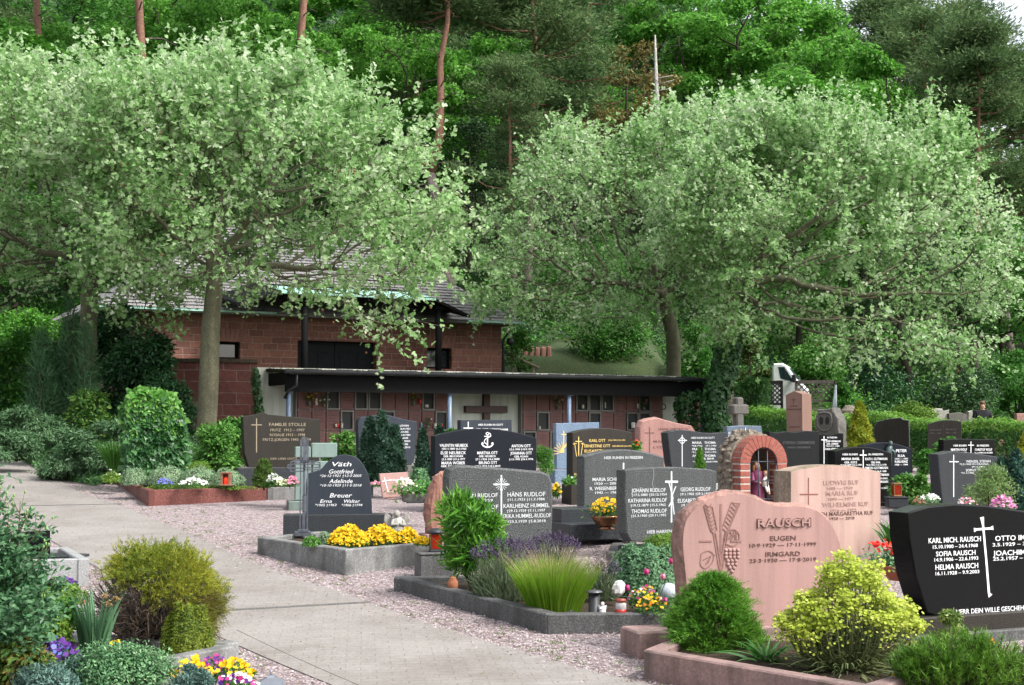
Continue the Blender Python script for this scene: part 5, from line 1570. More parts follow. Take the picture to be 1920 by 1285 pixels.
out = [(1184, 1016), (1175, 1000), (1171, 940), (1172, 882), (1210, 877), (1270, 876), (1330, 880), (1344, 884), (1343, 960), (1340, 1005), (1332, 1018)]
S = Stone('gravestone', 'dark speckled granite gravestone with draped white cross and a crack at its top edge', out, 15.2, gr_mid, 24, .2, .012, None, None, True, gr_dark, .9)
S.text([('JOHÄNN RUDLOF', 1216, 923, 64, 8), ('†17.5.1880 †20.12.1954', 1217, 930, 66, 5), ('KATHARINA RUDLOF', 1214, 942, 72, 8), ('†19.12.1879 †15.5.1962', 1215, 949.5, 66, 5), ('THOMAS RUDLOF', 1217, 962, 66, 8), ('†31.3.1960 †29.11.1992', 1216, 969, 66, 5), ('GEORG RUDLOF', 1304, 921, 56, 8), ('†9.1.1902 †29.3.1968', 1304, 928.5, 58, 5), ('ELISABETH RUDLOF', 1306, 942, 70, 8), ('†4.1.1903 †2.8.1990', 1306, 949, 58, 5), ('GEORG RUDLOF', 1304, 962, 56, 8), ('†22.7.1930 †1.5.2001', 1304, 969, 58, 5), ('HIER HARREN WIR', 1245, 1000, 64, 7), ('DER AUFERSTEHUNG', 1270, 1008, 70, 7)], silver_letter, .012)
S.lines([([(1259, 884), (1259, 980)], 3), ([(1247, 903.5), (1271, 903.5)], 4), ([(1254, 905), (1262, 935), (1254, 950)], 2), ([(1267, 912), (1260, 930), (1264, 965)], 2)], silver_letter, 'cross')
S.lines([([(1224, 877), (1226, 890), (1223, 908), (1226, 918)], 1)], pale_granite, 'crack')

out = arch(1094, 1246, 964, 856, 858, 843)
S = Stone('gravestone', 'grey granite gravestone with pale bowed top edge and low bronze flower bowl before it', out, 17.2, gr_mid, 24, .19, .018, .018, None, True, gr_dark, 1.3, po=.2)
S.text([('HIER RUHEN IN FRIEDEN', 1169, 861, 72, 6), ('MARIA SCHERG', 1140, 902, 58, 7), ('1920 — 2005', 1137, 909, 44, 5), ('R. WEISENBERGER', 1139, 919, 66, 7), ('1942 — 1964', 1138, 926, 44, 5)], silver_letter, .012)
S.lines([([(1169, 868), (1169, 940)], 3), ([(1156, 884), (1182, 884)], 3)], silver_letter, 'cross')
S.block('step', 1052, 1172, 955, 978, gr_dark, -.5, .5, .006)
S.block('step', 1068, 1200, 984, 1010, gr_dark, -.85, .5, .006)

out = arch(815, 1006, 890, 818, 822, 804)
S = Stone('gravestone', 'wide black gravestone with a white anchor and three columns of names', out, 20, speckle('matt_black_granite', (.011, .013, .018), .3, 150, .3, light=(.035, .038, .045), stain=0), 22, .18, .01)
S.text([('VALENTIN NEUBECK', 851, 838, 53, 6), ('†20.11.1880 †6.3.1963', 851, 843.5, 46, 4), ('ELSE NEUBECK', 850, 852, 47, 6), ('GEB. BRÜCKNER', 850, 857.5, 37, 4), ('†5.3.1889 †21.6.1977', 850, 863, 44, 4), ('MARIA WÖBER', 850, 871, 44, 6), ('GEB. NEUBECK', 846, 876, 38, 4), ('MARTHA OTT', 914, 852, 38, 6), ('GEB. NEUBECK', 914, 857.5, 32, 4), ('†7.1.1926 †4.6.2000', 914, 863, 45, 4), ('BRUNO OTT', 915, 870.5, 34, 6), ('†13.2.1923 †10.2.2010', 914, 876, 48, 4), ('ANTON OTT', 977, 839, 36, 6), ('†2.6.1904 †10.9.1972', 977, 844.5, 44, 4), ('JOHANNA OTT', 977, 852.5, 40, 6), ('GEB. KUHN', 977, 858, 26, 4), ('†1.5.1903 †26.3.1976', 977, 863, 45, 4)], white_letter, .016)
S.lines([([(914, 816), (914, 838)], 2.2), ([(908, 818.5), (920, 818.5)], 1.6), (catmull([(904, 831), (906, 836), (914, 839), (922, 836), (924, 831)], 4), 2.4), (catmull([(914, 811), (917, 813), (914, 816), (911, 813), (914, 811)], 4), 1.2), (catmull([(918, 812), (920, 818), (911, 823), (908, 829), (914, 834)], 4), 1.3), ([(903, 834), (904, 830), (907, 832)], 1.6), ([(925, 834), (924, 830), (921, 832)], 1.6)], white_letter, 'anchor')

out = [(863, 830), (863, 788), (960, 787), (960, 830)]
S = Stone('gravestone', 'small flat topped black gravestone with white cross peeping over the anchor gravestone', out, 26.5, gr_slate, 24, .16)
S.text([('HIER RUHEN IN GOTT', 920, 798.5, 46, 4), ('GENZER-VERSCHAM', 922, 808, 60, 5), ('1901 — 1985', 922, 814, 40, 4)], white_letter, .012)
S.cross(878, 791, 822, 869, 887, 803, 1.8, white_letter)

out = catmull([(674, 872), (672, 830), (672, 788), (690, 781), (722, 778), (756, 786), (782, 791)], 4) + [(781, 830), (776, 866), (772, 872)]
S = Stone('gravestone', 'dark slate gravestone half hidden by the twin topped conifer', out, 25, gr_slate, 22, .18, .01, None, None, True, weathered, 1.25)
S.text([(t, 758, 800 + i * 5.8, w, 3.6) for i, (t, w) in enumerate((('LÖWIN', 16), ('†16.4.1951', 22), ('LOUISE', 16), ('†19.4.1981', 22), ('LOUIS', 14), ('†4.3.2003', 22), ('LOUISE', 14), ('†18.9.2015', 22)))], white_letter, .01)
S.text([('LUDWIG', 693, 802, 18, 4), ('FAMILIE', 693, 808, 18, 4)], dim_letter, .01)

out = [(466, 876), (458, 850), (455, 782), (496, 774), (502, 777), (601, 787), (600, 840), (598, 876)]
S = Stone('gravestone', 'broad dark brown gravestone with thin golden brown cross left of the urn wall', out, 23.6, gr_brown, 22, .2, .01, None, None, True, gr_dark, 1.12)
S.text([('FAMILIE STOLLE', 539, 799, 69, 6.5), ('FRITZ  1912 – 1997', 539, 809, 64, 5.5), ('ROSALIE 1913 – 1998', 539, 818, 66, 5.5), ('FRITZ-JÜRGEN 1943 – 2009', 538, 827, 90, 5.5), ('DER LIEBE GOTT', 532, 862, 50, 4)], tan_letter, .012)
S.cross(481, 785, 849, 471, 491, 797, 1.7, tan_letter)

# blue slate with rounded shoulders, italic names
out = catmull([(573, 965), (573, 930), (576, 893), (588, 885), (602, 880), (617, 864), (640, 853), (668, 858), (685, 878), (694, 905), (697, 940), (698, 965)], 5)
S = Stone('gravestone', 'blue grey slate gravestone with humped top and white italic lettering beside a metal cross', out, 16.5, gr_slate, 8, .12, .006, None, None, False)
S.text([('Väth', 641, 874.5, 36, 9)], white_letter, .03, .2, 'family_name')
S.text([('Gottfried', 640, 888, 46, 8.5), ('*26·12·1921 †12·3·2005', 639, 894.5, 78, 5), ('Adelinde', 639, 906, 44, 8.5), ('*10·10·1929 †11·5·2018', 639, 912.5, 78, 5), ('Breuer', 639, 933, 42, 9), ('Erna', 611, 943, 22, 7), ('*1905 †1963', 611, 949.5, 40, 5), ('Walter', 660, 943, 30, 7), ('*1906 †1994', 660, 949.5, 39, 5)], white_letter, .018, .25)
S.block('plinth', 531, 736, 966, 1012, gr_dark, -.1, .32, .008)

# smaller stones of the rows behind
out = [(1044, 880), (1042, 794), (1124, 792), (1124, 880)]
S = Stone('gravestone', 'pale blue granite gravestone with golden sunrise lines beside the brown black one', out, 25.5, gr_blue, 22, .14)
S.lines([([(1057, 808), (1057, 850)], 1.6), ([(1052, 815), (1062, 815)], 1.6)] + [([(1056, 848), (1056 + 18 * math.cos(a) * (-1), 848 - 20 * math.sin(a))], 1.1) for a in np.linspace(-.2, 1.4, 6)] + [([(1050, 848), (1066, 832 - k * 3)], 1) for k in range(3)], gold_letter, 'sunrise')
out = arch(1073, 1185, 905, 812, 812, 803)
S = Stone('gravestone', 'brown black gravestone with golden lettering and three golden crosses', out, 21, gr_brown, 24, .2, .01)
S.text([('KARL OTT', 1120, 829, 30, 6), ('†12.6.1904 †12.5.1981', 1156, 827, 32, 3.2), ('ERNESTINE OTT', 1120, 839, 48, 6), ('GEB. MÜLLER †2.2.1992', 1166, 838, 36, 3.2), ('ELISABETH OTT', 1124, 848.5, 56, 6), ('RUHE SANFT', 1090, 891, 26, 4)], gold_letter, .012)
S.lines([([(1085, 819), (1085, 856)], 1.5), ([(1079, 828), (1091, 828)], 1.5), ([(1077, 830), (1081, 856)], 1), ([(1074, 833), (1081, 832)], 1), ([(1093, 830), (1089, 856)], 1), ([(1089, 832), (1096, 833)], 1)], gold_letter, 'triple_cross')
out = [(1200, 880), (1199, 800), (1204, 790), (1216, 786), (1232, 783), (1250, 788), (1270, 793), (1298, 798), (1304, 806), (1303, 880)]
S = Stone('gravestone', 'rough rose granite gravestone with engraved dark cross in front of the urn niches', out, 25, gr_pink, 22, .22, .02, .03, None, True, jit=.01, seed=3)
S.text([('HANS DIETRICH', 1262, 807, 54, 5), ('ANNA', 1262, 818, 24, 5), ('MARIA', 1240, 830, 30, 5), ('LYDIA', 1240, 841, 30, 5)], brown_letter, .01)
S.cross(1218, 801, 850, 1209, 1227, 812, 1.4, brown_letter)
out = [(1268, 905), (1258, 870), (1251, 812), (1256, 809), (1275, 806), (1298, 808), (1320, 812), (1345, 812), (1362, 811), (1364, 850), (1360, 905)]
S = Stone('gravestone', 'dark grey gravestone with wavy top and ringed cross behind a tiny conifer', out, 21, gr_dark, 24, .2, .01, None, None, True, pale_granite, 1.0)
S.text([('HIER RUHEN IN GOTT', 1318, 823, 44, 4), ('MARIA   THOMA', 1320, 832.5, 44, 5), ('*4.8.1902    †9.1.1980', 1320, 837.5, 46, 3.2), ('FRANZ   THOMA', 1320, 844.5, 44, 5), ('*9.1.1903    †30.5.1972', 1320, 849.5, 46, 3.2), ('ANNA   THOMA', 1320, 857, 44, 5), ('GEB. BEHR', 1326, 862, 26, 4), ('*2.9.1932   †20.8.1999', 1322, 867.5, 46, 3.2)], silver_letter, .01)
S.lines([([(1279, 816), (1279, 875)], 1.6), ([(1271, 826), (1288, 826)], 1.6), (catmull([(1279, 820), (1284.5, 826), (1279, 832), (1273.5, 826), (1279, 820)], 4), 1.2)], silver_letter, 'ringed_cross')
out = [(1366, 840), (1363, 800), (1392, 798), (1428, 799), (1433, 840)]
S = Stone('gravestone', 'small blue granite gravestone with white cross behind the brick arch', out, 27.5, speckle('slate_blue_granite', (.10, .135, .18), .4, 70, .35, light=(.22, .27, .33), stain=.1), 22, .16)
S.text([('ROBERT FRANK', 1380, 814, 28, 3.6), ('FRANZ FRANK', 1380, 819, 28, 3.6), ('MARIE FRANK', 1382, 824, 30, 3.6), ('1911 — 1989', 1378, 829, 24, 3.4)], white_letter, .01)
S.cross(1398, 802, 822, 1392, 1404, 809, 1.2, white_letter)
out = [(1443, 890), (1442, 809), (1455, 812), (1475, 809), (1490, 811), (1510, 808), (1536, 809), (1537, 890)]
S = Stone('gravestone', 'plain black gravestone with softly waved top right behind the brick arch', out, 22.5, speckle('soft_black_stone', (.014, .015, .016), .3, 100, .4, stain=.1), 22, .16)
S.text([('STEFAN OBERMEIER', 1498, 833, 60, 6), ('ANNA OBERMEIER', 1498, 841, 44, 4)], plain('grey_faint_letter', (.06, .062, .064), .5), .01)
out = [(1532, 890), (1532, 816), (1545, 813), (1556, 816), (1570, 812), (1582, 813), (1582, 890)]
S = Stone('gravestone', 'black gravestone with white cross and names at the foot of the weathered carved stone', out, 24.5, gr_black, 22, .15)
S.text([('IN FRIEDEN', 1560, 822, 18, 3.2), ('JOSEF HERMANN', 1562, 829.5, 28, 4), ('GEB. ZIMMER', 1561, 834, 22, 3), ('*18.5.1911 †1984', 1561, 838, 26, 3), ('ANNA HERMANN', 1560, 844, 26, 4)], white_letter, .014)
S.cross(1545, 818, 870, 1540, 1551, 825, 1.6, white_letter)
out = arch(1565, 1672, 940, 846, 850, 838)
S = Stone('gravestone', 'black gravestone with white cross between columns of names behind the tall pale sandstone', out, 20.5, gr_black, 24, .17)
S.text([('HIER RUHEN', 1594, 854, 28, 4), ('IN FRIEDEN', 1642, 854, 27, 4), ('MARIA BABL', 1595, 863, 34, 5.2), ('GEB. SEITZ', 1595, 869, 24, 4), ('*12.10.1879 †22.2.1960', 1596, 873.5, 40, 3.4), ('KATH. GUTMANN', 1643, 863, 41, 5.2), ('GEB. BABL', 1642, 869, 18, 4), ('*4.4.1902 †13.12.1970', 1643, 873.5, 38, 3.4), ('SIMON GUTMANN', 1643, 880, 43, 5.2), ('*4.2.1899 †4.4.1988', 1643, 885.5, 38, 3.4), ('HERMANN GUTMANN', 1644, 893, 45, 5.2), ('*6.5.1929 †10.10.2002', 1644, 899, 40, 3.4), ('ANNA GUTMANN', 1644, 906, 42, 5.2), ('GEB. LUTZ', 1642, 912, 18, 4), ('*1.3.1931 †11.11.2015', 1645, 917, 40, 3.4)], white_letter, .016)
S.cross(1618.5, 844, 920, 1612, 1625, 853.5, 1.8, white_letter)
out = arch(1618, 1709, 896, 836, 842, 830)
S = Stone('gravestone', 'black gravestone with curved top and a bronze figure showing over the double cross column stone', out, 23.5, speckle('blue_black_granite', (.012, .015, .02), .35, 120, .22, stain=0), 22, .16)
S.text([('PETER', 1690, 848, 20, 6), ('ELSA', 1690, 857, 13, 5), ('1934 — 1991', 1690, 862, 24, 3.4), ('KARLHEINZ', 1690, 868, 24, 5), ('1928 — 1994', 1690, 873, 24, 3.4)], white_letter, .014)
mb = MB(); s, z = S.pl.loc(1664, 842)
mb.tube([(s, -.03, z - .28), (s - .01, -.035, z - .1), (s, -.04, z), (s + .03, -.05, z + .05)], [.05, .06, .055, .035], 8); mb.ell((s + .02, -.06, z + .09), (.035, .035, .045), 8); mb.tube([(s, -.05, z), (s + .08, -.07, z - .05), (s + .07, -.08, z - .13)], [.03, .025, .02], 6)
mb.build('bronze_figure', plain('patina_bronze', (.07, .10, .095), .5, .6, var=.3), S.root)
out = [(1768, 880), (1769, 825), (1800, 823), (1840, 824), (1866, 824), (1866, 880)]
S = Stone('gravestone', 'low black gravestone with small white cross near the right hedge', out, 25, gr_black, 22, .15)
S.text([('HIER RUHEN', 1800, 837.5, 24, 4), ('IN FRIEDEN', 1843, 837.5, 22, 4), ('MARTIN WOLF', 1798, 845.5, 30, 5), ('CHRISTOF WOLF', 1844, 845.5, 32, 5), ('*4.4.1903 †1972', 1798, 850.5, 30, 3.2), ('*1.1.1938 †16.4.2005', 1844, 850.5, 34, 3.2)], white_letter, .014)
S.cross(1820.5, 828, 866, 1815, 1826, 835, 1.4, white_letter)
out = [(1768, 955), (1762, 900), (1758, 852), (1786, 846), (1820, 849), (1873, 857), (1872, 900), (1868, 955)]
S = Stone('gravestone', 'grey granite gravestone with long white cross behind the pink flowered bush', out, 19.5, gr_dark, 24, .2, .012)
S.text([('WENZEL STEFAN', 1834, 867.5, 46, 5), ('*2.2.1902 IN KRASNA', 1826, 872, 54, 3.4), ('†9.11.1978', 1834, 877, 24, 3.4), ('SOPHIE STEFAN', 1832, 884, 42, 5), ('*21.3.1905', 1814, 888.5, 24, 3.4)], silver_letter, .012)
S.cross(1788, 853, 932, 1780, 1797, 866, 1.8, white_letter)
out = [(1641, 838), (1638, 800), (1646, 790), (1668, 785), (1690, 783), (1693, 787), (1704, 788), (1705, 800), (1705, 838)]
S = Stone('gravestone', 'dark weathered gravestone with stepped right shoulder against the hedge', out, 30.5, speckle('sooty_stone', (.018, .017, .014), .4, 40, .8, stain=.4, bump=.5), -18, .3, .01, None, gr_mid)
out = arch(1739, 1803, 850, 796, 791, 788)
S = Stone('gravestone', 'dark double column gravestone standing before the hedge near the man', out, 29.5, gr_brown, -16, .26, .01, None, gr_dark)
S.text([('JAKOB HOCK', 1754, 808, 22, 3.4), ('1899 — 1970', 1754, 814, 20, 3), ('EVA HOCK', 1783, 807, 20, 3.4), ('1903 — 1981', 1783, 813, 20, 3)], plain('grey_letter', (.12, .11, .10), .6), .01)
S.lines([([(1769, 794), (1769, 830)], 1.4)], gr_dark, 'groove')

# special monuments
out = [(1475, 812), (1473, 741), (1489, 733), (1504, 739), (1505, 812)]
S = Stone('obelisk', 'tall square brown pink sandstone pillar with pitched top before the hedge', out, 26.5, ss_brown, -40, .36, .006, None, None, True, cat='grave pillar')
S.cross(1488, 746, 758, 1484, 1492, 750, 1.2, brown_letter)
S.text([('FAMILIE', 1488, 763, 14, 3), ('HERMANN BAUER', 1490, 769, 28, 3), ('RUHE SANFT', 1490, 802, 20, 3)], brown_letter, .008)
out = catmull([(1532, 816), (1528, 800), (1528, 785), (1532, 774), (1530, 769)], 3) + catmull([(1533, 768), (1545, 768), (1560, 765)], 3) + catmull([(1562, 772), (1568, 780), (1572, 795), (1572, 816)], 3)
S = Stone('gravestone', 'weathered grey carved stone with two dark hollows between the pink pillar and the yellow conifer', out, 27.5, weathered, -36, .4, .015, .015, None, True, jit=.006, seed=6)
mb = MB()
for px in (1540, 1551):
    s, z = S.pl.loc(px, 789); mb.ell((s, .0, z), (.042, .012, .08), 8)
mb.build('hollow', plain('hollow_dark', (.02, .02, .018), 1), S.root)
mb = MB(); k = [S.pl.loc(*p) for p in ((1532, 782), (1535, 776), (1546, 774), (1557, 777), (1559, 790), (1556, 804), (1546, 808), (1536, 804), (1532, 792))]; k.append(k[0])
mb.tube([(s, -.0, z) for s, z in catmull(k, 3)], .025, 6); mb.build('carved_wreath', weathered, S.root)

# stone cross by the ivy trunk
pl = Pl(1389, 32, 24)
g = ground(pl.p.x, pl.p.y)
rt = thing('stone_cross', 'thick weathered grey stone cross beside the ivy covered trunk', 'cross', (pl.p.x, pl.p.y, g), pl.yaw)
pl.zb = g
s0, z = pl.loc(1388, 745); mb = MB()
mb.box((s0, .1, z / 2), (.2, .22, z), 0, 0, .03, .95); mb.build('upright', weathered, rt)
sa, za = pl.loc(1374, 768); sb, _ = pl.loc(1404, 768)
mb = MB(); mb.box(((sa + sb) / 2, .1, za), (sb - sa, .24, .24), 0, 0, .035); mb.build('crossbar', weathered, rt)
mb = MB(); mb.box((s0, .1, .2), (.6, .5, .5), 0, 0, .03); mb.build('plinth', weathered, rt)

# brick shrine with barred arch and painted statue
pl = Pl(1432, 17.6, 24); g = ground(pl.p.x, pl.p.y); pl.zb = g
rt = thing('brick_shrine', 'red brick arched shrine with iron bars between grey gravestone and pale sandstone', 'shrine', (pl.p.x, pl.p.y, g), pl.yaw)
brick_red = plain('red_brick', (.25, .07, .048), .85, var=.25, scale=20, bump=.4)
mortar = speckle('shrine_mortar', (.42, .38, .33), .25, 60, .95, stain=.4, bump=.5)
rubble = speckle('shrine_rubble', (.20, .165, .125), .4, 22, .95, light=(.34, .29, .23), stain=.6, stain_c=(.07, .06, .045), stain_scale=9, bump=1.2)
sl, zt = pl.loc(1392, 820); sr, _ = pl.loc(1482, 900); sc_, zc = pl.loc(1432, 868)
ri = (pl.loc(1457, 880)[0] - pl.loc(1406, 880)[0]) / 2
cs = (pl.loc(1459, 880)[0] + pl.loc(1405, 880)[0]) / 2
ro = ri + .145
zs = pl.loc(1432, 869)[1]
dp = .46
mb = MB(); m2 = MB()
n = 15
for i in range(n):
    a0 = math.pi * i / n + .012; a1 = math.pi * (i + 1) / n - .02
    v = []
    for y in (-.008, dp * .4):
        for r_, a in ((ri, a0), (ro, a0), (ro, a1), (ri, a1)): v.append((cs + r_ * math.cos(a), y, zs + r_ * math.sin(a)))
    mb.add(v, [(3, 2, 1, 0), (4, 5, 6, 7), (0, 1, 5, 4), (1, 2, 6, 5), (2, 3, 7, 6), (3, 0, 4, 7)])
for sg in (-1, 1):
    for k in range(int(zs / .082)):
        z = zs - .045 - k * .082
        mb.box((cs + sg * (ri + ro) / 2, dp * .2 - .004, z), (ro - ri - .004, dp * .4, .068), 0, 0, .006)
mb.build('arch_brick', brick_red, rt)
k = 24
def halfring(mb, r0, r1, y0, y1, zb_=0.0):
    A = [(cs - r1, zb_)] + [(cs + r1 * math.cos(a), zs + r1 * math.sin(a)) for a in np.linspace(math.pi, 0, k)] + [(cs + r1, zb_)]
    B = [(cs - r0, zb_)] + [(cs + r0 * math.cos(a), zs + r0 * math.sin(a)) for a in np.linspace(math.pi, 0, k)] + [(cs + r0, zb_)]
    n_ = len(A); v = [(x, y0, z) for x, z in A] + [(x, y0, z) for x, z in B] + [(x, y1, z) for x, z in A] + [(x, y1, z) for x, z in B]
    f = []
    for i in range(n_ - 1): f += [(i, i + 1, n_ + i + 1, n_ + i), (2 * n_ + i + 1, 2 * n_ + i, 3 * n_ + i, 3 * n_ + i + 1), (i + 1, i, 2 * n_ + i, 2 * n_ + i + 1), (n_ + i, n_ + i + 1, 3 * n_ + i + 1, 3 * n_ + i)]
    mb.add(v, f)
halfring(m2, ri + .004, ro - .004, 0.0, dp * .42); m2.build('mortar', mortar, rt)
mb = MB(); halfring(mb, ri + .01, ro + .03, dp * .42, dp)
for i in range(46):
    rj = random.Random(i); a = rj.uniform(0, math.pi * 1.25)
    y = rj.uniform(.21, dp)
    p = (cs - (ro + .03) * math.cos(a), y, zs + (ro + .03) * math.sin(a)) if a < math.pi else (cs - ro - .03, y, rj.uniform(0, zs))
    if a >= math.pi or True: mb.ell(p, (rj.uniform(.03, .06), rj.uniform(.04, .07), rj.uniform(.03, .06)), 5, 0, .12, i, False)
for i in range(26):
    rj = random.Random(i + 90); mb.ell((cs - ro - .03, rj.uniform(.2, dp), rj.uniform(.1, zs)), (.035, rj.uniform(.04, .07), rj.uniform(.03, .06)), 5, 0, .12, i, False)
mb.build('rubble_mantle', rubble, rt)
mb = MB(); mb.box((cs, dp + .02, (zs + ri) / 2), (2 * ro - .04, .05, zs + ri), 0); mb.build('back_wall', rubble, rt)
mb = MB(); iron = plain('iron_bars', (.05, .055, .065), .5, .6)
for t in (-.33, .33):
    x = cs + ri * t; mb.tube([(x, .02, 0), (x, .02, zs + ri * math.sqrt(1 - t * t))], .008, 6)
for z in np.arange(zs - .9, zs + ri * .8, .23):
    w = ri if z < zs else math.sqrt(max(0, ri * ri - (z - zs) ** 2)); mb.tube([(cs - w, .02, z), (cs + w, .02, z)], .007, 6)
mb.tube([(cs + ri * .97 * math.cos(a), .02, zs + ri * .97 * math.sin(a)) for a in np.linspace(0, math.pi, 16)], .01, 6)
for sg in (-1, 1): mb.tube([(cs + sg * ri * .97, .02, 0), (cs + sg * ri * .97, .02, zs)], .01, 6)
mb.build('grille', iron, rt)
# statue inside the shrine: a woman in a magenta robe holding a child
sx, sz = pl.loc(1414, 905, .16)
sb = g + max(.05, pl.loc(1420, 948, .16)[1] - .05)
w_ = pl.p + pl.u * (pl.loc(1419, 900, .16)[0]) + pl.v * .16
st = thing('painted_statue', 'painted statue of a robed woman holding a child behind the shrine bars', 'statue', (w_.x, w_.y, sb), pl.yaw)
H_ = pl.loc(1414, 866, .16)[1] + g - sb
robe = plain('magenta_robe', (.17, .03, .085), .6, var=.3, scale=18); skin = plain('painted_skin', (.60, .38, .27), .5); hair = plain('golden_brown_hair', (.30, .13, .05), .6, var=.3, scale=40); whitec = plain('cream_cloth', (.62, .58, .52), .6)
k = H_ / .62
mb = MB(); mb.lathe([(.0, 0), (.115, 0), (.10, .1), (.085, .25), (.075, .36), (.088, .44), (.075, .49), (.03, .515), (.026, .53)], (0, 0, 0), 18, 0, True, .06)
mb.tube([(-.07, -.01, .47), (-.10, -.05, .37), (-.03, -.10, .35)], [.03, .032, .022], 8); mb.tube([(.07, -.01, .47), (.11, -.05, .38), (.05, -.10, .33)], [.03, .032, .022], 8)
mb.xf(Matrix.Diagonal((k, k, k, 1))); mb.build('robe', robe, st)
mb = MB(); mb.ell((-.005, -.012, .575), (.036, .040, .048), 10); mb.ell((-.005, -.052, .57), (.006, .008, .008), 5); mb.tube([(0, 0, .52), (0, 0, .55)], .02, 8)
for x, y, z in ((-.02, -.11, .35), (.045, -.11, .33)): mb.ell((x, y, z), (.018, .014, .014), 6)
mb.xf(Matrix.Diagonal((k, k, k, 1))); mb.build('face', skin, st)
mb = MB(); mb.ell((-.005, .008, .585), (.044, .044, .05), 10); mb.tube([(-.04, .0, .58), (-.05, .0, .52), (-.045, .01, .46)], [.02, .02, .008], 6); mb.tube([(.03, .0, .58), (.04, .0, .52), (.04, .01, .46)], [.02, .02, .008], 6)
mb.xf(Matrix.Diagonal((k, k, k, 1))); mb.build('hair', hair, st)
mb = MB(); mb.tube([(.06, -.10, .30), (.065, -.10, .38), (.07, -.09, .43)], [.045, .042, .02], 10); mb.tube([(.055, -.12, .31), (.05, -.16, .24)], [.022, .016], 6); mb.tube([(.08, -.12, .31), (.085, -.15, .22)], [.022, .016], 6); mb.tube([(.04, -.11, .40), (.01, -.15, .38)], [.016, .012], 6)
mb.xf(Matrix.Diagonal((k, k, k, 1))); ch_ = mb.build('child_gown', whitec, st)
mb = MB(); mb.ell((.07, -.10, .465), (.030, .032, .036), 8); mb.ell((.05, -.165, .235), (.012, .02, .01), 5); mb.ell((.085, -.155, .21), (.012, .02, .01), 5); mb.xf(Matrix.Diagonal((k, k, k, 1))); mb.build('child_face', skin, st)
mb = MB(); mb.ell((.07, -.09, .478), (.033, .033, .03), 8); mb.xf(Matrix.Diagonal((k, k, k, 1))); mb.build('child_hair', hair, st)
mb = MB(); mb.box((0, 0, -.1), (.4, .3, .2)); mb.build('pedestal', mortar, st)

# twin green blocks with a cross shaped gap
pl = Pl(590, 20.2, 12); g = ground(pl.p.x, pl.p.y); pl.zb = g
rt = thing('gravestone', 'pale green grey monument of two blocks leaving a cross shaped gap, behind the metal cross', 'gravestone', (pl.p.x, pl.p.y, g), pl.yaw, 'gravestones of the cemetery')
for px0, px1, py0, py1 in ((554, 583, 838, 858), (585, 632, 831, 858), (554, 583, 865, 938), (587, 622, 865, 938)):
    a, z1 = pl.loc(px0, py0); b_, z0 = pl.loc(px1, py1)
    mb = MB(); mb.box(((a + b_) / 2, .1, (z0 + z1) / 2), (b_ - a, .2, z1 - z0), 0, 0, .008); mb.build('block', green_stone, rt)
a, z1 = pl.loc(540, 940, -.1); b_, _ = pl.loc(640, 940, -.1)
mb = MB(); mb.box(((a + b_) / 2, .05, z1 / 2 - .05), (b_ - a, .5, z1 + .1), 0, 0, .01); mb.build('plinth', speckle('green_plinth', (.13, .17, .15), .25, 70, .7, stain=.4), rt)

# metal cross of long links in front of the slate stone
pl = Pl(571, 15.9, 10); z0 = .42; pl.zb = z0
rt = thing('metal_cross', 'slender grey cast metal cross of looped bars left of the blue slate stone', 'cross', (pl.p.x, pl.p.y, z0), pl.yaw)
zinc = plain('dark_cast_metal', (.13, .14, .165), .4, .7, var=.3)
def link(mb, x0, x1, y0, y1, w=.010):
    a, zt_ = pl.loc(x0, y0); b_, zb_ = pl.loc(x1, y1)
    P = [(a, 0, zb_), (a, 0, zt_), ((a + b_) / 2, 0, zt_ + min(b_ - a, zt_ - zb_) * .3), (b_, 0, zt_), (b_, 0, zb_)]
    for p, q in zip(P, P[1:] + P[:1]): mb.bar(p, q, .014, .014)
mb = MB()
for x0, x1, y0, y1 in ((564, 568, 826, 1004), (572, 576, 823, 1004), (566, 574, 822, 868), (568, 574, 930, 960)): link(mb, x0, x1, y0, y1)
mb.build('upright', zinc, rt)
mb = MB()
for x0, x1, y0, y1 in ((540, 570, 872, 878), (545, 570, 867, 884), (570, 600, 868, 881), (572, 599, 872, 877), (553, 590, 865, 868)): link(mb, x0, x1, y0, y1)
mb.build('crossbar', zinc, rt)
mb = MB()
for x0, x1, y0, y1, o in ((552, 583, 997, 1004, 0), (558, 578, 994, 998, .0), (541, 550, 1004, 1008, 0), (583, 592, 1003, 1008, 0)):
    a, z1 = pl.loc(x0, y0); b_, z2 = pl.loc(x1, y1); mb.box(((a + b_) / 2, 0, (z1 + z2) / 2), (b_ - a, .14, z1 - z2 + .01), 0, 0, .003)
mb.build('foot', zinc, rt)

# low pink book stone on its own plot
pl = Pl(745, 18.3, 14); g = ground(pl.p.x, pl.p.y)
z0 = at(745, 934, 18.3).z
rt = thing('gravestone', 'small tilted pink sandstone tablet with white cross on a pink kerbed plot', 'gravestone', (pl.p.x, pl.p.y, z0), pl.yaw, 'gravestones of the cemetery'); pl.zb = z0
out = [pl.loc(*p) for p in ((718, 934), (713, 889), (766, 886), (772, 930))]
mb = MB(); mb.prism(out, 0, .07, 0, .006); mb.V = [np.stack([v[:, 0], v[:, 1] + v[:, 2] * .25, v[:, 2]], 1) for v in mb.V]; mb.build('tablet', ss_pink, rt)
mb = MB(); stroke(mb, pl, [(722, 895), (729, 926)], 1.3); stroke(mb, pl, [(718, 903), (732, 901)], 1.3, -.003); put_text(mb, pl, 'MAGDALENA HEIM', 748, 902, 32, 3.5); mb.V = [np.stack([v[:, 0], v[:, 1] + v[:, 2] * .25, v[:, 2]], 1) for v in mb.V]; mb.build('lettering', white_letter, rt)
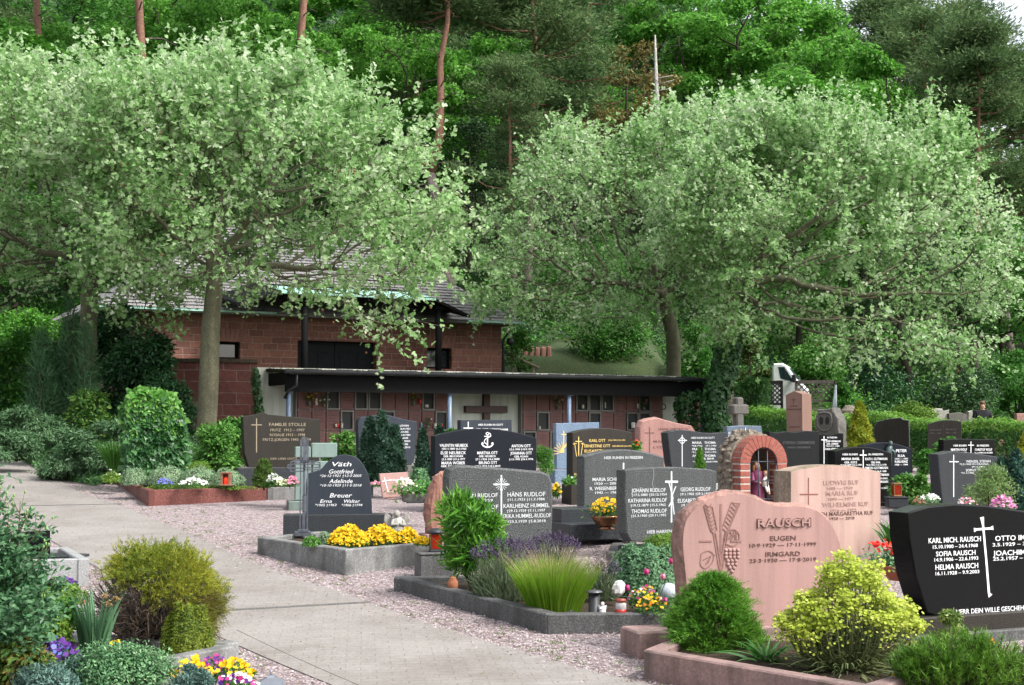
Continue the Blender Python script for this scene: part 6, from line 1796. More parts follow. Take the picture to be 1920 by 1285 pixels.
a, _ = pl.loc(735, 930, -.05); mb = MB(); mb.box((a, .06, .03), (.12, .1, .1), 0, 0, .006); mb.build('foot_block', ss_pink, rt)
# rough red standing stone
out = catmull([(806, 1000), (803, 965), (808, 925), (818, 900), (828, 890), (840, 890), (842, 940), (838, 1000)], 4)
S = Stone('gravestone', 'rough red standing stone with thin metal rod left of the grey speckled gravestone', out, 15.6, speckle('rough_red_stone', (.31, .15, .115), .2, 30, .95, stain=.4, stain_c=(.19, .08, .06), bump=1), 20, .2, .03, .03, None, True, ss_pink, 1.3, jit=.012, seed=9)
mb = MB(); a, z1 = S.pl.loc(824, 885, -.03); _, z0 = S.pl.loc(824, 960, -.03); mb.tube([(a, -.03, z0), (a, -.03, z1)], .006, 6); mb.build('rod', plain('rust_rod', (.25, .12, .06), .7), S.root)
# black stone fragment at the left edge
out = [(40, 1042), (40, 998), (82, 996), (82, 1042)]
S = Stone('gravestone', 'black granite gravestone seen edge on at the left edge behind the rose bush', out, 13.9, gr_black, -14, .12, .008, None, None, False)
S.block('plinth', -20, 133, 1040, 1049, gr_dark, -.06, .34, .006)

# ------------------------------------------------------------------ kerbed plots
def plot(label, pts, z, h, w, mat, soil_drop=.05, bed=soil, closed=True, group='kerbed grave plots', name='grave_plot', bedmat=True):
    """pts: pixel corners of the kerb top, level at height z"""
    Q = [zpt(p[0], p[1], z if len(p) == 2 else p[2]) for p in pts]
    c = sum(Q, Vector()) / len(Q)
    rt = thing(name, label, 'grave plot', (Q[0].x, Q[0].y, z - h), 0, group)
    n = len(Q)
    for i in range(n if closed else n - 1):
        a, b_ = Q[i] - Q[0], Q[(i + 1) % n] - Q[0]
        d_ = (b_ - a); d_ = Vector((d_.x, d_.y, 0)); L = d_.length; t = d_ / L
        nn = Vector((-t.y, t.x, 0))
        if nn.dot(c - (Q[i] + Q[(i + 1) % n]) / 2) < 0: nn = -nn
        m_ = (a + b_) / 2 + nn * w / 2
        mb = MB(); mb.box((0, 0, h / 2 - .06), (L - .004, w, h + .12), 0, 0, .01)
        for vv in mb.V: vv[:, 2] += vv[:, 0] / L * (b_.z - a.z)
        o = mb.build('kerb', mat, rt)
        o.location = (m_.x, m_.y, (a.z + b_.z) / 2 + (i % 2) * .003)
        o.rotation_euler = (0, 0, math.atan2(t.y, t.x))
    if bedmat:
        R_ = [(q - Q[0]) * .985 + (c - Q[0]) * .015 for q in Q]
        k = 14
        V, fc = [], []
        rs = np.random.RandomState(int(abs(pts[0][0])) % 1000)
        for i in range(k + 1):
            for j in range(k + 1):
                s_, t_ = i / k, j / k
                p = (R_[0] * (1 - s_) + R_[1] * s_) * (1 - t_) + (R_[3] * (1 - s_) + R_[2] * s_) * t_
                V.append((p.x, p.y, p.z + h - soil_drop + rs.normal(0, .008)))
        for i in range(k):
            for j in range(k): fc.append((i * (k + 1) + j, (i + 1) * (k + 1) + j, (i + 1) * (k + 1) + j + 1, i * (k + 1) + j + 1))
        mb = MB(); mb.add(V, fc, 0, True); mb.build('soil', bed, rt)
    return rt, Q
plot('dark granite kerbed plot with lavender and grass tuft in the middle foreground', [(1025, 1152), (1330, 1150), (1240, 1072, .29), (738, 1081, .27)], .207, .20, .12, kerb_dark)
plot('pale grey concrete kerbed plot full of yellow blossoms below the slate stone', [(648, 1031), (806, 1018), (700, 985), (482, 1008)], .44, .34, .11, kerb_grey)
plot('red granite kerbed plot with grey green cushions at the bend of the path', [(278, 919), (500, 914), (470, 885), (194, 893)], .735, .28, .10, kerb_red)
plot('grey kerbed plot behind the metal cross with white and pink flowers', [(501, 914.5), (700, 912), (650, 890), (480, 892)], .73, .22, .10, kerb_grey)
plot('pink sandstone kerbed plot under the wheat carved gravestone', [(1206, 1219), (1640, 1293), (1900, 1215), (1290, 1187)], .2, .2, .12, kerb_pink)
plot('pink sandstone kerbed plot with the small tilted tablet', [(703, 942), (845, 941), (800, 922), (690, 925)], z0 + .0, .25, .12, ss_pink, .03, pale_granite)
plot('dark granite kerbed plot beyond the rounded grey granite stone with a lantern', [(1672, 936), (1800, 940), (1770, 915), (1640, 915)], .52, .2, .1, gr_dark)
plot('pale speckled granite kerb left of the golden shrub at the left edge', [(-60, 1053), (167, 1048), (128, 1026), (-70, 1030)], .41, .3, .1, pale_granite)
plot('grey kerbed planting bed in the left foreground', [(440, 1212), (375, 1206), (-120, 1160), (-160, 1330)], .2, .2, .1, kerb_grey)
plot('grey kerbed plot in front of the dark speckled gravestone', [(1140, 1036), (1300, 1034), (1290, 1012), (1150, 1012)], .32, .2, .12, kerb_dark)
plot('grey kerbed plot before the black anchor gravestone', [(830, 935), (1040, 938), (1010, 905), (815, 905)], .58, .2, .1, kerb_dark)
# ------------------------------------------------------------------ flowers and small planting
pet_yellow = leafmat('yellow_petal', [(.62, .36, .004), (.78, .50, .008), (.85, .60, .02)], .25, .6, .1, 3)
pet_purple = leafmat('purple_petal', [(.05, .012, .12), (.09, .02, .20), (.13, .04, .26)], .2, .6, .2, 3)
pet_blue = leafmat('blue_petal', [(.12, .13, .45), (.2, .22, .6)], .2, .6, .2, 3)
pet_white = leafmat('white_petal', [(.68, .68, .62), (.82, .82, .78)], .2, .6, .1, 3)
pet_pink = leafmat('pink_petal', [(.55, .10, .22), (.70, .25, .35), (.75, .45, .5)], .25, .6, .2, 3)
pet_magenta = leafmat('magenta_petal', [(.35, .02, .14), (.55, .04, .22), (.62, .1, .3)], .25, .5, .2, 3)
pet_red = leafmat('red_petal', [(.55, .008, .006), (.75, .02, .012), (.8, .05, .03)], .25, .5, .1, 3)
pet_orange = leafmat('orange_petal', [(.75, .22, .01), (.85, .35, .02)], .25, .5, .1, 3)
pet_lav = leafmat('lavender_spike', [(.045, .03, .07), (.085, .06, .12), (.14, .10, .16)], .15, .7, .2, 3)
lf_flower = leafmat('bedding_leaf', [(.025, .09, .015), (.05, .15, .025), (.09, .21, .04)], .35, .5, .3, 3)
lf_grey = leafmat('grey_green_cushion', [(.13, .22, .11), (.20, .31, .165), (.275, .385, .235)], .2, .7, .25, 3)
lf_yellow = leafmat('golden_thuja', [(.07, .13, .012), (.17, .22, .02), (.33, .34, .035), (.44, .41, .05)], .3, .6, .3, 2)
lf_brown = leafmat('dead_twig_leaf', [(.06, .038, .022), (.12, .075, .04), (.17, .11, .06)], .1, .9, .3, 2)
twig = leafmat('grey_twig', [(.07, .055, .045), (.13, .105, .09), (.20, .17, .15)], 0, .9, .3, 2)
lf_thuja = leafmat('bright_thuja', [(.04, .15, .012), (.085, .24, .022), (.14, .33, .035), (.23, .41, .06)], .3, .5, .3, 2.5)
lf_laurel = leafmat('laurel_leaf', [(.04, .14, .014), (.08, .24, .025), (.14, .33, .045), (.22, .42, .08)], .35, .35, .3, 2)
lf_rose = leafmat('rose_leaf', [(.025, .085, .03), (.05, .14, .055), (.09, .20, .09), (.15, .28, .14)], .3, .4, .3, 2)
lf_blue = leafmat('blue_juniper', [(.05, .11, .09), (.09, .17, .14), (.15, .25, .21)], .1, .7, .3, 2)
lf_hebe = leafmat('hebe_leaf', [(.05, .15, .06), (.09, .22, .09), (.15, .30, .13), (.22, .36, .18)], .25, .45, .3, 2.5)
lf_strap = leafmat('strap_leaf', [(.06, .15, .07), (.10, .22, .11), (.16, .30, .16)], .3, .45, .3, 2)
lf_iris = leafmat('glossy_strap_leaf', [(.03, .12, .02), (.06, .19, .035), (.12, .27, .07)], .3, .35, .3, 2)
lf_dteal = leafmat('dark_conifer', [(.010, .035, .02), (.018, .055, .03), (.03, .085, .04)], .1, .6, .3, 2)
lf_euph = leafmat('euphorbia_leaf', [(.09, .13, .05), (.15, .20, .075), (.24, .28, .12)], .25, .6, .3, 2)
lf_euphf = leafmat('euphorbia_flower', [(.28, .37, .03), (.42, .50, .06), (.54, .58, .14)], .35, .6, .25, 2)
lf_pine = leafmat('dwarf_pine_needle', [(.035, .11, .008), (.07, .18, .014), (.12, .26, .024), (.19, .33, .05)], .25, .5, .3, 3)
lf_gold = leafmat('golden_cypress', [(.11, .17, .008), (.25, .30, .015), (.38, .39, .03)], .3, .6, .3, 1.5)
lf_cover = leafmat('ground_cover_leaf', [(.08, .17, .02), (.14, .26, .03), (.22, .34, .06)], .35, .5, .3, 3)

def blossoms(mb, P, size, m, rs, face=(0, -.6, .8)):
    """five petalled blossoms, each a shallow cup tilted a little differently"""
    Nn = rs.normal(0, .4, (len(P), 3)) + np.array(face)
    mb.leaves(P, Nn, rs.uniform(size * .8, size * 1.2, len(P)), 'petal5', m, rs)
def flowers(name, label, px0, px1, y0, y1, d, cols, n, size, seed, leaf=None, nl=700, lsize=.03, dep=1.0, group='bedding flowers', zb=None, cat='flowers', dome=.6, shape='oval', cover=.75):
    rs = np.random.RandomState(seed)
    cx = (px0 + px1) / 2
    b = at(cx, y1, d)
    if zb is not None: b.z = zb
    H_ = at(cx, y0, d).z - b.z; W_ = (px1 - px0) * d / F
    rt = thing(name, label, cat, b, 0, group)
    def pts(k, lo, hi):
        a = rs.uniform(0, 6.28, k); r_ = np.sqrt(rs.rand(k))
        x = np.cos(a) * r_ * W_ / 2; y = np.sin(a) * r_ * W_ / 2 * dep
        top = H_ * (1 - dome * r_ ** 2)
        return np.stack([x, y, top * rs.uniform(lo, hi, k)], 1)
    P = pts(nl, .05, .88)
    mb = MB(); mb.leaves(P, rs.normal(0, .5, (nl, 3)) + (0, -.2, .7), rs.uniform(lsize * .6, lsize * 1.2, nl), shape, 0, rs); mb.build('foliage', leaf or lf_flower, rt)
    if not isinstance(cols, (list, tuple)): cols = [cols]
    for c, k in zip(cols, np.array_split(np.arange(n), len(cols))):
        mb = MB(); blossoms(mb, pts(len(k), cover, 1.04), size, 0, rs)
        o = mb.build('blossom', c, rt)
        if len(k) > 100: o['kind'] = 'stuff'
    return rt
def cushion(label, px0, px1, y0, y1, d, mat, n, leaf, seed, dep=.9, group='low cushion plants', name='cushion_plant', shape='rhomb', zb=None):
    rs = np.random.RandomState(seed)
    cx = (px0 + px1) / 2; b = at(cx, y1, d)
    if zb is not None: b.z = zb
    H_ = at(cx, y0, d).z - b.z; W_ = (px1 - px0) * d / F
    rt = thing(name, label, 'plant', b, 0, group)
    q = rs.normal(0, 1, (n, 3)); q[:, 2] = np.abs(q[:, 2]); q /= np.linalg.norm(q, axis=1)[:, None]
    wob = 1 + .10 * np.sin(q[:, 0] * 6 + seed) * np.cos(q[:, 1] * 5) + .05 * np.sin(q[:, 0] * 15)
    P = q * np.array([W_ / 2, W_ / 2 * dep, H_]) * (wob * rs.uniform(.88, 1.02, n))[:, None]
    mb = MB(); mb.leaves(P, q + rs.normal(0, .38, (n, 3)), rs.uniform(leaf * .6, leaf * 1.2, n), shape, 0, rs, q + rs.normal(0, .6, (n, 3))); mb.build('foliage', mat, rt)
    mb = MB(); mb.lathe([(W_ * .40 * math.sin(t), H_ * .84 * math.cos(t)) for t in np.linspace(math.pi / 2, .01, 7)], (0, 0, 0), 14); mb.V = [v * np.array([1, dep, 1]) for v in mb.V]; mb.build('stem', plain('cushion_core', (.05, .06, .03), 1), rt)  # solid dark core dome; shade among the leaves is put into its colour
    return rt
def strap_clump(name, label, px, ybot, d, n, L, w, spread, mat, seed, droop=.35, cat='plant', group=None, zb=None, part='foliage'):
    rs = np.random.RandomState(seed)
    b = at(px, ybot, d)
    if zb is not None: b.z = zb
    rt = thing(name, label, cat, b, 0, group)
    a = rs.uniform(0, 6.28, n); t = rs.uniform(.02, 1, n) * spread
    D = np.stack([np.cos(a) * t, np.sin(a) * t, np.ones(n)], 1)
    P = np.stack([np.cos(a) * .05, np.sin(a) * .05, np.zeros(n)], 1) * rs.rand(n)[:, None] * 1.4
    mb = MB(); mb.blades(P, D, L * rs.uniform(.6, 1.05, n), w, droop, 0, rs, 5); mb.build(part, mat, rt)
    return rt

# --- red kerbed plot
RP = .70
for i, (a, b_, t, lab) in enumerate(((226, 276, 879, 'small grey green cushion at the left end of the red kerbed plot'), (275, 352, 876, 'long grey green cushion behind the blue flowers'), (335, 412, 877, 'middle grey green cushion behind the white flowers'), (392, 456, 880, 'grey green cushion behind the little red lit shrine'))):
    cushion(lab, a, b_, t, 908, 21.6 - .1 * i, lf_grey, 3400, .03, 200 + i, 1.0)
cushion('bright yellow green tuft on top of the grey green cushions', 350, 396, 866, 888, 22.1, yellowgreen, 1200, .05, 205, .9, shape='lance')
flowers('blue_flowers', 'blue violet flowers at the front of the red kerbed plot', 292, 323, 897, 913, 20.75, pet_blue, 60, .035, 206, None, 260)
flowers('white_flowers', 'white flowers at the front of the red kerbed plot', 334, 392, 896, 914, 20.75, pet_white, 110, .035, 207, None, 420)
flowers('daisy_patch', 'yellow green foliage with few white flowers left of the red kerbed plot', 192, 228, 880, 905, 22.4, pet_white, 14, .03, 208, lf_cover, 420, .05)
cushion('low green ground cover along the red kerb', 275, 470, 908, 917, 21.2, lf_cover, 1800, .035, 209, .12)
rt = thing('grave_shrine', 'little brown shrine shaped lantern glowing red on the red kerbed plot', 'lantern', at(424, 911, 20.6), -.05)
mb = MB(); bsn = plain('brown_stoneware', (.20, .10, .06), .8, var=.3)
for c, s in (((-.055, 0, .09), (.03, .12, .18)), ((.055, 0, .09), (.03, .12, .18)), ((0, .055, .09), (.08, .02, .18)), ((0, 0, .012), (.16, .16, .024)), ((0, 0, .185), (.15, .14, .02))): mb.box(c, s, 0, 0, .004)
mb.build('housing', bsn, rt)
mb = MB(); mb.lathe([(.0, .02), (.03, .02), (.032, .10), (.02, .12), (0, .12)], (0, -.01, 0), 12); mb.build('red_candle', plain('red_glow_glass', (.55, .02, .01), .2, emit=(.9, .05, .01, .5)), rt)
cone_shrub('round_conifer', 'small round yellow green conifer right of the red kerbed plot', 'conifer', 474, 516, 862, 915, 20.6, leafmat('olive_conifer', [(.03, .07, .01), (.06, .12, .015), (.11, .18, .03)], .2, .6, .3, 2), 5000, .05, 'frond', 210, None, 1, .42)
flowers('white_flowers', 'tall white flowers beside the small round conifer', 500, 528, 886, 912, 20.2, pet_white, 34, .055, 211, None, 260, .05)
flowers('cream_flowers', 'cream green flowers between the white ones and the pink ones', 516, 546, 898, 914, 19.9, leafmat('cream_petal', [(.5, .52, .3), (.6, .62, .4)], .2, .6, .1), 60, .035, 212, None, 200)
flowers('pink_flowers', 'pink flowers beside the green block monument', 538, 560, 893, 913, 19.9, pet_pink, 46, .045, 213, None, 200)
flowers('pink_flowers', 'small red pink flowers under the twin topped conifer', 692, 716, 902, 913, 19.8, pet_pink, 26, .04, 214, None, 220)
# ivy covered stone
pl = Pl(293, 23.0, 20); g = at(293, 885, 23).z; pl.zb = g
rt = thing('ivy_stone', 'upright stone wholly covered in bright green ivy left of the plane trunk', 'gravestone', (pl.p.x, pl.p.y, g), pl.yaw)
oc = catmull([(238, 890), (236, 800), (240, 755), (258, 735), (272, 731), (284, 741), (300, 737), (322, 748), (336, 775), (346, 830), (350, 890)], 5)
O = [pl.loc(*p) for p in oc]
mb = MB(); mb.prism(O, -.02, .3, 0, .04); mb.build('slab', weathered, rt)
rs = np.random.RandomState(220)
from_poly = np.array(O)
def inside(P, poly):
    x, y = P[:, 0], P[:, 1]; r_ = np.zeros(len(P), bool); j = len(poly) - 1
    for i in range(len(poly)):
        xi, yi = poly[i]; xj, yj = poly[j]
        c = ((yi > y) != (yj > y)) & (x < (xj - xi) * (y - yi) / (yj - yi + 1e-9) + xi)
        r_ ^= c; j = i
    return r_
Q = rs.uniform(from_poly.min(0), from_poly.max(0), (9000, 2)); Q = Q[inside(Q, from_poly)]
E_ = from_poly[rs.randint(0, len(O), 900)] + rs.normal(0, .035, (900, 2))
P = np.concatenate([np.stack([Q[:, 0], -.05 - .16 * rs.rand(len(Q)), Q[:, 1]], 1), np.stack([E_[:, 0], rs.uniform(-.1, .3, 900), E_[:, 1]], 1)])
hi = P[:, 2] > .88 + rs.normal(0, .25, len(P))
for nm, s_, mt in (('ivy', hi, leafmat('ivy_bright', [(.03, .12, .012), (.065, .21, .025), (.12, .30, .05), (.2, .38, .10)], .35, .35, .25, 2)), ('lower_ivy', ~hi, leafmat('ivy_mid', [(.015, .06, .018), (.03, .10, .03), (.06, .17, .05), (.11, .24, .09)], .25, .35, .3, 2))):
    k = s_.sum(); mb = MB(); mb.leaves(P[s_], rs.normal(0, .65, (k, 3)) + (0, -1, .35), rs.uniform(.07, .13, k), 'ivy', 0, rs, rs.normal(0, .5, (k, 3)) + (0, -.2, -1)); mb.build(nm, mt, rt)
strap_clump('grass_tuft', 'fine bright green grassy tuft left of the ivy covered stone', 214, 888, 23.6, 420, .72, .014, .38, fresh, 221, .25, 'grass tuft')
cone_shrub('twin_conifer', 'dark blue green conifer with two pointed tops before the dark slate stone', 'conifer', 676, 754, 768, 908, 21.8, lf_dteal, 16000, .07, 'frond', 222, None, 3, .5)
cone_shrub('dark_conifer', 'narrow dark conifer left of the black anchor gravestone', 'conifer', 782, 834, 796, 905, 21.5, lf_dteal, 8000, .07, 'frond', 223, None, 2, .55)
cushion('round pale blue green cushion behind the pink tablet', 768, 805, 880, 912, 19.2, lf_hebe, 1600, .04, 224)
# trough with white blossoms on pink plot
rt = thing('planter_trough', 'grey stone trough with white hydrangea and green leaves beside the pink tablet', 'planter', at(778, 941, 17.9), .15)
mb = MB(); mb.box((0, 0, .05), (.32, .16, .10), 0, 0, .012, 1.06); mb.build('trough', weathered, rt)
rs = np.random.RandomState(225); k = 420
mb = MB(); mb.leaves(rs.normal(0, 1, (k, 3)) * (.15, .07, .05) + (.02, 0, .15), rs.normal(0, .5, (k, 3)) + (0, -.3, .7), rs.uniform(.04, .075, k), 'oval', 0, rs); mb.build('foliage', leafmat('planter_leaf', [(.05, .18, .03), (.1, .27, .05), (.17, .36, .09)], .35, .5, .2), rt)
mb = MB(); blossoms(mb, rs.normal(0, 1, (70, 3)) * (.05, .04, .035) + (-.10, -.03, .23), .035, 0, rs); mb.build('blossom', leafmat('cream_white_petal', [(.68, .66, .5), (.8, .78, .66)], .2, .6, .1), rt)
mb = MB(); mb.box((.03, -.12, .0), (.30, .10, .02), 0, 0, .004); mb.build('saucer', gr_dark, rt)

# --- plot of yellow blossoms
for i, (a, b_, t, bt, d, lab) in enumerate(((612, 692, 984, 1030, 14.5, 'left yellow blossom mound in the pale kerbed plot'), (676, 752, 984, 1027, 14.8, 'middle yellow blossom mound in the pale kerbed plot'), (738, 790, 990, 1024, 14.8, 'right yellow blossom mound in the pale kerbed plot'), (778, 808, 1007, 1023, 14.3, 'smallest yellow blossom mound next to the kerb corner by the lantern'))):
    W_ = b_ - a
    flowers('yellow_chrysanthemum', lab, a, b_, t, bt, d, pet_yellow, int(9 * W_), .032, 230 + i, None, int(W_ * 14), .03, .9, 'yellow blossom mounds', None, 'flowers', .65, 'oval', .55)
cushion('tiny fresh green cushion left of the yellow blossoms', 568, 599, 1006, 1023, 14.4, fresh, 900, .025, 235, 1)
cushion('small grey green tuft between the green cushion and yellow blossoms', 597, 622, 999, 1025, 14.5, lf_grey, 900, .04, 236, 1, shape='lance')
# small stone angel
rt = thing('stone_angel', 'small weathered stone angel behind the yellow blossoms', 'figurine', at(745, 1003, 15.6), .2)
pale_w = speckle('weathered_pale_stone', (.33, .32, .29), .3, 50, .95, stain=.6, stain_c=(.13, .12, .1), stain_scale=8, bump=1)
mb = MB(); mb.lathe([(0, 0), (.09, 0), (.10, .05), (.075, .13), (.05, .18), (.02, .2), (0, .2)], (0, 0, 0), 14, 0, True, .1); mb.ell((-.01, -.02, .225), (.038, .042, .045), 8); mb.tube([(-.05, -.03, .16), (-.07, -.08, .11), (-.01, -.1, .12)], [.02, .02, .014], 6); mb.tube([(.05, -.03, .16), (.07, -.08, .11), (.01, -.1, .12)], [.02, .02, .014], 6); mb.build('body', pale_w, rt)
for sg in (-1, 1):
    mb = MB(); mb.prism([(sg * .03, .08), (sg * .10, .06), (sg * .145, .15), (sg * .13, .25), (sg * .08, .21), (sg * .03, .16)], .03, .055, 0, .006); mb.build('wing', pale_w, rt)
# pedestal and lantern
def box_at(mb, px0, px1, y0, y1, d, depth, bev=.01):
    a, b_ = at(px0, y1, d), at(px1, y0, d)
    mb.box(((a.x + b_.x) / 2, d + depth / 2, (a.z + b_.z) / 2), (b_.x - a.x, depth, abs(b_.z - a.z)), 0, 0, bev)
def pedestal(label, px0, px1, y0, y1, d, depth, mat, yaw=0):
    a = at((px0 + px1) / 2, y1, d); h = at(px0, y0, d).z - a.z; w = (px1 - px0) * d / F
    rt = thing('pedestal', label, 'pedestal', (a.x, a.y + depth / 2, a.z), yaw)
    mb = MB(); mb.box((0, 0, (h - .02) / 2 - .04), (w, depth, h + .06), 0, 0, .01); mb.build('block', mat, rt)
    mb = MB(); mb.box((0, 0, h - .0095), (w + .016, depth + .016, .018), 0, 0, .006); mb.build('cap', mat, rt)
    return Vector((a.x, a.y + depth / 2, a.z + h))
tp = pedestal('grey granite pedestal carrying a dark lantern left of the laurel shrub', 780, 850, 1037, 1083, 13.6, .3, kerb_dark, .25)
red_glass = plain('red_lantern_glass', (.22, .016, .007), .12, emit=(.6, .05, .01, .02))
amber = plain('amber_glass', (.42, .22, .03), .12)
def lantern(label, loc, w, h, body, pane, roof='dome', yaw=0.0, group='grave lanterns', side=None):
    rt = thing('grave_lantern', label, 'lantern', loc, yaw, group)
    mb = MB(); mb.box((0, 0, h * .04), (w * 1.1, w * 1.1, h * .08), 0, 0, w * .04); mb.build('base', body, rt)
    mb = MB(); t = w * .11
    for sx in (-1, 1):
        for sy in (-1, 1): mb.box((sx * (w / 2 - t / 2), sy * (w / 2 - t / 2), h * .41), (t, t, h * .66))
    for zz in (h * .10, h * .72):
        for sx, sy, lx, ly in ((0, -1, w - 2 * t, t), (0, 1, w - 2 * t, t), (-1, 0, t, w - 2 * t), (1, 0, t, w - 2 * t)): mb.box((sx * (w / 2 - t / 2), sy * (w / 2 - t / 2), zz), (lx, ly, h * .05))
    mb.build('frame', body, rt)
    for i, (sx, sy) in enumerate(((0, -1), (1, 0), (-1, 0), (0, 1))):
        mb = MB(); mb.box((sx * (w / 2 - t * .6), sy * (w / 2 - t * .6), h * .41), ((w - 2 * t) if sy else .004, .004 if sy else (w - 2 * t), h * .57)); mb.build('pane', pane if i != 2 else (side or pane), rt)
    mb = MB()
    if roof == 'dome': mb.lathe([(w * .72, h * .75), (w * .74, h * .78), (w * .6, h * .86), (w * .28, h * .93), (0, h * .94)], (0, 0, 0), 16)
    elif roof == 'pyramid':
        mb.lathe([(w * .86, h * .75), (w * .86, h * .78), (w * .3, h * .9), (w * .26, h * .9), (w * .2, h * .95), (0, h * .97)], (0, 0, 0), 4, 0, False); mb.xf(Matrix.Rotation(math.pi / 4, 4, 'Z'))
        mb.tube([(0, 0, h * .96), (0, 0, h * 1.06)], w * .03, 5); mb.tube([(-w * .07, 0, h * 1.03), (w * .07, 0, h * 1.03)], w * .025, 5)
    else: mb.box((0, 0, h * .8), (w * 1.12, w * 1.12, h * .08), 0, 0, w * .04)
    mb.build('roof', body, rt)
    return rt
iron_l = plain('lantern_iron', (.035, .036, .04), .5, .4)
lantern('dark domed lantern with red pane on the grey pedestal beside the laurel shrub', tp, .11, .24, iron_l, red_glass, 'dome', .2, side=amber)
tp = pedestal('dark polished block carrying the brass lantern at the right', 1666, 1704, 932, 942, 19.3, .2, gr_dark)
lantern('small brass lantern with orange pane among green plants on the right', tp, .11, .22, plain('brass', (.22, .12, .05), .4, .6), red_glass, 'flat', .1)
lz = at(508, 1262, 8.0)
lantern('zinc lantern with pyramid roof and cross cut off by the bottom edge', (lz.x, 8.0, ground(lz.x, 8)), .125, lz.z - ground(lz.x, 8), plain('zinc_sheet', (.22, .24, .27), .45, .6, var=.2), plain('clear_pane', (.25, .27, .28), .1), 'pyramid', .1)
# --- laurel shrub
rt, _i = shrub('laurel_shrub', 'light green laurel shrub with narrow leaves before the rayed cross gravestone', 'shrub', 826, 958, 905, 1112, 12.5, lf_laurel, .125, 'lance', 2600, 26, .8, 240, None, .35, 10, .8, .25, plain('green_stem', (.06, .08, .03), .8), axis=.8, prof=([0, .3, .7, 1], [.35, .95, 1, .7]))
mb = MB(); rt = thing('terracotta_ball', 'terracotta ball pot at the foot of the laurel shrub', 'pot', at(849, 1108, 12.3)); mb.lathe([(0, 0), (.03, 0), (.046, .04), (.044, .08), (.028, .105), (.03, .115), (.022, .115), (.02, .1)], (0, 0, 0), 16); mb.build('body', plain('terracotta', (.33, .12, .055), .8, var=.2), rt)
mb = MB(); mb.lathe([(.0, .1), (.02, .1), (.022, .118), (0, .122)], (0, 0, 0), 12); mb.build('lid', MATS['terracotta'], rt)
# --- lavender and grass tuft
def lavender(label, px0, px1, y0, y1, d, n, nsp, seed):
    rs = np.random.RandomState(seed)
    cx = (px0 + px1) / 2; b = at(cx, y1, d); H_ = at(cx, y0, d).z - b.z; W_ = (px1 - px0) * d / F
    rt = thing('lavender', label, 'lavender', b, 0, 'lavender plants')
    a = rs.uniform(0, 6.28, n); r_ = np.sqrt(rs.rand(n))
    P = np.stack([np.cos(a) * r_ * W_ * .42, np.sin(a) * r_ * W_ * .3, rs.uniform(0, .55, n) * H_ * (1.1 - .5 * r_)], 1)
    D = np.stack([np.cos(a) * r_ * .6, np.sin(a) * r_ * .6, np.ones(n)], 1) + rs.normal(0, .3, (n, 3))
    mb = MB(); mb.blades(P, D, H_ * rs.uniform(.18, .34, n), .010, .15, 0, rs, 2); mb.build('foliage', leafmat('lavender_leaf', [(.09, .14, .07), (.15, .21, .11), (.23, .29, .17), (.29, .33, .23)], .2, .7, .3, 3), rt)
    a = rs.uniform(0, 6.28, nsp); r_ = np.sqrt(rs.rand(nsp))
    S0 = np.stack([np.cos(a) * r_ * W_ * .44, np.sin(a) * r_ * W_ * .3, H_ * (.78 - .25 * r_)], 1)
    D = np.stack([np.cos(a) * r_ * .5, np.sin(a) * r_ * .4, np.ones(nsp)], 1) + rs.normal(0, .12, (nsp, 3)); D /= np.linalg.norm(D, axis=1)[:, None]
    L = H_ * rs.uniform(.14, .26, nsp)
    sp = MB(); st_ = MB()
    for i in range(nsp):
        e = S0[i] + D[i] * L[i]
        st_.tube([S0[i] - D[i] * H_ * .2, e], .0022, 3, 0, True, False)
        k = 16; t = rs.uniform(0, .055, k)
        sp.leaves(e + D[i] * t[:, None] + rs.normal(0, .006, (k, 3)), rs.normal(0, 1, (k, 3)), rs.uniform(.012, .02, k), 'oval', 0, rs, D[i] + rs.normal(0, .5, (k, 3)))
    o = sp.build('blossom', pet_lav, rt); o['kind'] = 'stuff'
    st_.build('stem', leafmat('lavender_stem', [(.09, .12, .06), (.14, .17, .09)], .1, .7), rt)
lavender('purple lavender bush left of the bright grass tuft', 888, 1006, 1010, 1138, 11.9, 3000, 130, 250)
lavender('purple lavender behind the bright grass tuft', 985, 1085, 1002, 1100, 12.7, 1800, 110, 251)
lavender('narrow purple lavender right of the bright grass tuft', 1110, 1158, 1052, 1135, 11.8, 1000, 50, 252)
rs = np.random.RandomState(255)
b = at(1040, 1150, 11.3); rt = thing('grass_tuft', 'bright green ornamental grass tuft with straw coloured tips', 'grass tuft', b)
n = 3600; a = rs.uniform(0, 6.28, n); t = rs.rand(n) ** .7
D = np.stack([np.cos(a) * t * .36, np.sin(a) * t * .34, np.ones(n)], 1)
P = np.stack([np.cos(a) * .20 * t, np.sin(a) * .13 * t, np.zeros(n)], 1)
mb = MB(); mb.blades(P, D, rs.uniform(.30, .54, n), .0048, .2, 0, rs, 4); mb.build('foliage', leafmat('ornamental_grass', [(.11, .26, .012), (.19, .37, .022), (.30, .46, .05)], .4, .5, .25, 4), rt)
n = 500; a = rs.uniform(0, 6.28, n); t = rs.rand(n) ** .8
D = np.stack([np.cos(a) * t * .5 + .06, np.sin(a) * t * .4, np.ones(n)], 1)
P = np.stack([np.cos(a) * .2 * t, np.sin(a) * .13 * t, np.full(n, .12)], 1)
mb = MB(); mb.blades(P, D, rs.uniform(.36, .55, n), .0035, .3, 0, rs, 4); mb.build('seed_head', leafmat('straw', [(.32, .27, .12), (.42, .34, .18), (.45, .30, .2)], .3, .8, .2, 4), rt)
cushion('broad grey green cushion left of the wheat carved gravestone', 1132, 1290, 1022, 1108, 12.1, leafmat('blue_green_cushion', [(.07, .17, .08), (.12, .25, .12), (.19, .33, .18)], .2, .7, .25, 3), 7000, .035, 256, .7)
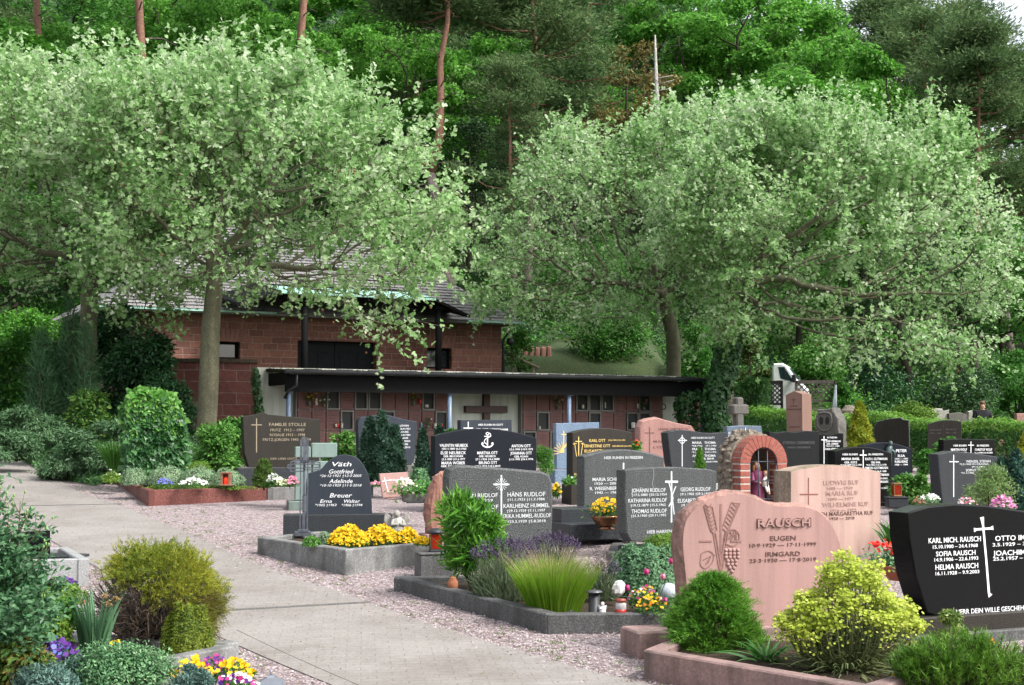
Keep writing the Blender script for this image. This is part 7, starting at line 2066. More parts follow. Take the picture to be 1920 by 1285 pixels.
cushion('fresh green tuft above the broad grey green cushion', 1204, 1290, 1003, 1040, 13.0, yellowgreen, 2200, .05, 257, .6, shape='lance')
# --- tulips and company
rs = np.random.RandomState(260)
b = at(1222, 1140, 11.2); rt = thing('tulip_plant', 'pink tulips with flopping leaves at the edge of the middle plot', 'tulips', b)
n = 26; a = rs.uniform(0, 6.28, n); D = np.stack([np.cos(a) * .8, np.sin(a) * .5, np.ones(n) * 1.1], 1)
mb = MB(); mb.blades(rs.normal(0, .03, (n, 3)) * (1, 1, 0), D, rs.uniform(.15, .3, n), .035, .75, 0, rs, 5); mb.build('foliage', lf_strap, rt)
for px, py in ((1212, 1078), (1259, 1058), (1176, 1108), (1243, 1087), (1247, 1132)):
    e = at(px, py, 11.15) - b
    mb = MB(); mb.tube([(e.x * .15, 0, 0), (e.x * .7, e.y, e.z * .6), tuple(e)], .0035, 5); st_ = mb.build('stem', lf_strap, rt)
    mb = MB()
    for k in range(6):
        th_ = k * math.pi / 3; c, s = math.cos(th_), math.sin(th_)
        prof = [(.004, 0), (.018, .012), (.021, .028), (.013, .046)]
        V = []
        for r_, z in prof: V += [(e.x + r_ * c - s * .011 * (1.2 - z * 18 * .5), e.y + r_ * s + c * .011 * (1.2 - z * 9), e.z + z), (e.x + r_ * c + s * .011 * (1.2 - z * 9), e.y + r_ * s - c * .011 * (1.2 - z * 9), e.z + z)]
        mb.add(V, [(0, 1, 3, 2), (2, 3, 5, 4), (4, 5, 7, 6)])
    mb.build('tulip_flower', pet_magenta if py != 1087 else pet_pink, st_)
flowers('primula_patch', 'dark red and white primulas under the tulips', 1176, 1240, 1098, 1138, 11.2, [pet_magenta, pet_white, pet_yellow], 60, .026, 261, lf_flower, 420, .03)
flowers('pansy_patch', 'little yellow pansies at the kerb of the middle plot', 1192, 1252, 1116, 1150, 11.0, [pet_yellow, pet_orange], 46, .028, 262, lf_flower, 420, .03)
mb = MB(); c = at(1160, 1104, 11.5); mb.ell((0, 0, 0), (.055, .05, .06), 7, 0, .12, 5, False); prop(mb.build('quartz_stone', plain('white_quartz', (.62, .60, .58), .5, var=.2, bump=.5), None, c), 'white quartz stone beside the red jar candle', 'stone')
c = at(1254, 1112, 11.35); rt = thing('mirror_ball', 'pale silver garden ball beside the tulips', 'ball', c - Vector((0, 0, .085)))
mb = MB(); mb.ell((0, 0, .085), (.08, .08, .08), 14); mb.build('ball', speckle('silver_ball', (.42, .46, .50), .15, 60, .35), rt); mb = MB(); mb.lathe([(.05, -.02), (.04, 0), (.03, .02)], (0, 0, 0), 12); mb.build('base', iron_l, rt)
# black lamp, jar candle, figurine, lid
b = at(1114, 1150, 11.05); rt = thing('grave_lamp', 'black cylindrical lamp with flat cap on the kerb of the middle plot', 'lamp', b)
mb = MB(); mb.lathe([(.0, 0), (.05, 0), (.05, .012), (.043, .016), (.043, .155), (0, .155)], (0, 0, 0), 16); mb.build('body', iron_l, rt)
mb = MB(); mb.lathe([(.043, .156), (.066, .158), (.066, .166), (.04, .176), (.012, .18), (0, .18)], (0, 0, 0), 16); mb.build('cap', plain('cap_metal', (.12, .12, .125), .4, .6), rt)
b = at(1164, 1151, 11.0); rt = thing('jar_candle', 'glass jar candle with red wax and red lid on the kerb', 'candle', b)
mb = MB(); mb.lathe([(0, 0), (.038, 0), (.042, .01), (.042, .035), (0, .035)], (0, 0, 0), 16); mb.build('wax', plain('red_wax', (.42, .015, .01), .35), rt)
mb = MB(); mb.lathe([(.041, .036), (.043, .05), (.042, .075), (.034, .088)], (0, 0, 0), 16); mb.build('glass', plain('frosted_glass', (.45, .42, .42), .25), rt)
mb = MB(); mb.lathe([(.034, .088), (.04, .09), (.04, .112), (0, .114)], (0, 0, 0), 16); mb.build('lid', plain('red_brown_lid', (.28, .05, .03), .4), rt)
b = at(1130, 1150, 11.0); rt = thing('angel_figurine', 'tiny white angel figurine beside the black lamp', 'figurine', b)
mb = MB(); mb.lathe([(0, 0), (.026, 0), (.024, .02), (.014, .05), (.006, .058)], (0, 0, 0), 10, 0, True, .1); mb.ell((0, 0, .07), (.014, .014, .016), 7); mb.tube([(-.012, -.006, .045), (-.02, -.02, .035), (0, -.024, .036)], .005, 5); mb.build('body', plain('white_porcelain', (.75, .75, .74), .35), rt)
for sg in (-1, 1):
    mb = MB(); mb.prism([(sg * .006, .03), (sg * .028, .028), (sg * .032, .06), (sg * .012, .055)], .008, .014, 0, .001); mb.build('wing', MATS['white_porcelain'], rt)
b = at(1070, 1151, 11.1); rt = thing('lamp_lid', 'flat metal lid lying at the foot of the grass tuft', 'lid', b)
mb = MB(); mb.lathe([(0, 0), (.06, 0), (.064, .006), (.03, .018), (0, .02)], (0, 0, 0), 16); mb.build('disc', MATS['cap_metal'], rt); mb = MB(); mb.lathe([(.008, .018), (.01, .026), (0, .028)], (0, 0, 0), 8); mb.build('knob', MATS['cap_metal'], rt)

# --- under the wheat carved stone
rs = np.random.RandomState(270)
b = at(1338, 1238, 9.6); rt = thing('thuja_bush', 'bright green feathery thuja bush before the wheat carved gravestone', 'bush', b)
Ht, Wt = at(1338, 1066, 9.6).z - b.z, 160 * 9.6 / F
mb, sm = MB(), MB()
def egg(n, seed, lo):
    r_ = np.random.RandomState(seed); z = r_.beta(1.05, 1.25, n); a = r_.uniform(0, 6.28, n)
    w = np.interp(z, [0, .12, .35, .62, .85, 1], [.55, .88, 1, .78, .42, .08]) * (1 + .16 * np.sin(a * 3 + z * 9) + .1 * np.sin(a * 5 - z * 17))
    t = r_.uniform(lo, 1.0, n)
    return np.stack([np.cos(a) * w * t * Wt * .46, np.sin(a) * w * t * Wt * .42, z * Ht * .9], 1), np.stack([np.cos(a), np.sin(a), np.full(n, .75)], 1)
for n_, lo, L0, lf_ in ((2900, .62, .085, .022), (520, .85, .125, .023)):
    P, D = egg(n_, int(n_), lo); D = D + rs.normal(0, .38, (n_, 3))
    fans(mb, P, D, rs.uniform(.6, 1.2, n_) * L0, 17, lf_ * 1.5, rs)
mb.build('foliage', lf_thuja, rt)
for i in range(26):
    P, D = egg(1, 500 + i, .6); sm.tube([(0, 0, -.02), P[0] * (.4, .4, .5), P[0]], [.012, .007, .003], 5, 0, True, False)
sm.build('stem', bark_dark, rt)
strap_clump('iris_clump', 'dark green arching strap leaves between the thuja bush and yellow spurge', 1436, 1245, 9.15, 46, .30, .028, 1.5, lf_iris, 271, .55, 'plant')
rs = np.random.RandomState(272)
b = at(1588, 1262, 8.75); rt = thing('yellow_spurge', 'large yellow flowering spurge before the big pink sandstone gravestone', 'spurge', b)
Hs, Ws = at(1588, 1050, 8.9).z - b.z, 262 * 8.9 / F
ns = 150; a = rs.uniform(0, 6.28, ns); r_ = np.sqrt(rs.rand(ns))
ex = np.cos(a) * r_ * Ws * .5 + .02; ey = np.sin(a) * r_ * Ws * .38; ez = Hs * (1.02 - .5 * r_ ** 2) * rs.uniform(.8, 1.04, ns) * np.where(ex < -.15, .8, 1.0) * np.where(ex > .2, .84, 1.0)
fm, lm, sm = MB(), MB(), MB()
for i in range(ns):
    E = np.array([ex[i], ey[i], ez[i]]); B0 = np.array([ex[i] * .25, ey[i] * .25, 0])
    M_ = (B0 + E) / 2 + np.array([ex[i] * .18, ey[i] * .18, .0])
    sm.tube([B0, M_, E], [.005, .004, .003], 4, 0, True, False)
    k = 26; t = rs.uniform(.12, .75, k)[:, None]
    pp = B0 * (1 - t) ** 2 + 2 * M_ * t * (1 - t) + E * t * t
    an = rs.uniform(0, 6.28, k); T = np.stack([np.cos(an), np.sin(an), rs.uniform(-.5, .3, k)], 1)
    lm.leaves(pp, rs.normal(0, .3, (k, 3)) + (0, 0, 1), rs.uniform(.035, .065, k), 'lance', 0, rs, T)
    k = 46; q = rs.normal(0, 1, (k, 3)) * np.array([.030, .030, .016])
    blossoms(fm, E + q + (0, 0, .02), .023, 0, rs, (0, -.3, .9))
    k = 14; blossoms(fm, E + rs.normal(0, 1, (k, 3)) * (.04, .04, .035) - (0, 0, .05), .017, 0, rs, (0, -.5, .6))
o = fm.build('blossom', lf_euphf, rt); o['kind'] = 'stuff'
lm.build('foliage', lf_euph, rt); sm.build('stem', plain('spurge_stem', (.16, .19, .07), .7), rt)
n = 260; a = rs.uniform(0, 6.28, n); r_ = rs.uniform(.3, 1, n)
P = np.stack([np.cos(a) * r_ * Ws * .42, np.sin(a) * r_ * Ws * .35 - .02, rs.uniform(.0, .12, n)], 1)
mb = MB(); mb.blades(P, np.stack([np.cos(a), np.sin(a), rs.uniform(.1, .8, n)], 1), rs.uniform(.09, .16, n), .016, .5, 0, rs, 3); mb.build('lower_foliage', lf_euph, rt)
b = at(1810, 1300, 8.1); rt = thing('dwarf_pine', 'low dwarf pine with long green needles at the bottom right corner', 'pine', b)
rs = np.random.RandomState(273)
mb = MB(); sm = MB()
for i in range(430):
    a = rs.uniform(0, 6.28); r_ = math.sqrt(rs.rand()); W_ = .40
    e = np.array([math.cos(a) * r_ * W_, math.sin(a) * r_ * W_ * .8, .30 * (1 - .55 * r_ ** 2) * rs.uniform(.6, 1.05)])
    dd = np.array([math.cos(a) * r_ * .6, math.sin(a) * r_ * .6 - .1, 1.0]); dd /= np.linalg.norm(dd)
    sm.tube([e * (.25, .25, .1), e], [.008, .004], 4, 0, True, False)
    k = 64; t = rs.uniform(-.10, .05, k)[:, None]
    mb.blades(e + dd * t, dd + rs.normal(0, .55, (k, 3)), rs.uniform(.035, .06, k), .0045, .1, 0, rs, 1)
mb.build('foliage', lf_pine, rt); sm.build('stem', bark_dark, rt)
shrub('variegated_shrub', 'small speckled yellow green shrub before the polished black gravestone', 'shrub', 1735, 1828, 1140, 1212, 9.9, leafmat('variegated_leaf', [(.05, .13, .02), (.12, .22, .04), (.26, .33, .08), (.36, .38, .14)], .3, .5, .2, 3), .026, 'oval', 1900, 12, .9, 274, None, .4, 5)
flowers('pansy_patch', 'yellow and white pansies beside the dwarf pine', 1672, 1722, 1232, 1292, 8.3, [pet_yellow, pet_white], 46, .032, 275, lf_flower, 420, .03)
flowers('marigold', 'single orange flower on the top of the dwarf pine', 1845, 1862, 1194, 1212, 8.35, pet_orange, 5, .03, 276, None, 24, .03)
# --- terracotta bowl of geraniums
b = at(1690, 1088, 11.9); rt = thing('geranium_bowl', 'terracotta bowl of red geraniums left of the polished black gravestone', 'flower bowl', b)
mb = MB(); mb.lathe([(0, 0), (.10, 0), (.15, .05), (.172, .10), (.18, .105), (.18, .125), (.165, .125), (.15, .1), (0, .1)], (0, 0, 0), 26); mb.build('bowl', plain('terracotta_bowl', (.36, .10, .05), .6, var=.15), rt)
rs = np.random.RandomState(277); k = 700
mb = MB(); mb.leaves(rs.normal(0, 1, (k, 3)) * (.13, .09, .045) + (-.03, 0, .18), rs.normal(0, .5, (k, 3)) + (0, -.3, .7), rs.uniform(.03, .055, k), 'oval', 0, rs); mb.build('foliage', lf_hebe, rt)
for c, s, k in (((-.2, 0, .29), .03, 40), ((-.05, -.05, .27), .05, 70), ((.06, -.04, .235), .055, 80), ((.0, -.02, .29), .03, 40)):
    mb = MB(); blossoms(mb, rs.normal(0, 1, (k, 3)) * s * np.array([1, 1, .6]) + c, .028, 0, rs); fb = mb.build('blossom', pet_red, rt)
    mb = MB(); mb.tube([(c[0] * .4, 0, .1), c], .004, 4); mb.build('stem', lf_hebe, fb)
# plants behind it
rs = np.random.RandomState(278)
strap_clump('strap_leaf_plant', 'upright light green strap leaves between pale sandstone and polished black gravestone', 1672, 1022, 13.6, 60, .3, .022, .7, lf_iris, 279, .3)
strap_clump('broad_leaf_plant', 'broad light green leaves behind the red geraniums', 1694, 1022, 13.2, 14, .33, .09, .5, fresh, 280, .3)
# --- bronze bowl with yellow pansies
b = at(1138, 993, 15.9); rt = thing('bronze_flower_bowl', 'fluted bronze bowl of yellow pansies before the grey bowed gravestone', 'flower bowl', b)
mb = MB(); mb.lathe([(0, 0), (.085, 0), (.09, .01), (.065, .025), (.07, .03), (.13, .07), (.165, .13), (.172, .155), (.162, .155), (.15, .13), (0, .13)], (0, 0, 0), 32, 0, True, .05); mb.build('bowl', plain('polished_bronze', (.22, .115, .06), .32, .85, var=.2), rt)
rs = np.random.RandomState(281); k = 420
mb = MB(); mb.leaves(rs.normal(0, 1, (k, 3)) * (.10, .08, .04) + (0, 0, .2), rs.normal(0, .5, (k, 3)) + (0, -.3, .7), rs.uniform(.03, .05, k), 'oval', 0, rs); mb.build('foliage', lf_flower, rt)
q = rs.normal(0, 1, (150, 3)); q[:, 2] = np.abs(q[:, 2]); q /= np.linalg.norm(q, axis=1)[:, None]
mb = MB(); blossoms(mb, q * (.175, .14, .15) + (0, 0, .2), .036, 0, rs); blossoms(mb, q[:60] * (.178, .144, .153) + (0, -.004, .2), .012, 1, rs); o = mb.build('blossom', [pet_yellow, plain('pansy_eye', (.12, .03, .01), .8)], rt); o['kind'] = 'stuff'
flowers('yellow_flowers', 'tuft of small yellow flowers right of the rayed cross gravestone', 1034, 1052, 906, 932, 18.2, pet_yellow, 30, .05, 282, None, 160, .05)
flowers('green_plant', 'fresh green plant on the dark step left of the bowed gravestone', 1058, 1078, 892, 907, 18.6, pet_white, 2, .02, 283, fresh, 260, .06)
flowers('red_flowers', 'few red flowers between the brown black stone and the rose granite one', 1184, 1202, 822, 845, 22.5, pet_red, 8, .05, 284, fresh, 260, .06)
# --- right middle
shrub('leafy_plant', 'light green leafy plants behind the brass lantern', 'plant', 1668, 1760, 885, 945, 20.2, fresh, .07, 'oval', 3000, 14, .8, 285)
flowers('white_flowers', 'low white flowers right of the brass lantern', 1724, 1762, 925, 942, 18.8, pet_white, 90, .03, 286, lf_hebe, 260)
flowers('brown_flowers', 'withered brownish flowers on the dark kerb below the brass lantern', 1712, 1734, 932, 948, 18.6, leafmat('withered_petal', [(.22, .1, .06), (.3, .16, .1)], .2, .8), 20, .05, 287, None, 120)
shrub('flowering_shrub', 'pale green shrub with pink blossoms at its foot before the grey long crossed stone', 'shrub', 1800, 1905, 866, 960, 17.6, leafmat('pale_shrub_leaf', [(.10, .2, .05), (.18, .3, .09), (.28, .4, .15), (.4, .48, .24)], .4, .5, .25, 2), .065, 'lance', 3200, 18, .9, 288, None, .4, 8, .9, .25, None, axis=.5)
flowers('pink_flowers', 'pink and white blossoms under the left side of the pale green shrub', 1792, 1832, 932, 960, 16.9, [pet_pink, pet_white], 50, .045, 289, None, 260, .04)
flowers('pink_flowers', 'mauve pink blossoms under the right side of the pale green shrub', 1856, 1905, 928, 965, 16.8, leafmat('mauve_petal', [(.4, .08, .25), (.6, .22, .42), (.7, .45, .55)], .25, .6, .2), 110, .04, 290, None, 300, .04)
cone_shrub('blue_conifer', 'dark blue green conifer at the right edge', 'conifer', 1866, 1945, 842, 960, 17.8, leafmat('blue_conifer_needle', [(.012, .05, .035), (.025, .08, .055), (.045, .12, .08)], .1, .6, .3, 2), 11000, .06, 'frond', 291, None, 3, .5)
cone_shrub('golden_cypress', 'yellow cypress cut by the right edge', 'conifer', 1898, 1950, 812, 890, 23, lf_gold, 6000, .06, 'frond', 292, None, 1, .7)
cone_shrub('golden_cypress', 'yellow green pointed cypress before the hedge right of the carved stone', 'conifer', 1588, 1640, 752, 850, 27, lf_gold, 11000, .065, 'frond', 293, None, 1, .62)
cone_shrub('tiny_conifer', 'tiny light green pointed conifer before the ringed cross gravestone', 'conifer', 1297, 1327, 838, 905, 18.4, lf_gold if False else lf_thuja, 4000, .035, 'frond', 294, None, 1, .8)
shrub('leafy_bush', 'clipped green bush right of the bronze figure gravestone', 'bush', 1710, 1758, 836, 900, 22.6, oak_leaf, .06, 'oval', 2400, 10, .9, 295)
shrub('leafy_bush', 'dark green leaves at the foot of the black bench like stone by the hedge', 'bush', 1755, 1800, 815, 870, 27, oak_leaf, .07, 'oval', 1600, 8, .9, 296)

# --- left foreground
rs = np.random.RandomState(300)
b = at(30, 1320, 7.9); rt = thing('rose_bush', 'rose bush with long budded stems at the left edge', 'rose bush', b)
lv, sm, bd = MB(), MB(), MB()
stems_ = [(0, 905), (12, 935), (38, 940), (55, 962), (80, 985), (52, 1010), (20, 985), (-20, 960), (92, 1030), (70, 1060), (100, 1095), (85, 1130), (-30, 1010), (10, 1060), (40, 1090), (60, 1140), (-40, 1100), (20, 1150), (90, 1150), (60, 1190), (0, 1200), (45, 1230)]
for i, (px, py) in enumerate(stems_):
    d_ = 7.9 + rs.uniform(-.35, .35)
    e = np.array(at(px, py, d_) - b); s0 = np.array([rs.normal(-.18, .07), rs.normal(0, .1), .0])
    m_ = (s0 + e) / 2 + np.array([-.05 + rs.normal(0, .05), rs.normal(0, .05), .12])
    C_ = np.array(catmull([s0, m_, e], 8))
    sm.tube(C_, np.linspace(.007, .0022, len(C_)), 5, 0, True, False)
    for j in range(3, len(C_)):
        if i < 9 and j > len(C_) - 5 and rs.rand() < .75: continue
        for r_ in range(9):
            c = C_[j] + rs.normal(0, .045, 3)
            k = 5; T = rs.normal(0, 1, (k, 3)) + (0, 0, -.2)
            lv.leaves(c + rs.normal(0, .022, (k, 3)), rs.normal(0, .5, (k, 3)) + (0, -.3, .8), rs.uniform(.028, .052, k), 'oval', 0, rs, T)
    if i < 12:
        for r_ in range(4):
            o = C_[-1] + rs.normal(0, .03, 3) + (0, 0, .03)
            sm.tube([C_[-3], o], [.002, .0012], 4, 0, True, False)
            sm.ell(tuple(o), (.006, .006, .011), 6, 1)
lv.build('foliage', lf_rose, rt); sm.build('stem', [plain('rose_stem', (.14, .13, .05), .7, var=.4), plain('rose_bud', (.15, .28, .08), .6)], rt)
for i, (a, b_, t, bt, d, m_, lab) in enumerate(((60, 150, 1118, 1210, 8.8, fresh, 'light green leafy plant behind the daffodil leaves'), (-40, 90, 1190, 1300, 7.7, leafmat('reddish_cover', [(.05, .12, .02), (.10, .19, .03), (.18, .22, .05), (.26, .16, .05)], .3, .5, .2, 3), 'low leafy ground cover at the bottom left corner'), (62, 132, 1150, 1225, 8.7, lf_cover, 'yellow green leaves around the daffodil clump'))):
    shrub('leafy_plant', lab, 'plant', a, b_, t, bt, d, m_, .04, 'oval', 2400, 14, .9, 301 + i, None, .6, 5)
cushion('low yellow green ground cover inside the pale granite kerb', 50, 160, 1094, 1128, 10.3, lf_cover, 2600, .03, 305, .6)
flowers('purple_pansies', 'small patch of purple pansies against the pale granite kerb', 100, 142, 1082, 1104, 10.5, pet_purple, 40, .03, 306, None, 160)
rt = strap_clump('daffodil_clump', 'upright blue green daffodil leaves with withered flowers', 176, 1226, 8.75, 76, .47, .026, .30, lf_strap, 307, .18, 'daffodils')
rs = np.random.RandomState(308)
for px, py in ((157, 1125), (217, 1120), (204, 1128), (196, 1115)):
    e = np.array(at(px, py, 8.75)) - np.array(rt.location)
    mb = MB(); mb.tube([(0, 0, 0), (e[0] * .6, e[1], e[2] * .6), e + np.array((0, 0, .02)), e], .003, 5); st_ = mb.build('flower_stem', lf_strap, rt)
    mb = MB(); mb.leaves(np.repeat(e[None], 14, 0) + rs.normal(0, .006, (14, 3)), rs.normal(0, 1, (14, 3)), .03, 'oval', 0, rs, rs.normal(0, .5, (14, 3)) + (0, 0, -1)); mb.build('withered_flower', leafmat('withered', [(.28, .16, .07), (.4, .27, .13)], .2, .8), st_)
flowers('purple_pansies', 'dark purple pansies at the foot of the daffodil leaves', 62, 150, 1196, 1256, 8.05, [pet_purple, pet_purple, pet_blue], 120, .032, 309, None, 420, .035)
flowers('yellow_pansies', 'two or three yellow pansies beside the daffodil leaves', 138, 158, 1226, 1242, 8.35, pet_yellow, 6, .032, 310, None, 30)
flowers('yellow_pansies', 'single yellow pansy above the green hebe', 205, 230, 1200, 1214, 8.7, pet_yellow, 8, .03, 311, None, 30)
shrub('hebe_bush', 'fresh green hebe bush at the bottom edge beside the golden shrub', 'bush', 122, 340, 1200, 1330, 8.0, lf_hebe, .022, 'oval', 13000, 40, .8, 312, None, .6, 6, .8, .5, None, axis=1.0)
for i, (a, b_, t, bt, d, lab) in enumerate(((20, 150, 1245, 1320, 7.6, 'bluish juniper tips at the bottom edge left of the hebe'), (100, 190, 1232, 1300, 7.95, 'bluish juniper between the pansies and the hebe'), (325, 400, 1240, 1310, 7.8, 'bluish juniper right of the hebe at the bottom edge'))):
    shrub('blue_juniper', lab, 'juniper', a, b_, t, bt, d, lf_blue, .03, 'frond', 6000, 16, .8, 313 + i, 'bluish junipers in the left foreground', .4, 4, .8, .4, None, axis=.8)
flowers('pansy_bed', 'yellow pansies at the bottom edge right of the hebe', 322, 400, 1232, 1285, 8.15, pet_yellow, 64, .034, 317, None, 300)
flowers('pansy_bed', 'bright yellow pansies nearest the zinc lantern', 400, 476, 1234, 1280, 8.2, pet_yellow, 64, .034, 318, None, 300)
flowers('pansy_bed', 'purple and magenta pansies between the two yellow patches', 360, 440, 1228, 1275, 8.5, [pet_purple, pet_magenta], 90, .028, 319, None, 300)
flowers('pansy_bed', 'purple and white pansies along the bottom edge', 395, 486, 1262, 1305, 7.9, [pet_purple, pet_magenta, pet_white], 110, .026, 320, None, 300)
# golden dome shrub with bare brown inside
b = at(288, 1236, 9.75); rt = thing('golden_shrub', 'rounded golden conifer shrub with a bare brown twiggy underside beside the path', 'shrub', b)
rs = np.random.RandomState(330)
Hs = at(288, 1022, 9.75).z - b.z; Rs = 124 * 9.75 / F
def dome(n, cond, jit=.06, lo=.84):
    q = rs.normal(0, 1, (n * 3, 3)); q /= np.linalg.norm(q, axis=1)[:, None]
    q = q[cond(q)][:n]
    w = 1 + .09 * np.sin(q[:, 0] * 7 + 1) * np.sin(q[:, 2] * 6 + q[:, 1] * 4)
    P = q * np.array([Rs, Rs * .9, Hs * .52]) * (w * np.where(rs.rand(len(q)) < .12, rs.uniform(1.0, 1.12, len(q)), rs.uniform(lo, 1.02, len(q))))[:, None] + (0, 0, Hs * .5)
    return q, P
bare = lambda q: (q[:, 2] < .28 - .55 * q[:, 0] - .1 * np.sin(q[:, 0] * 9)) & (q[:, 0] < .62) & (q[:, 1] < .45)
q, P = dome(26000, lambda q: ~bare(q), lo=.74)
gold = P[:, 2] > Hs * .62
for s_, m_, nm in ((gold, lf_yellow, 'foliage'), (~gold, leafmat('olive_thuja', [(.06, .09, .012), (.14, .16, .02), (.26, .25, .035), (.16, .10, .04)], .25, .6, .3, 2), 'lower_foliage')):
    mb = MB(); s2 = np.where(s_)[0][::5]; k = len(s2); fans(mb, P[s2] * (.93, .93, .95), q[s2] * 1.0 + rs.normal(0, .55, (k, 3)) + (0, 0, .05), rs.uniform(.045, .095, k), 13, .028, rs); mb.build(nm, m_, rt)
q, P = dome(1500, bare, lo=.75)
k = len(P); mb = MB(); mb.leaves(P * (.95, .95, 1), rs.normal(0, 1, (k, 3)), rs.uniform(.03, .06, k), 'needle', 0, rs, q + rs.normal(0, .6, (k, 3))); mb.build('dead_foliage', lf_brown, rt)
mb = MB()
for i in range(520):
    v = rs.normal(0, 1, 3); v /= np.linalg.norm(v); v[2] = v[2] * .8
    e = v * np.array([Rs, Rs * .9, Hs * .5]) * rs.uniform(.72, .96) + (0, 0, Hs * .48); s0 = np.array([rs.normal(0, .03), rs.normal(0, .03), rs.uniform(.02, .12)])
    m_ = (s0 + e) / 2 + rs.normal(0, .05, 3) + (0, 0, .03)
    mb.tube(catmull([s0, m_, e + (0, 0, -.02), e + v * .04 + (0, 0, .02)], 3), np.linspace(.006, .0015, 10), 4, 0, True, False)
mb.build('twig', twig, rt)
cushion('small golden green clump at the lower right of the golden shrub', 300, 402, 1132, 1232, 9.35, leafmat('green_gold_clump', [(.06, .11, .010), (.13, .19, .016), (.24, .28, .03)], .3, .6, .3, 3), 9000, .024, 331, .8, None, 'small_conifer', 'frond')
# kerb block beside it
rt = thing('kerb_stone', 'grey granite kerb stone end at the foot of the golden shrub', 'kerb', gpt(405, 1238), -.5)
mb = MB(); mb.box((0, .0, .05), (.3, .14, .16), 0, 0, .012); mb.build('block', kerb_grey, rt)
mb = MB(); mb.box((-.30, .10, .03), (.3, .14, .12), 0, .3, .012); mb.build('lower_block', kerb_grey, rt)
# ------------------------------------------------------------------ things beyond the hedge and in the niches
# white tipper van: only its cab shows above the hedge
d = 46.5
gz = ground(9.0, d)
vb = at(1470, 800, d)
k = d / F
vz = at(1470, 683, d).z - 2.35
vn = thing('white_van', 'white flatbed van with its cab showing above the hedge behind the lattice panels', 'van', (vb.x + .24, d, vz), math.radians(-15))
def vx(px): return (px - 1470) * k
def vzz(py): return at(1470, py, d).z - vz
white_paint = plain('white_paint', (.84, .85, .86), .25, var=.03, spec=.5)
black_rub = plain('black_rubber', (.015, .015, .016), .6)
glassv = plain('van_glass', (.012, .035, .038), .3, spec=.25)
prof = [(vx(1440), .55), (vx(1440), vzz(690)), (vx(1443), vzz(684)), (vx(1458), vzz(683)), (vx(1466), vzz(687)), (vx(1484), vzz(712)), (vx(1487), vzz(716)), (vx(1496), vzz(722)), (vx(1500), vzz(730)), (vx(1502), .8), (vx(1502), .5)]
mb = MB(); mb.prism(prof, -.95, .95, 0, .05, .06); cabb = mb.build('cab', white_paint, vn)
for sg, y in ((1, -.956), (-1, .956)):
    mb = MB(); W_ = [(1451, 690.5), (1462, 690.5), (1476, 712.5), (1475, 717), (1455, 711.5)]
    P = [(vx(x), vzz(y_)) for x, y_ in W_]
    mb.prism(P, min(y, y + .0), max(y, y) + .004 * 0 + .012 if sg > 0 else y - .0 + .004, 0, .004) if sg > 0 else mb.prism(P, y - .012, y, 0, .004)
    o = mb.build('side_window', glassv, vn)
    mb = MB(); mb.bar((vx(1462), y - .006 * sg, vzz(691)), (vx(1464), y - .006 * sg, vzz(715)), .03, .01); mb.build('window_bar', black_rub, o)
    mb = MB(); mb.box((vx(1480), y - .10 * sg, vzz(712)), (.14, .12, .26), 0, 0, .03); mb.box((vx(1476), y - .04 * sg, vzz(716)), (.05, .1, .05)); mb.build('mirror', black_rub, vn)
    mb = MB(); mb.box((vx(1453), y - .008 * sg, vzz(722)), (.16, .02, .035), 0, 0, .006); mb.build('door_handle', black_rub, vn)
    mb = MB(); mb.box((vx(1499), y * .8, vzz(738)), (.08, .3, .2), 0, 0, .03); mb.build('headlight', plain('lamp_glass', (.5, .52, .54), .1), vn)
mb = MB(); P = [(vx(1467), vzz(689)), (vx(1484), vzz(712))]
mb.add([(P[0][0] + .035, -.78, P[0][1] - .02), (P[0][0] + .035, .78, P[0][1] - .02), (P[1][0] + .035, .85, P[1][1] + .0), (P[1][0] + .035, -.85, P[1][1] + .0)], [(0, 1, 2, 3)]); mb.build('windscreen', glassv, vn)
mb = MB(); mb.box((vx(1440) - 1.5, 0, .95), (3.0, 1.9, .12), 0, 0, .01)
for sg in (-1, 1): mb.box((vx(1440) - 1.5, sg * .94, 1.2), (3.0, .05, .38), 0, 0, .01)
mb.box((vx(1440) - 2.98, 0, 1.2), (.05, 1.8, .38), 0, 0, .01); mb.build('cargo_bed', plain('green_grey_bed', (.06, .10, .09), .5), vn)
mb = MB(); mb.box((vx(1440) - 1.2, 0, .6), (4.2, .9, .2), 0, 0, .01); mb.build('chassis', black_rub, vn)
for x in (vx(1490), vx(1440) - 2.1):
    for sg in (-1, 1):
        mb = MB(); mb.lathe([(.0, -.1), (.24, -.1), (.33, -.085), (.345, -.05), (.345, .05), (.33, .085), (.24, .1), (0, .1)], (0, 0, 0), 22); mb.xf(Matrix.Translation((x, sg * .82, .34)) @ Matrix.Rotation(math.pi / 2, 4, 'X')); w_ = mb.build('wheel', black_rub, vn)
        mb = MB(); mb.lathe([(0, -.11), (.2, -.11), (.21, -.09)], (0, 0, 0), 18); mb.lathe([(.21, .09), (.2, .11), (0, .11)], (0, 0, 0), 18); mb.xf(Matrix.Translation((x, sg * .82, .34)) @ Matrix.Rotation(math.pi / 2, 4, 'X')); mb.build('rim', plain('wheel_steel', (.4, .4, .41), .4, .6), w_)
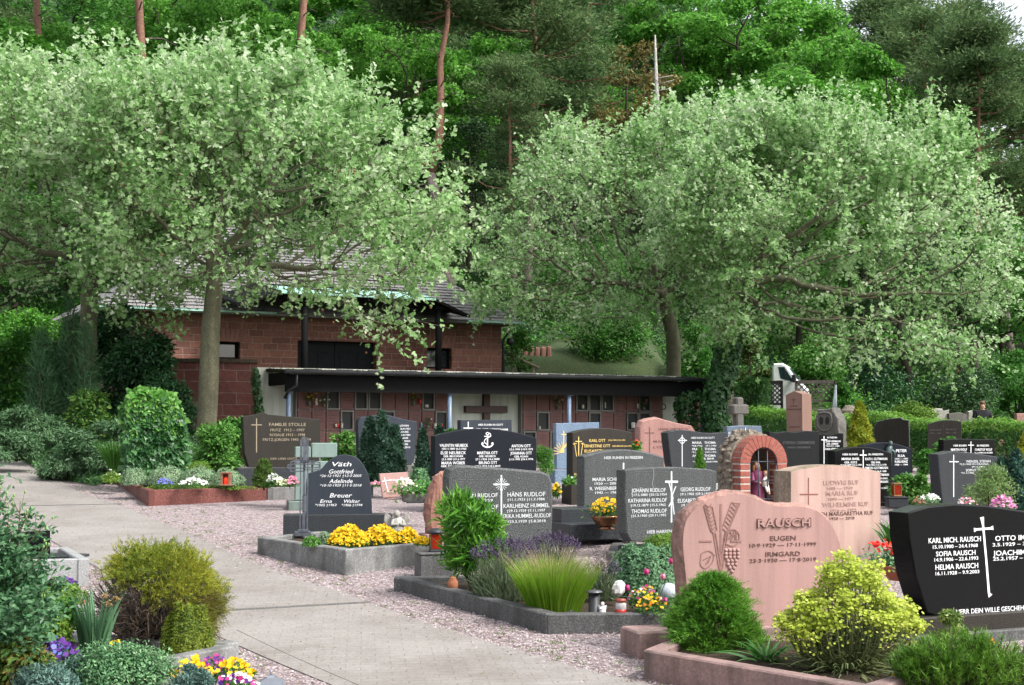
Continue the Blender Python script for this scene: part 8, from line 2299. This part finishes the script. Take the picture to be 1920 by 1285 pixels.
# lattice panels
lat = plain('weathered_lattice', (.075, .065, .055), .9, var=.3)
latd = plain('dark_lattice', (.022, .020, .018), .9, var=.3)
def lattice(label, px0, px1, y0a, y0b, y1, d, mat, n):
    a, b_ = at(px0, y1, d), at(px1, y1, d)
    rt = thing('lattice_fence', label, 'fence', a, 0, 'lattice fence panels')
    w = b_.x - a.x; ha = at(px0, y0a, d).z - a.z; hb = at(px1, y0b, d).z - a.z
    mb = MB(); t = .07
    mb.bar((0, 0, 0), (w, 0, 0), t, t); mb.bar((0, 0, ha), (w, 0, hb), t, t * 1.6); mb.bar((0, 0, -.9), (0, 0, ha + .04), t, t); mb.bar((w, 0, -.9), (w, 0, hb + .04), t, t); mb.build('frame', mat, rt)
    mb = MB(); s = w / n
    h = min(ha, hb)
    for i in range(-int(h / s) - 2, n + 1):
        for sg, yy in ((1, -.012), (-1, .012)):
            x0 = i * s + s / 2; p0 = [x0, 0.0]; p1 = [x0 + h, h]
            if p1[0] < 0 or p0[0] > w: continue
            if p0[0] < 0: p0 = [0, -x0]
            if p1[0] > w: p1 = [w, w - x0]
            if sg < 0: p0[0], p1[0] = w - p0[0], w - p1[0]
            if abs(p1[0] - p0[0]) > .03: mb.bar((p0[0], yy, p0[1]), (p1[0], yy, p1[1]), .024, .034)
    mb.build('lattice', mat, rt)
lattice('small dark lattice panel in front of the white van', 1432, 1466, 718, 717, 758, 44, latd, 4)
lattice('grey weathered lattice fence right of the white van', 1493, 1566, 717, 716, 752, 45, lat, 7)
b = at(1562, 800, 42.5); rt = thing('steel_frame', 'leaning pale steel pipe frame at the end of the lattice fence', 'pipe frame', b)
mb = MB()
for a_, b2 in (((1558, 800), (1566, 722)), ((1568, 800), (1567, 722)), ((1563, 800), (1566.5, 724))): mb.tube([at(*a_, 42.5) - b, at(*b2, 42.5) - b], .03, 8)
mb.build('pipe', plain('galvanised', (.38, .41, .45), .4, .6), rt)
o = MB(); o.ell((0, 0, .1), (.24, .2, .2), 8, 0, .08, 3, False); prop(o.build('boulder', speckle('pale_boulder', (.42, .34, .29), .2, 20, .95, stain=.4, bump=1), None, at(1592, 780, 40)), 'pale pinkish boulder above the hedge left of the pointed yellow cypress', 'boulder')
for out, d_, mat, lab in (([(1752, 800), (1751, 770), (1756, 767), (1768, 767), (1770, 771), (1780, 769), (1780, 800)], 44, pale_w, 'pale weathered gravestone with uneven top beyond the hedge'),
                     ([(1780, 800), (1779, 776), (1790, 775), (1800, 773), (1814, 778), (1816, 800)], 44, weathered, 'low grey old gravestone beyond the hedge left of the man'),
                     ([(1843, 810), (1844, 790), (1850, 788), (1878, 788), (1884, 792), (1884, 810)], 44, ss_brown, 'low rounded red gravestone the man rests his hand on'),
                     ([(1906, 810), (1906, 776), (1930, 775), (1940, 778), (1940, 810)], 43, gr_pink, 'red old gravestone at the right edge beyond the hedge'),
                     ([(1815, 800), (1816, 772), (1824, 770), (1826, 800)], 46, pale_w, 'narrow pale gravestone just behind the man')):
    Stone('gravestone', lab, out, d_, mat, 10, .18, .02, .02, None, True, None, 1.05, jit=.008, seed=int(out[0][0]), group='old gravestones beyond the hedge')
# man in a black shirt leaning on a stone
d = 45.5
b = at(1841, 792, d); gz = ground(b.x, d)
hd = at(1840, 753.5, d).z
pr = thing('person', 'man in a black t-shirt bending slightly beside a stone beyond the hedge', 'person', (b.x, d, gz), 0)
H_ = (hd - gz) / 1.74
def skin_fig(name, V, E, R, mat, parent, sub=2):
    me = bpy.data.meshes.new(name); me.from_pydata([tuple(np.array(v) * H_) for v in V], E, []); o = bpy.data.objects.new(name, me); COL.objects.link(o)
    m_ = o.modifiers.new('skin', 'SKIN'); m_.use_smooth_shade = True
    for i, r_ in enumerate(R):
        sv = me.skin_vertices[0].data[i]; sv.radius = (r_[0] * H_, r_[1] * H_) if hasattr(r_, '__len__') else (r_ * H_, r_ * H_); sv.use_root = i == 0
    s_ = o.modifiers.new('sub', 'SUBSURF'); s_.levels = s_.render_levels = sub
    dg = bpy.context.evaluated_depsgraph_get(); m2 = bpy.data.meshes.new_from_object(o.evaluated_get(dg)); bpy.data.objects.remove(o)
    for p in m2.polygons: p.use_smooth = True
    m2.materials.clear(); m2.materials.append(mat); o = bpy.data.objects.new(name, m2); COL.objects.link(o); o.parent = parent; return o
skin_m = plain('skin', (.48, .27, .19), .55, var=.06)
V = [(0, 0, .95), (0, -.02, 1.15), (0, -.05, 1.38), (0, -.07, 1.48), (0, -.09, 1.56), (0, -.11, 1.66), (-.19, -.05, 1.42), (-.27, -.04, 1.15), (-.25, -.12, .93), (-.24, -.15, .85), (.19, -.05, 1.42), (.29, -.06, 1.18), (.43, -.12, .99), (.50, -.14, .94), (-.1, 0, .9), (-.12, 0, .5), (-.12, .02, .08), (-.12, -.14, .03), (.1, 0, .9), (.12, 0, .5), (.12, .02, .08), (.12, -.14, .03)]
E = [(0, 1), (1, 2), (2, 3), (3, 4), (4, 5), (2, 6), (6, 7), (7, 8), (8, 9), (2, 10), (10, 11), (11, 12), (12, 13), (0, 14), (14, 15), (15, 16), (16, 17), (0, 18), (18, 19), (19, 20), (20, 21)]
R = [(.16, .11), (.15, .11), (.17, .11), .06, .065, .085, .06, .045, .035, .03, .06, .045, .035, .03, .09, .065, .045, .04, .09, .065, .045, .04]
skin_fig('body', V, E, R, skin_m, pr)
shirt = plain('black_cotton', (.012, .013, .016), .9)
V2 = [(0, 0, .93), (0, -.02, 1.12), (0, -.05, 1.36), (0, -.07, 1.47), (-.2, -.05, 1.42), (-.26, -.045, 1.2), (.2, -.05, 1.42), (.28, -.06, 1.22)]
skin_fig('shirt', V2, [(0, 1), (1, 2), (2, 3), (2, 4), (4, 5), (2, 6), (6, 7)], [(.19, .14), (.18, .135), (.2, .14), .08, .085, .075, .085, .075], shirt, pr)
V3 = [(0, 0, .97), (-.1, 0, .88), (-.12, 0, .5), (-.12, .02, .1), (.1, 0, .88), (.12, 0, .5), (.12, .02, .1)]
skin_fig('trousers', V3, [(0, 1), (1, 2), (2, 3), (0, 4), (4, 5), (5, 6)], [(.18, .13), .11, .085, .07, .11, .085, .07], plain('dark_jeans', (.03, .035, .05), .9), pr)
mb = MB(); mb.ell((0, -.065, 1.705), (.086, .085, .066), 10); mb.xf(Matrix.Diagonal((H_, H_, H_, 1))); mb.build('hair', plain('brown_hair', (.12, .065, .035), .8), pr)
mb = MB()
for x in (-.032, .032): mb.ell((x, -.195, 1.675), (.011, .008, .008), 6)
mb.xf(Matrix.Diagonal((H_, H_, H_, 1))); mb.build('eye', plain('eye_dark', (.03, .025, .02), .3), pr)
mb = MB(); mb.ell((0, -.205, 1.645), (.014, .022, .022), 6); mb.ell((0, -.19, 1.605), (.028, .01, .007), 6)
for x in (-.09, .09): mb.ell((x, -.10, 1.65), (.012, .022, .032), 6)
mb.xf(Matrix.Diagonal((H_, H_, H_, 1))); mb.build('face', plain('face_skin', (.42, .21, .15), .55), pr)
for hx, hy, hz, sg in ((-.24, -.16, .83, -1), (.51, -.15, .93, 1)):
    mb = MB(); mb.ell((hx, hy, hz), (.03, .045, .022), 7)
    for i in range(4): mb.tube([(hx + (i - 1.5) * .017, hy - .03, hz), (hx + (i - 1.5) * .019, hy - .07 - .008 * (1 - abs(i - 1.5)), hz - .008), (hx + (i - 1.5) * .019, hy - .095 - .01 * (1.5 - abs(i - 1.5)), hz - .03)], [.009, .008, .006], 6)
    mb.tube([(hx - sg * .025, hy, hz), (hx - sg * .05, hy - .03, hz - .005), (hx - sg * .052, hy - .055, hz - .015)], [.011, .009, .007], 6)
    mb.xf(Matrix.Diagonal((H_, H_, H_, 1))); mb.build('hand', skin_m, pr)
# handrail and low stones on the slope right of the chapel
b = at(945, 660, 47); rt = thing('handrail', 'slanting wooden handrail on the slope right of the chapel', 'handrail', b)
mb = MB(); mb.tube([(0, 0, 0), at(1010, 690, 47) - b], .045, 8); mb.build('rail', plain('pale_rail_wood', (.26, .20, .15), .8), rt)
for px, py in ((960, 668), (1000, 686)):
    e = at(px, py, 47.03) - b; mb = MB(); mb.tube([e, e - Vector((0, 0, 1.3))], .04, 8); mb.build('post', MATS['pale_rail_wood'], rt)
b = at(1005, 668, 49.5); rt = thing('stone_border', 'row of rough red stones on the slope right of the chapel', 'border stones', b)
rs = np.random.RandomState(400)
for i in range(5):
    e = at(985 + i * 11, 662 + rs.uniform(-2, 2), 49.5) - b; mb = MB(); mb.box((e.x, 0, e.z), (.2 * rs.uniform(.8, 1.1), .3, .42), 0, rs.normal(0, .1), .04, .9); mb.build('stone', MATS['rough_red_stone'], rt)

# offerings in and on the urn niches
def on_wall(px, py, off): 
    s, z = PC.loc(px, py, off); p = PC.p + PC.u * s + PC.v * off; return Vector((p.x, p.y, z))
def candle(label, px, py, mat, r=.035, h=.13, off=-.16):
    rt = thing('grave_candle', label, 'candle', on_wall(px, py, off), PC.yaw, 'candles at the urn niches')
    mb = MB(); mb.lathe([(0, 0), (r, 0), (r, h * .75), (r * .8, h * .82), (0, h * .82)], (0, 0, 0), 12); mb.build('jar', mat, rt)
    mb = MB(); mb.lathe([(r * .8, h * .825), (r * .85, h * .84), (r * .6, h * .97), (0, h)], (0, 0, 0), 12); mb.build('lid', plain('candle_lid', (.3, .25, .12), .4, .5), rt)
cw = plain('white_candle', (.62, .60, .55), .5); cr = plain('red_candle_plastic', (.55, .02, .015), .25); cb = plain('blue_candle_plastic', (.12, .25, .38), .25)
for a in (('white candle on a niche sill near the first yellow flowers', 593, 760, cw, .03, .2), ('red candle between white ones in a lower left niche', 634, 802, cr), ('white candle at the left of a lower left niche', 630, 801, cw, .03, .1), ('white candle at the right of a lower left niche', 641, 803, cw, .03, .15), ('red hanging candle beside yellow flowers before the third post', 788, 758, cr, .045, .17), ('pale blue bottle like candle below the middle of the left niches', 790, 803, cb, .03, .16), ('red candle in the last lower niche of the left block', 828, 803, cr), ('small white cup candle in the upper niche near the second post', 800, 764, cw, .05, .09), ('white candle on the ledge right of the green potted plant', 816, 803, cw, .04, .14),
          ('small white candle low in a right block niche', 1012, 805, cw, .03, .09), ('white candle in the dark niche right of the third post', 1093, 766, cw, .035, .12), ('tall white candle in the third dark niche of the right block', 1135, 766, cw, .02, .2), ('white cone shaped candle in the last upper niche', 1196, 766, cw, .03, .16)): candle(*a)
def vase(label, px, py, petal, n, seed, h=.12, off=-.17):
    rs = np.random.RandomState(seed); rt = thing('flower_vase', label, 'vase', on_wall(px, py, off), PC.yaw, 'flower vases at the urn niches')
    mb = MB(); mb.lathe([(0, 0), (.03, 0), (.045, .05), (.03, h), (.036, h + .01), (.028, h), (0, h * .8)], (0, 0, 0), 12); mb.build('vase', plain('grey_vase', (.12, .12, .11), .4), rt)
    mb = MB(); k = 90; mb.leaves(rs.normal(0, 1, (k, 3)) * (.07, .04, .07) + (0, 0, h + .1), rs.normal(0, 1, (k, 3)), .07, 'lance', 0, rs); mb.build('foliage', lf_flower, rt)
    mb = MB(); blossoms(mb, rs.normal(0, 1, (n, 3)) * (.09, .04, .08) + (0, -.04, h + .17), .07, 0, rs); mb.build('blossom', petal, rt)
vase('vase of yellow flowers at the first left niche plates', 580, 762, pet_yellow, 9, 410)
vase('vase of yellow flowers with red below the roof before the second post', 776, 761, pet_yellow, 12, 411)
vase('vase of dried beige flowers between right niche plates', 1046, 768, leafmat('dried_petal', [(.3, .22, .12), (.42, .33, .2)], .2, .8), 12, 412)
vase('small pot with pale flowers in the last upper niche of the right block', 1207, 769, pet_pink, 7, 413, .07)
vase('small green plant pot below the left niche plates', 802, 804, pet_white, 2, 414, .07)
vase('flowers with white blossoms in an upper left niche', 608, 763, pet_white, 6, 415, .07)
rt = thing('mug', 'white mug with handle in a lower right niche', 'mug', on_wall(1187, 803, -.15), PC.yaw)
mb = MB(); mb.lathe([(0, 0), (.055, 0), (.06, .01), (.06, .16), (.054, .16), (.052, .02), (0, .02)], (0, 0, 0), 16); mb.build('body', cw, rt)
mb = MB(); mb.tube([(.058, 0, .13), (.1, 0, .125), (.105, 0, .07), (.058, 0, .035)], .009, 6); mb.build('handle', cw, rt)
rt = thing('metal_wreath', 'dark ring shaped wreath hanging at the right end of the niche plates', 'wreath', on_wall(1244, 763, -.02), PC.yaw)
mb = MB(); mb.tube([(.075 * math.cos(t), -.01, .075 * math.sin(t)) for t in np.linspace(0, 6.3, 18)], .016, 6); mb.build('ring', bronze, rt)
mb = MB(); mb.bar((0, 0, .07), (0, 0, .12), .008, .008); mb.build('hook', bronze, rt)
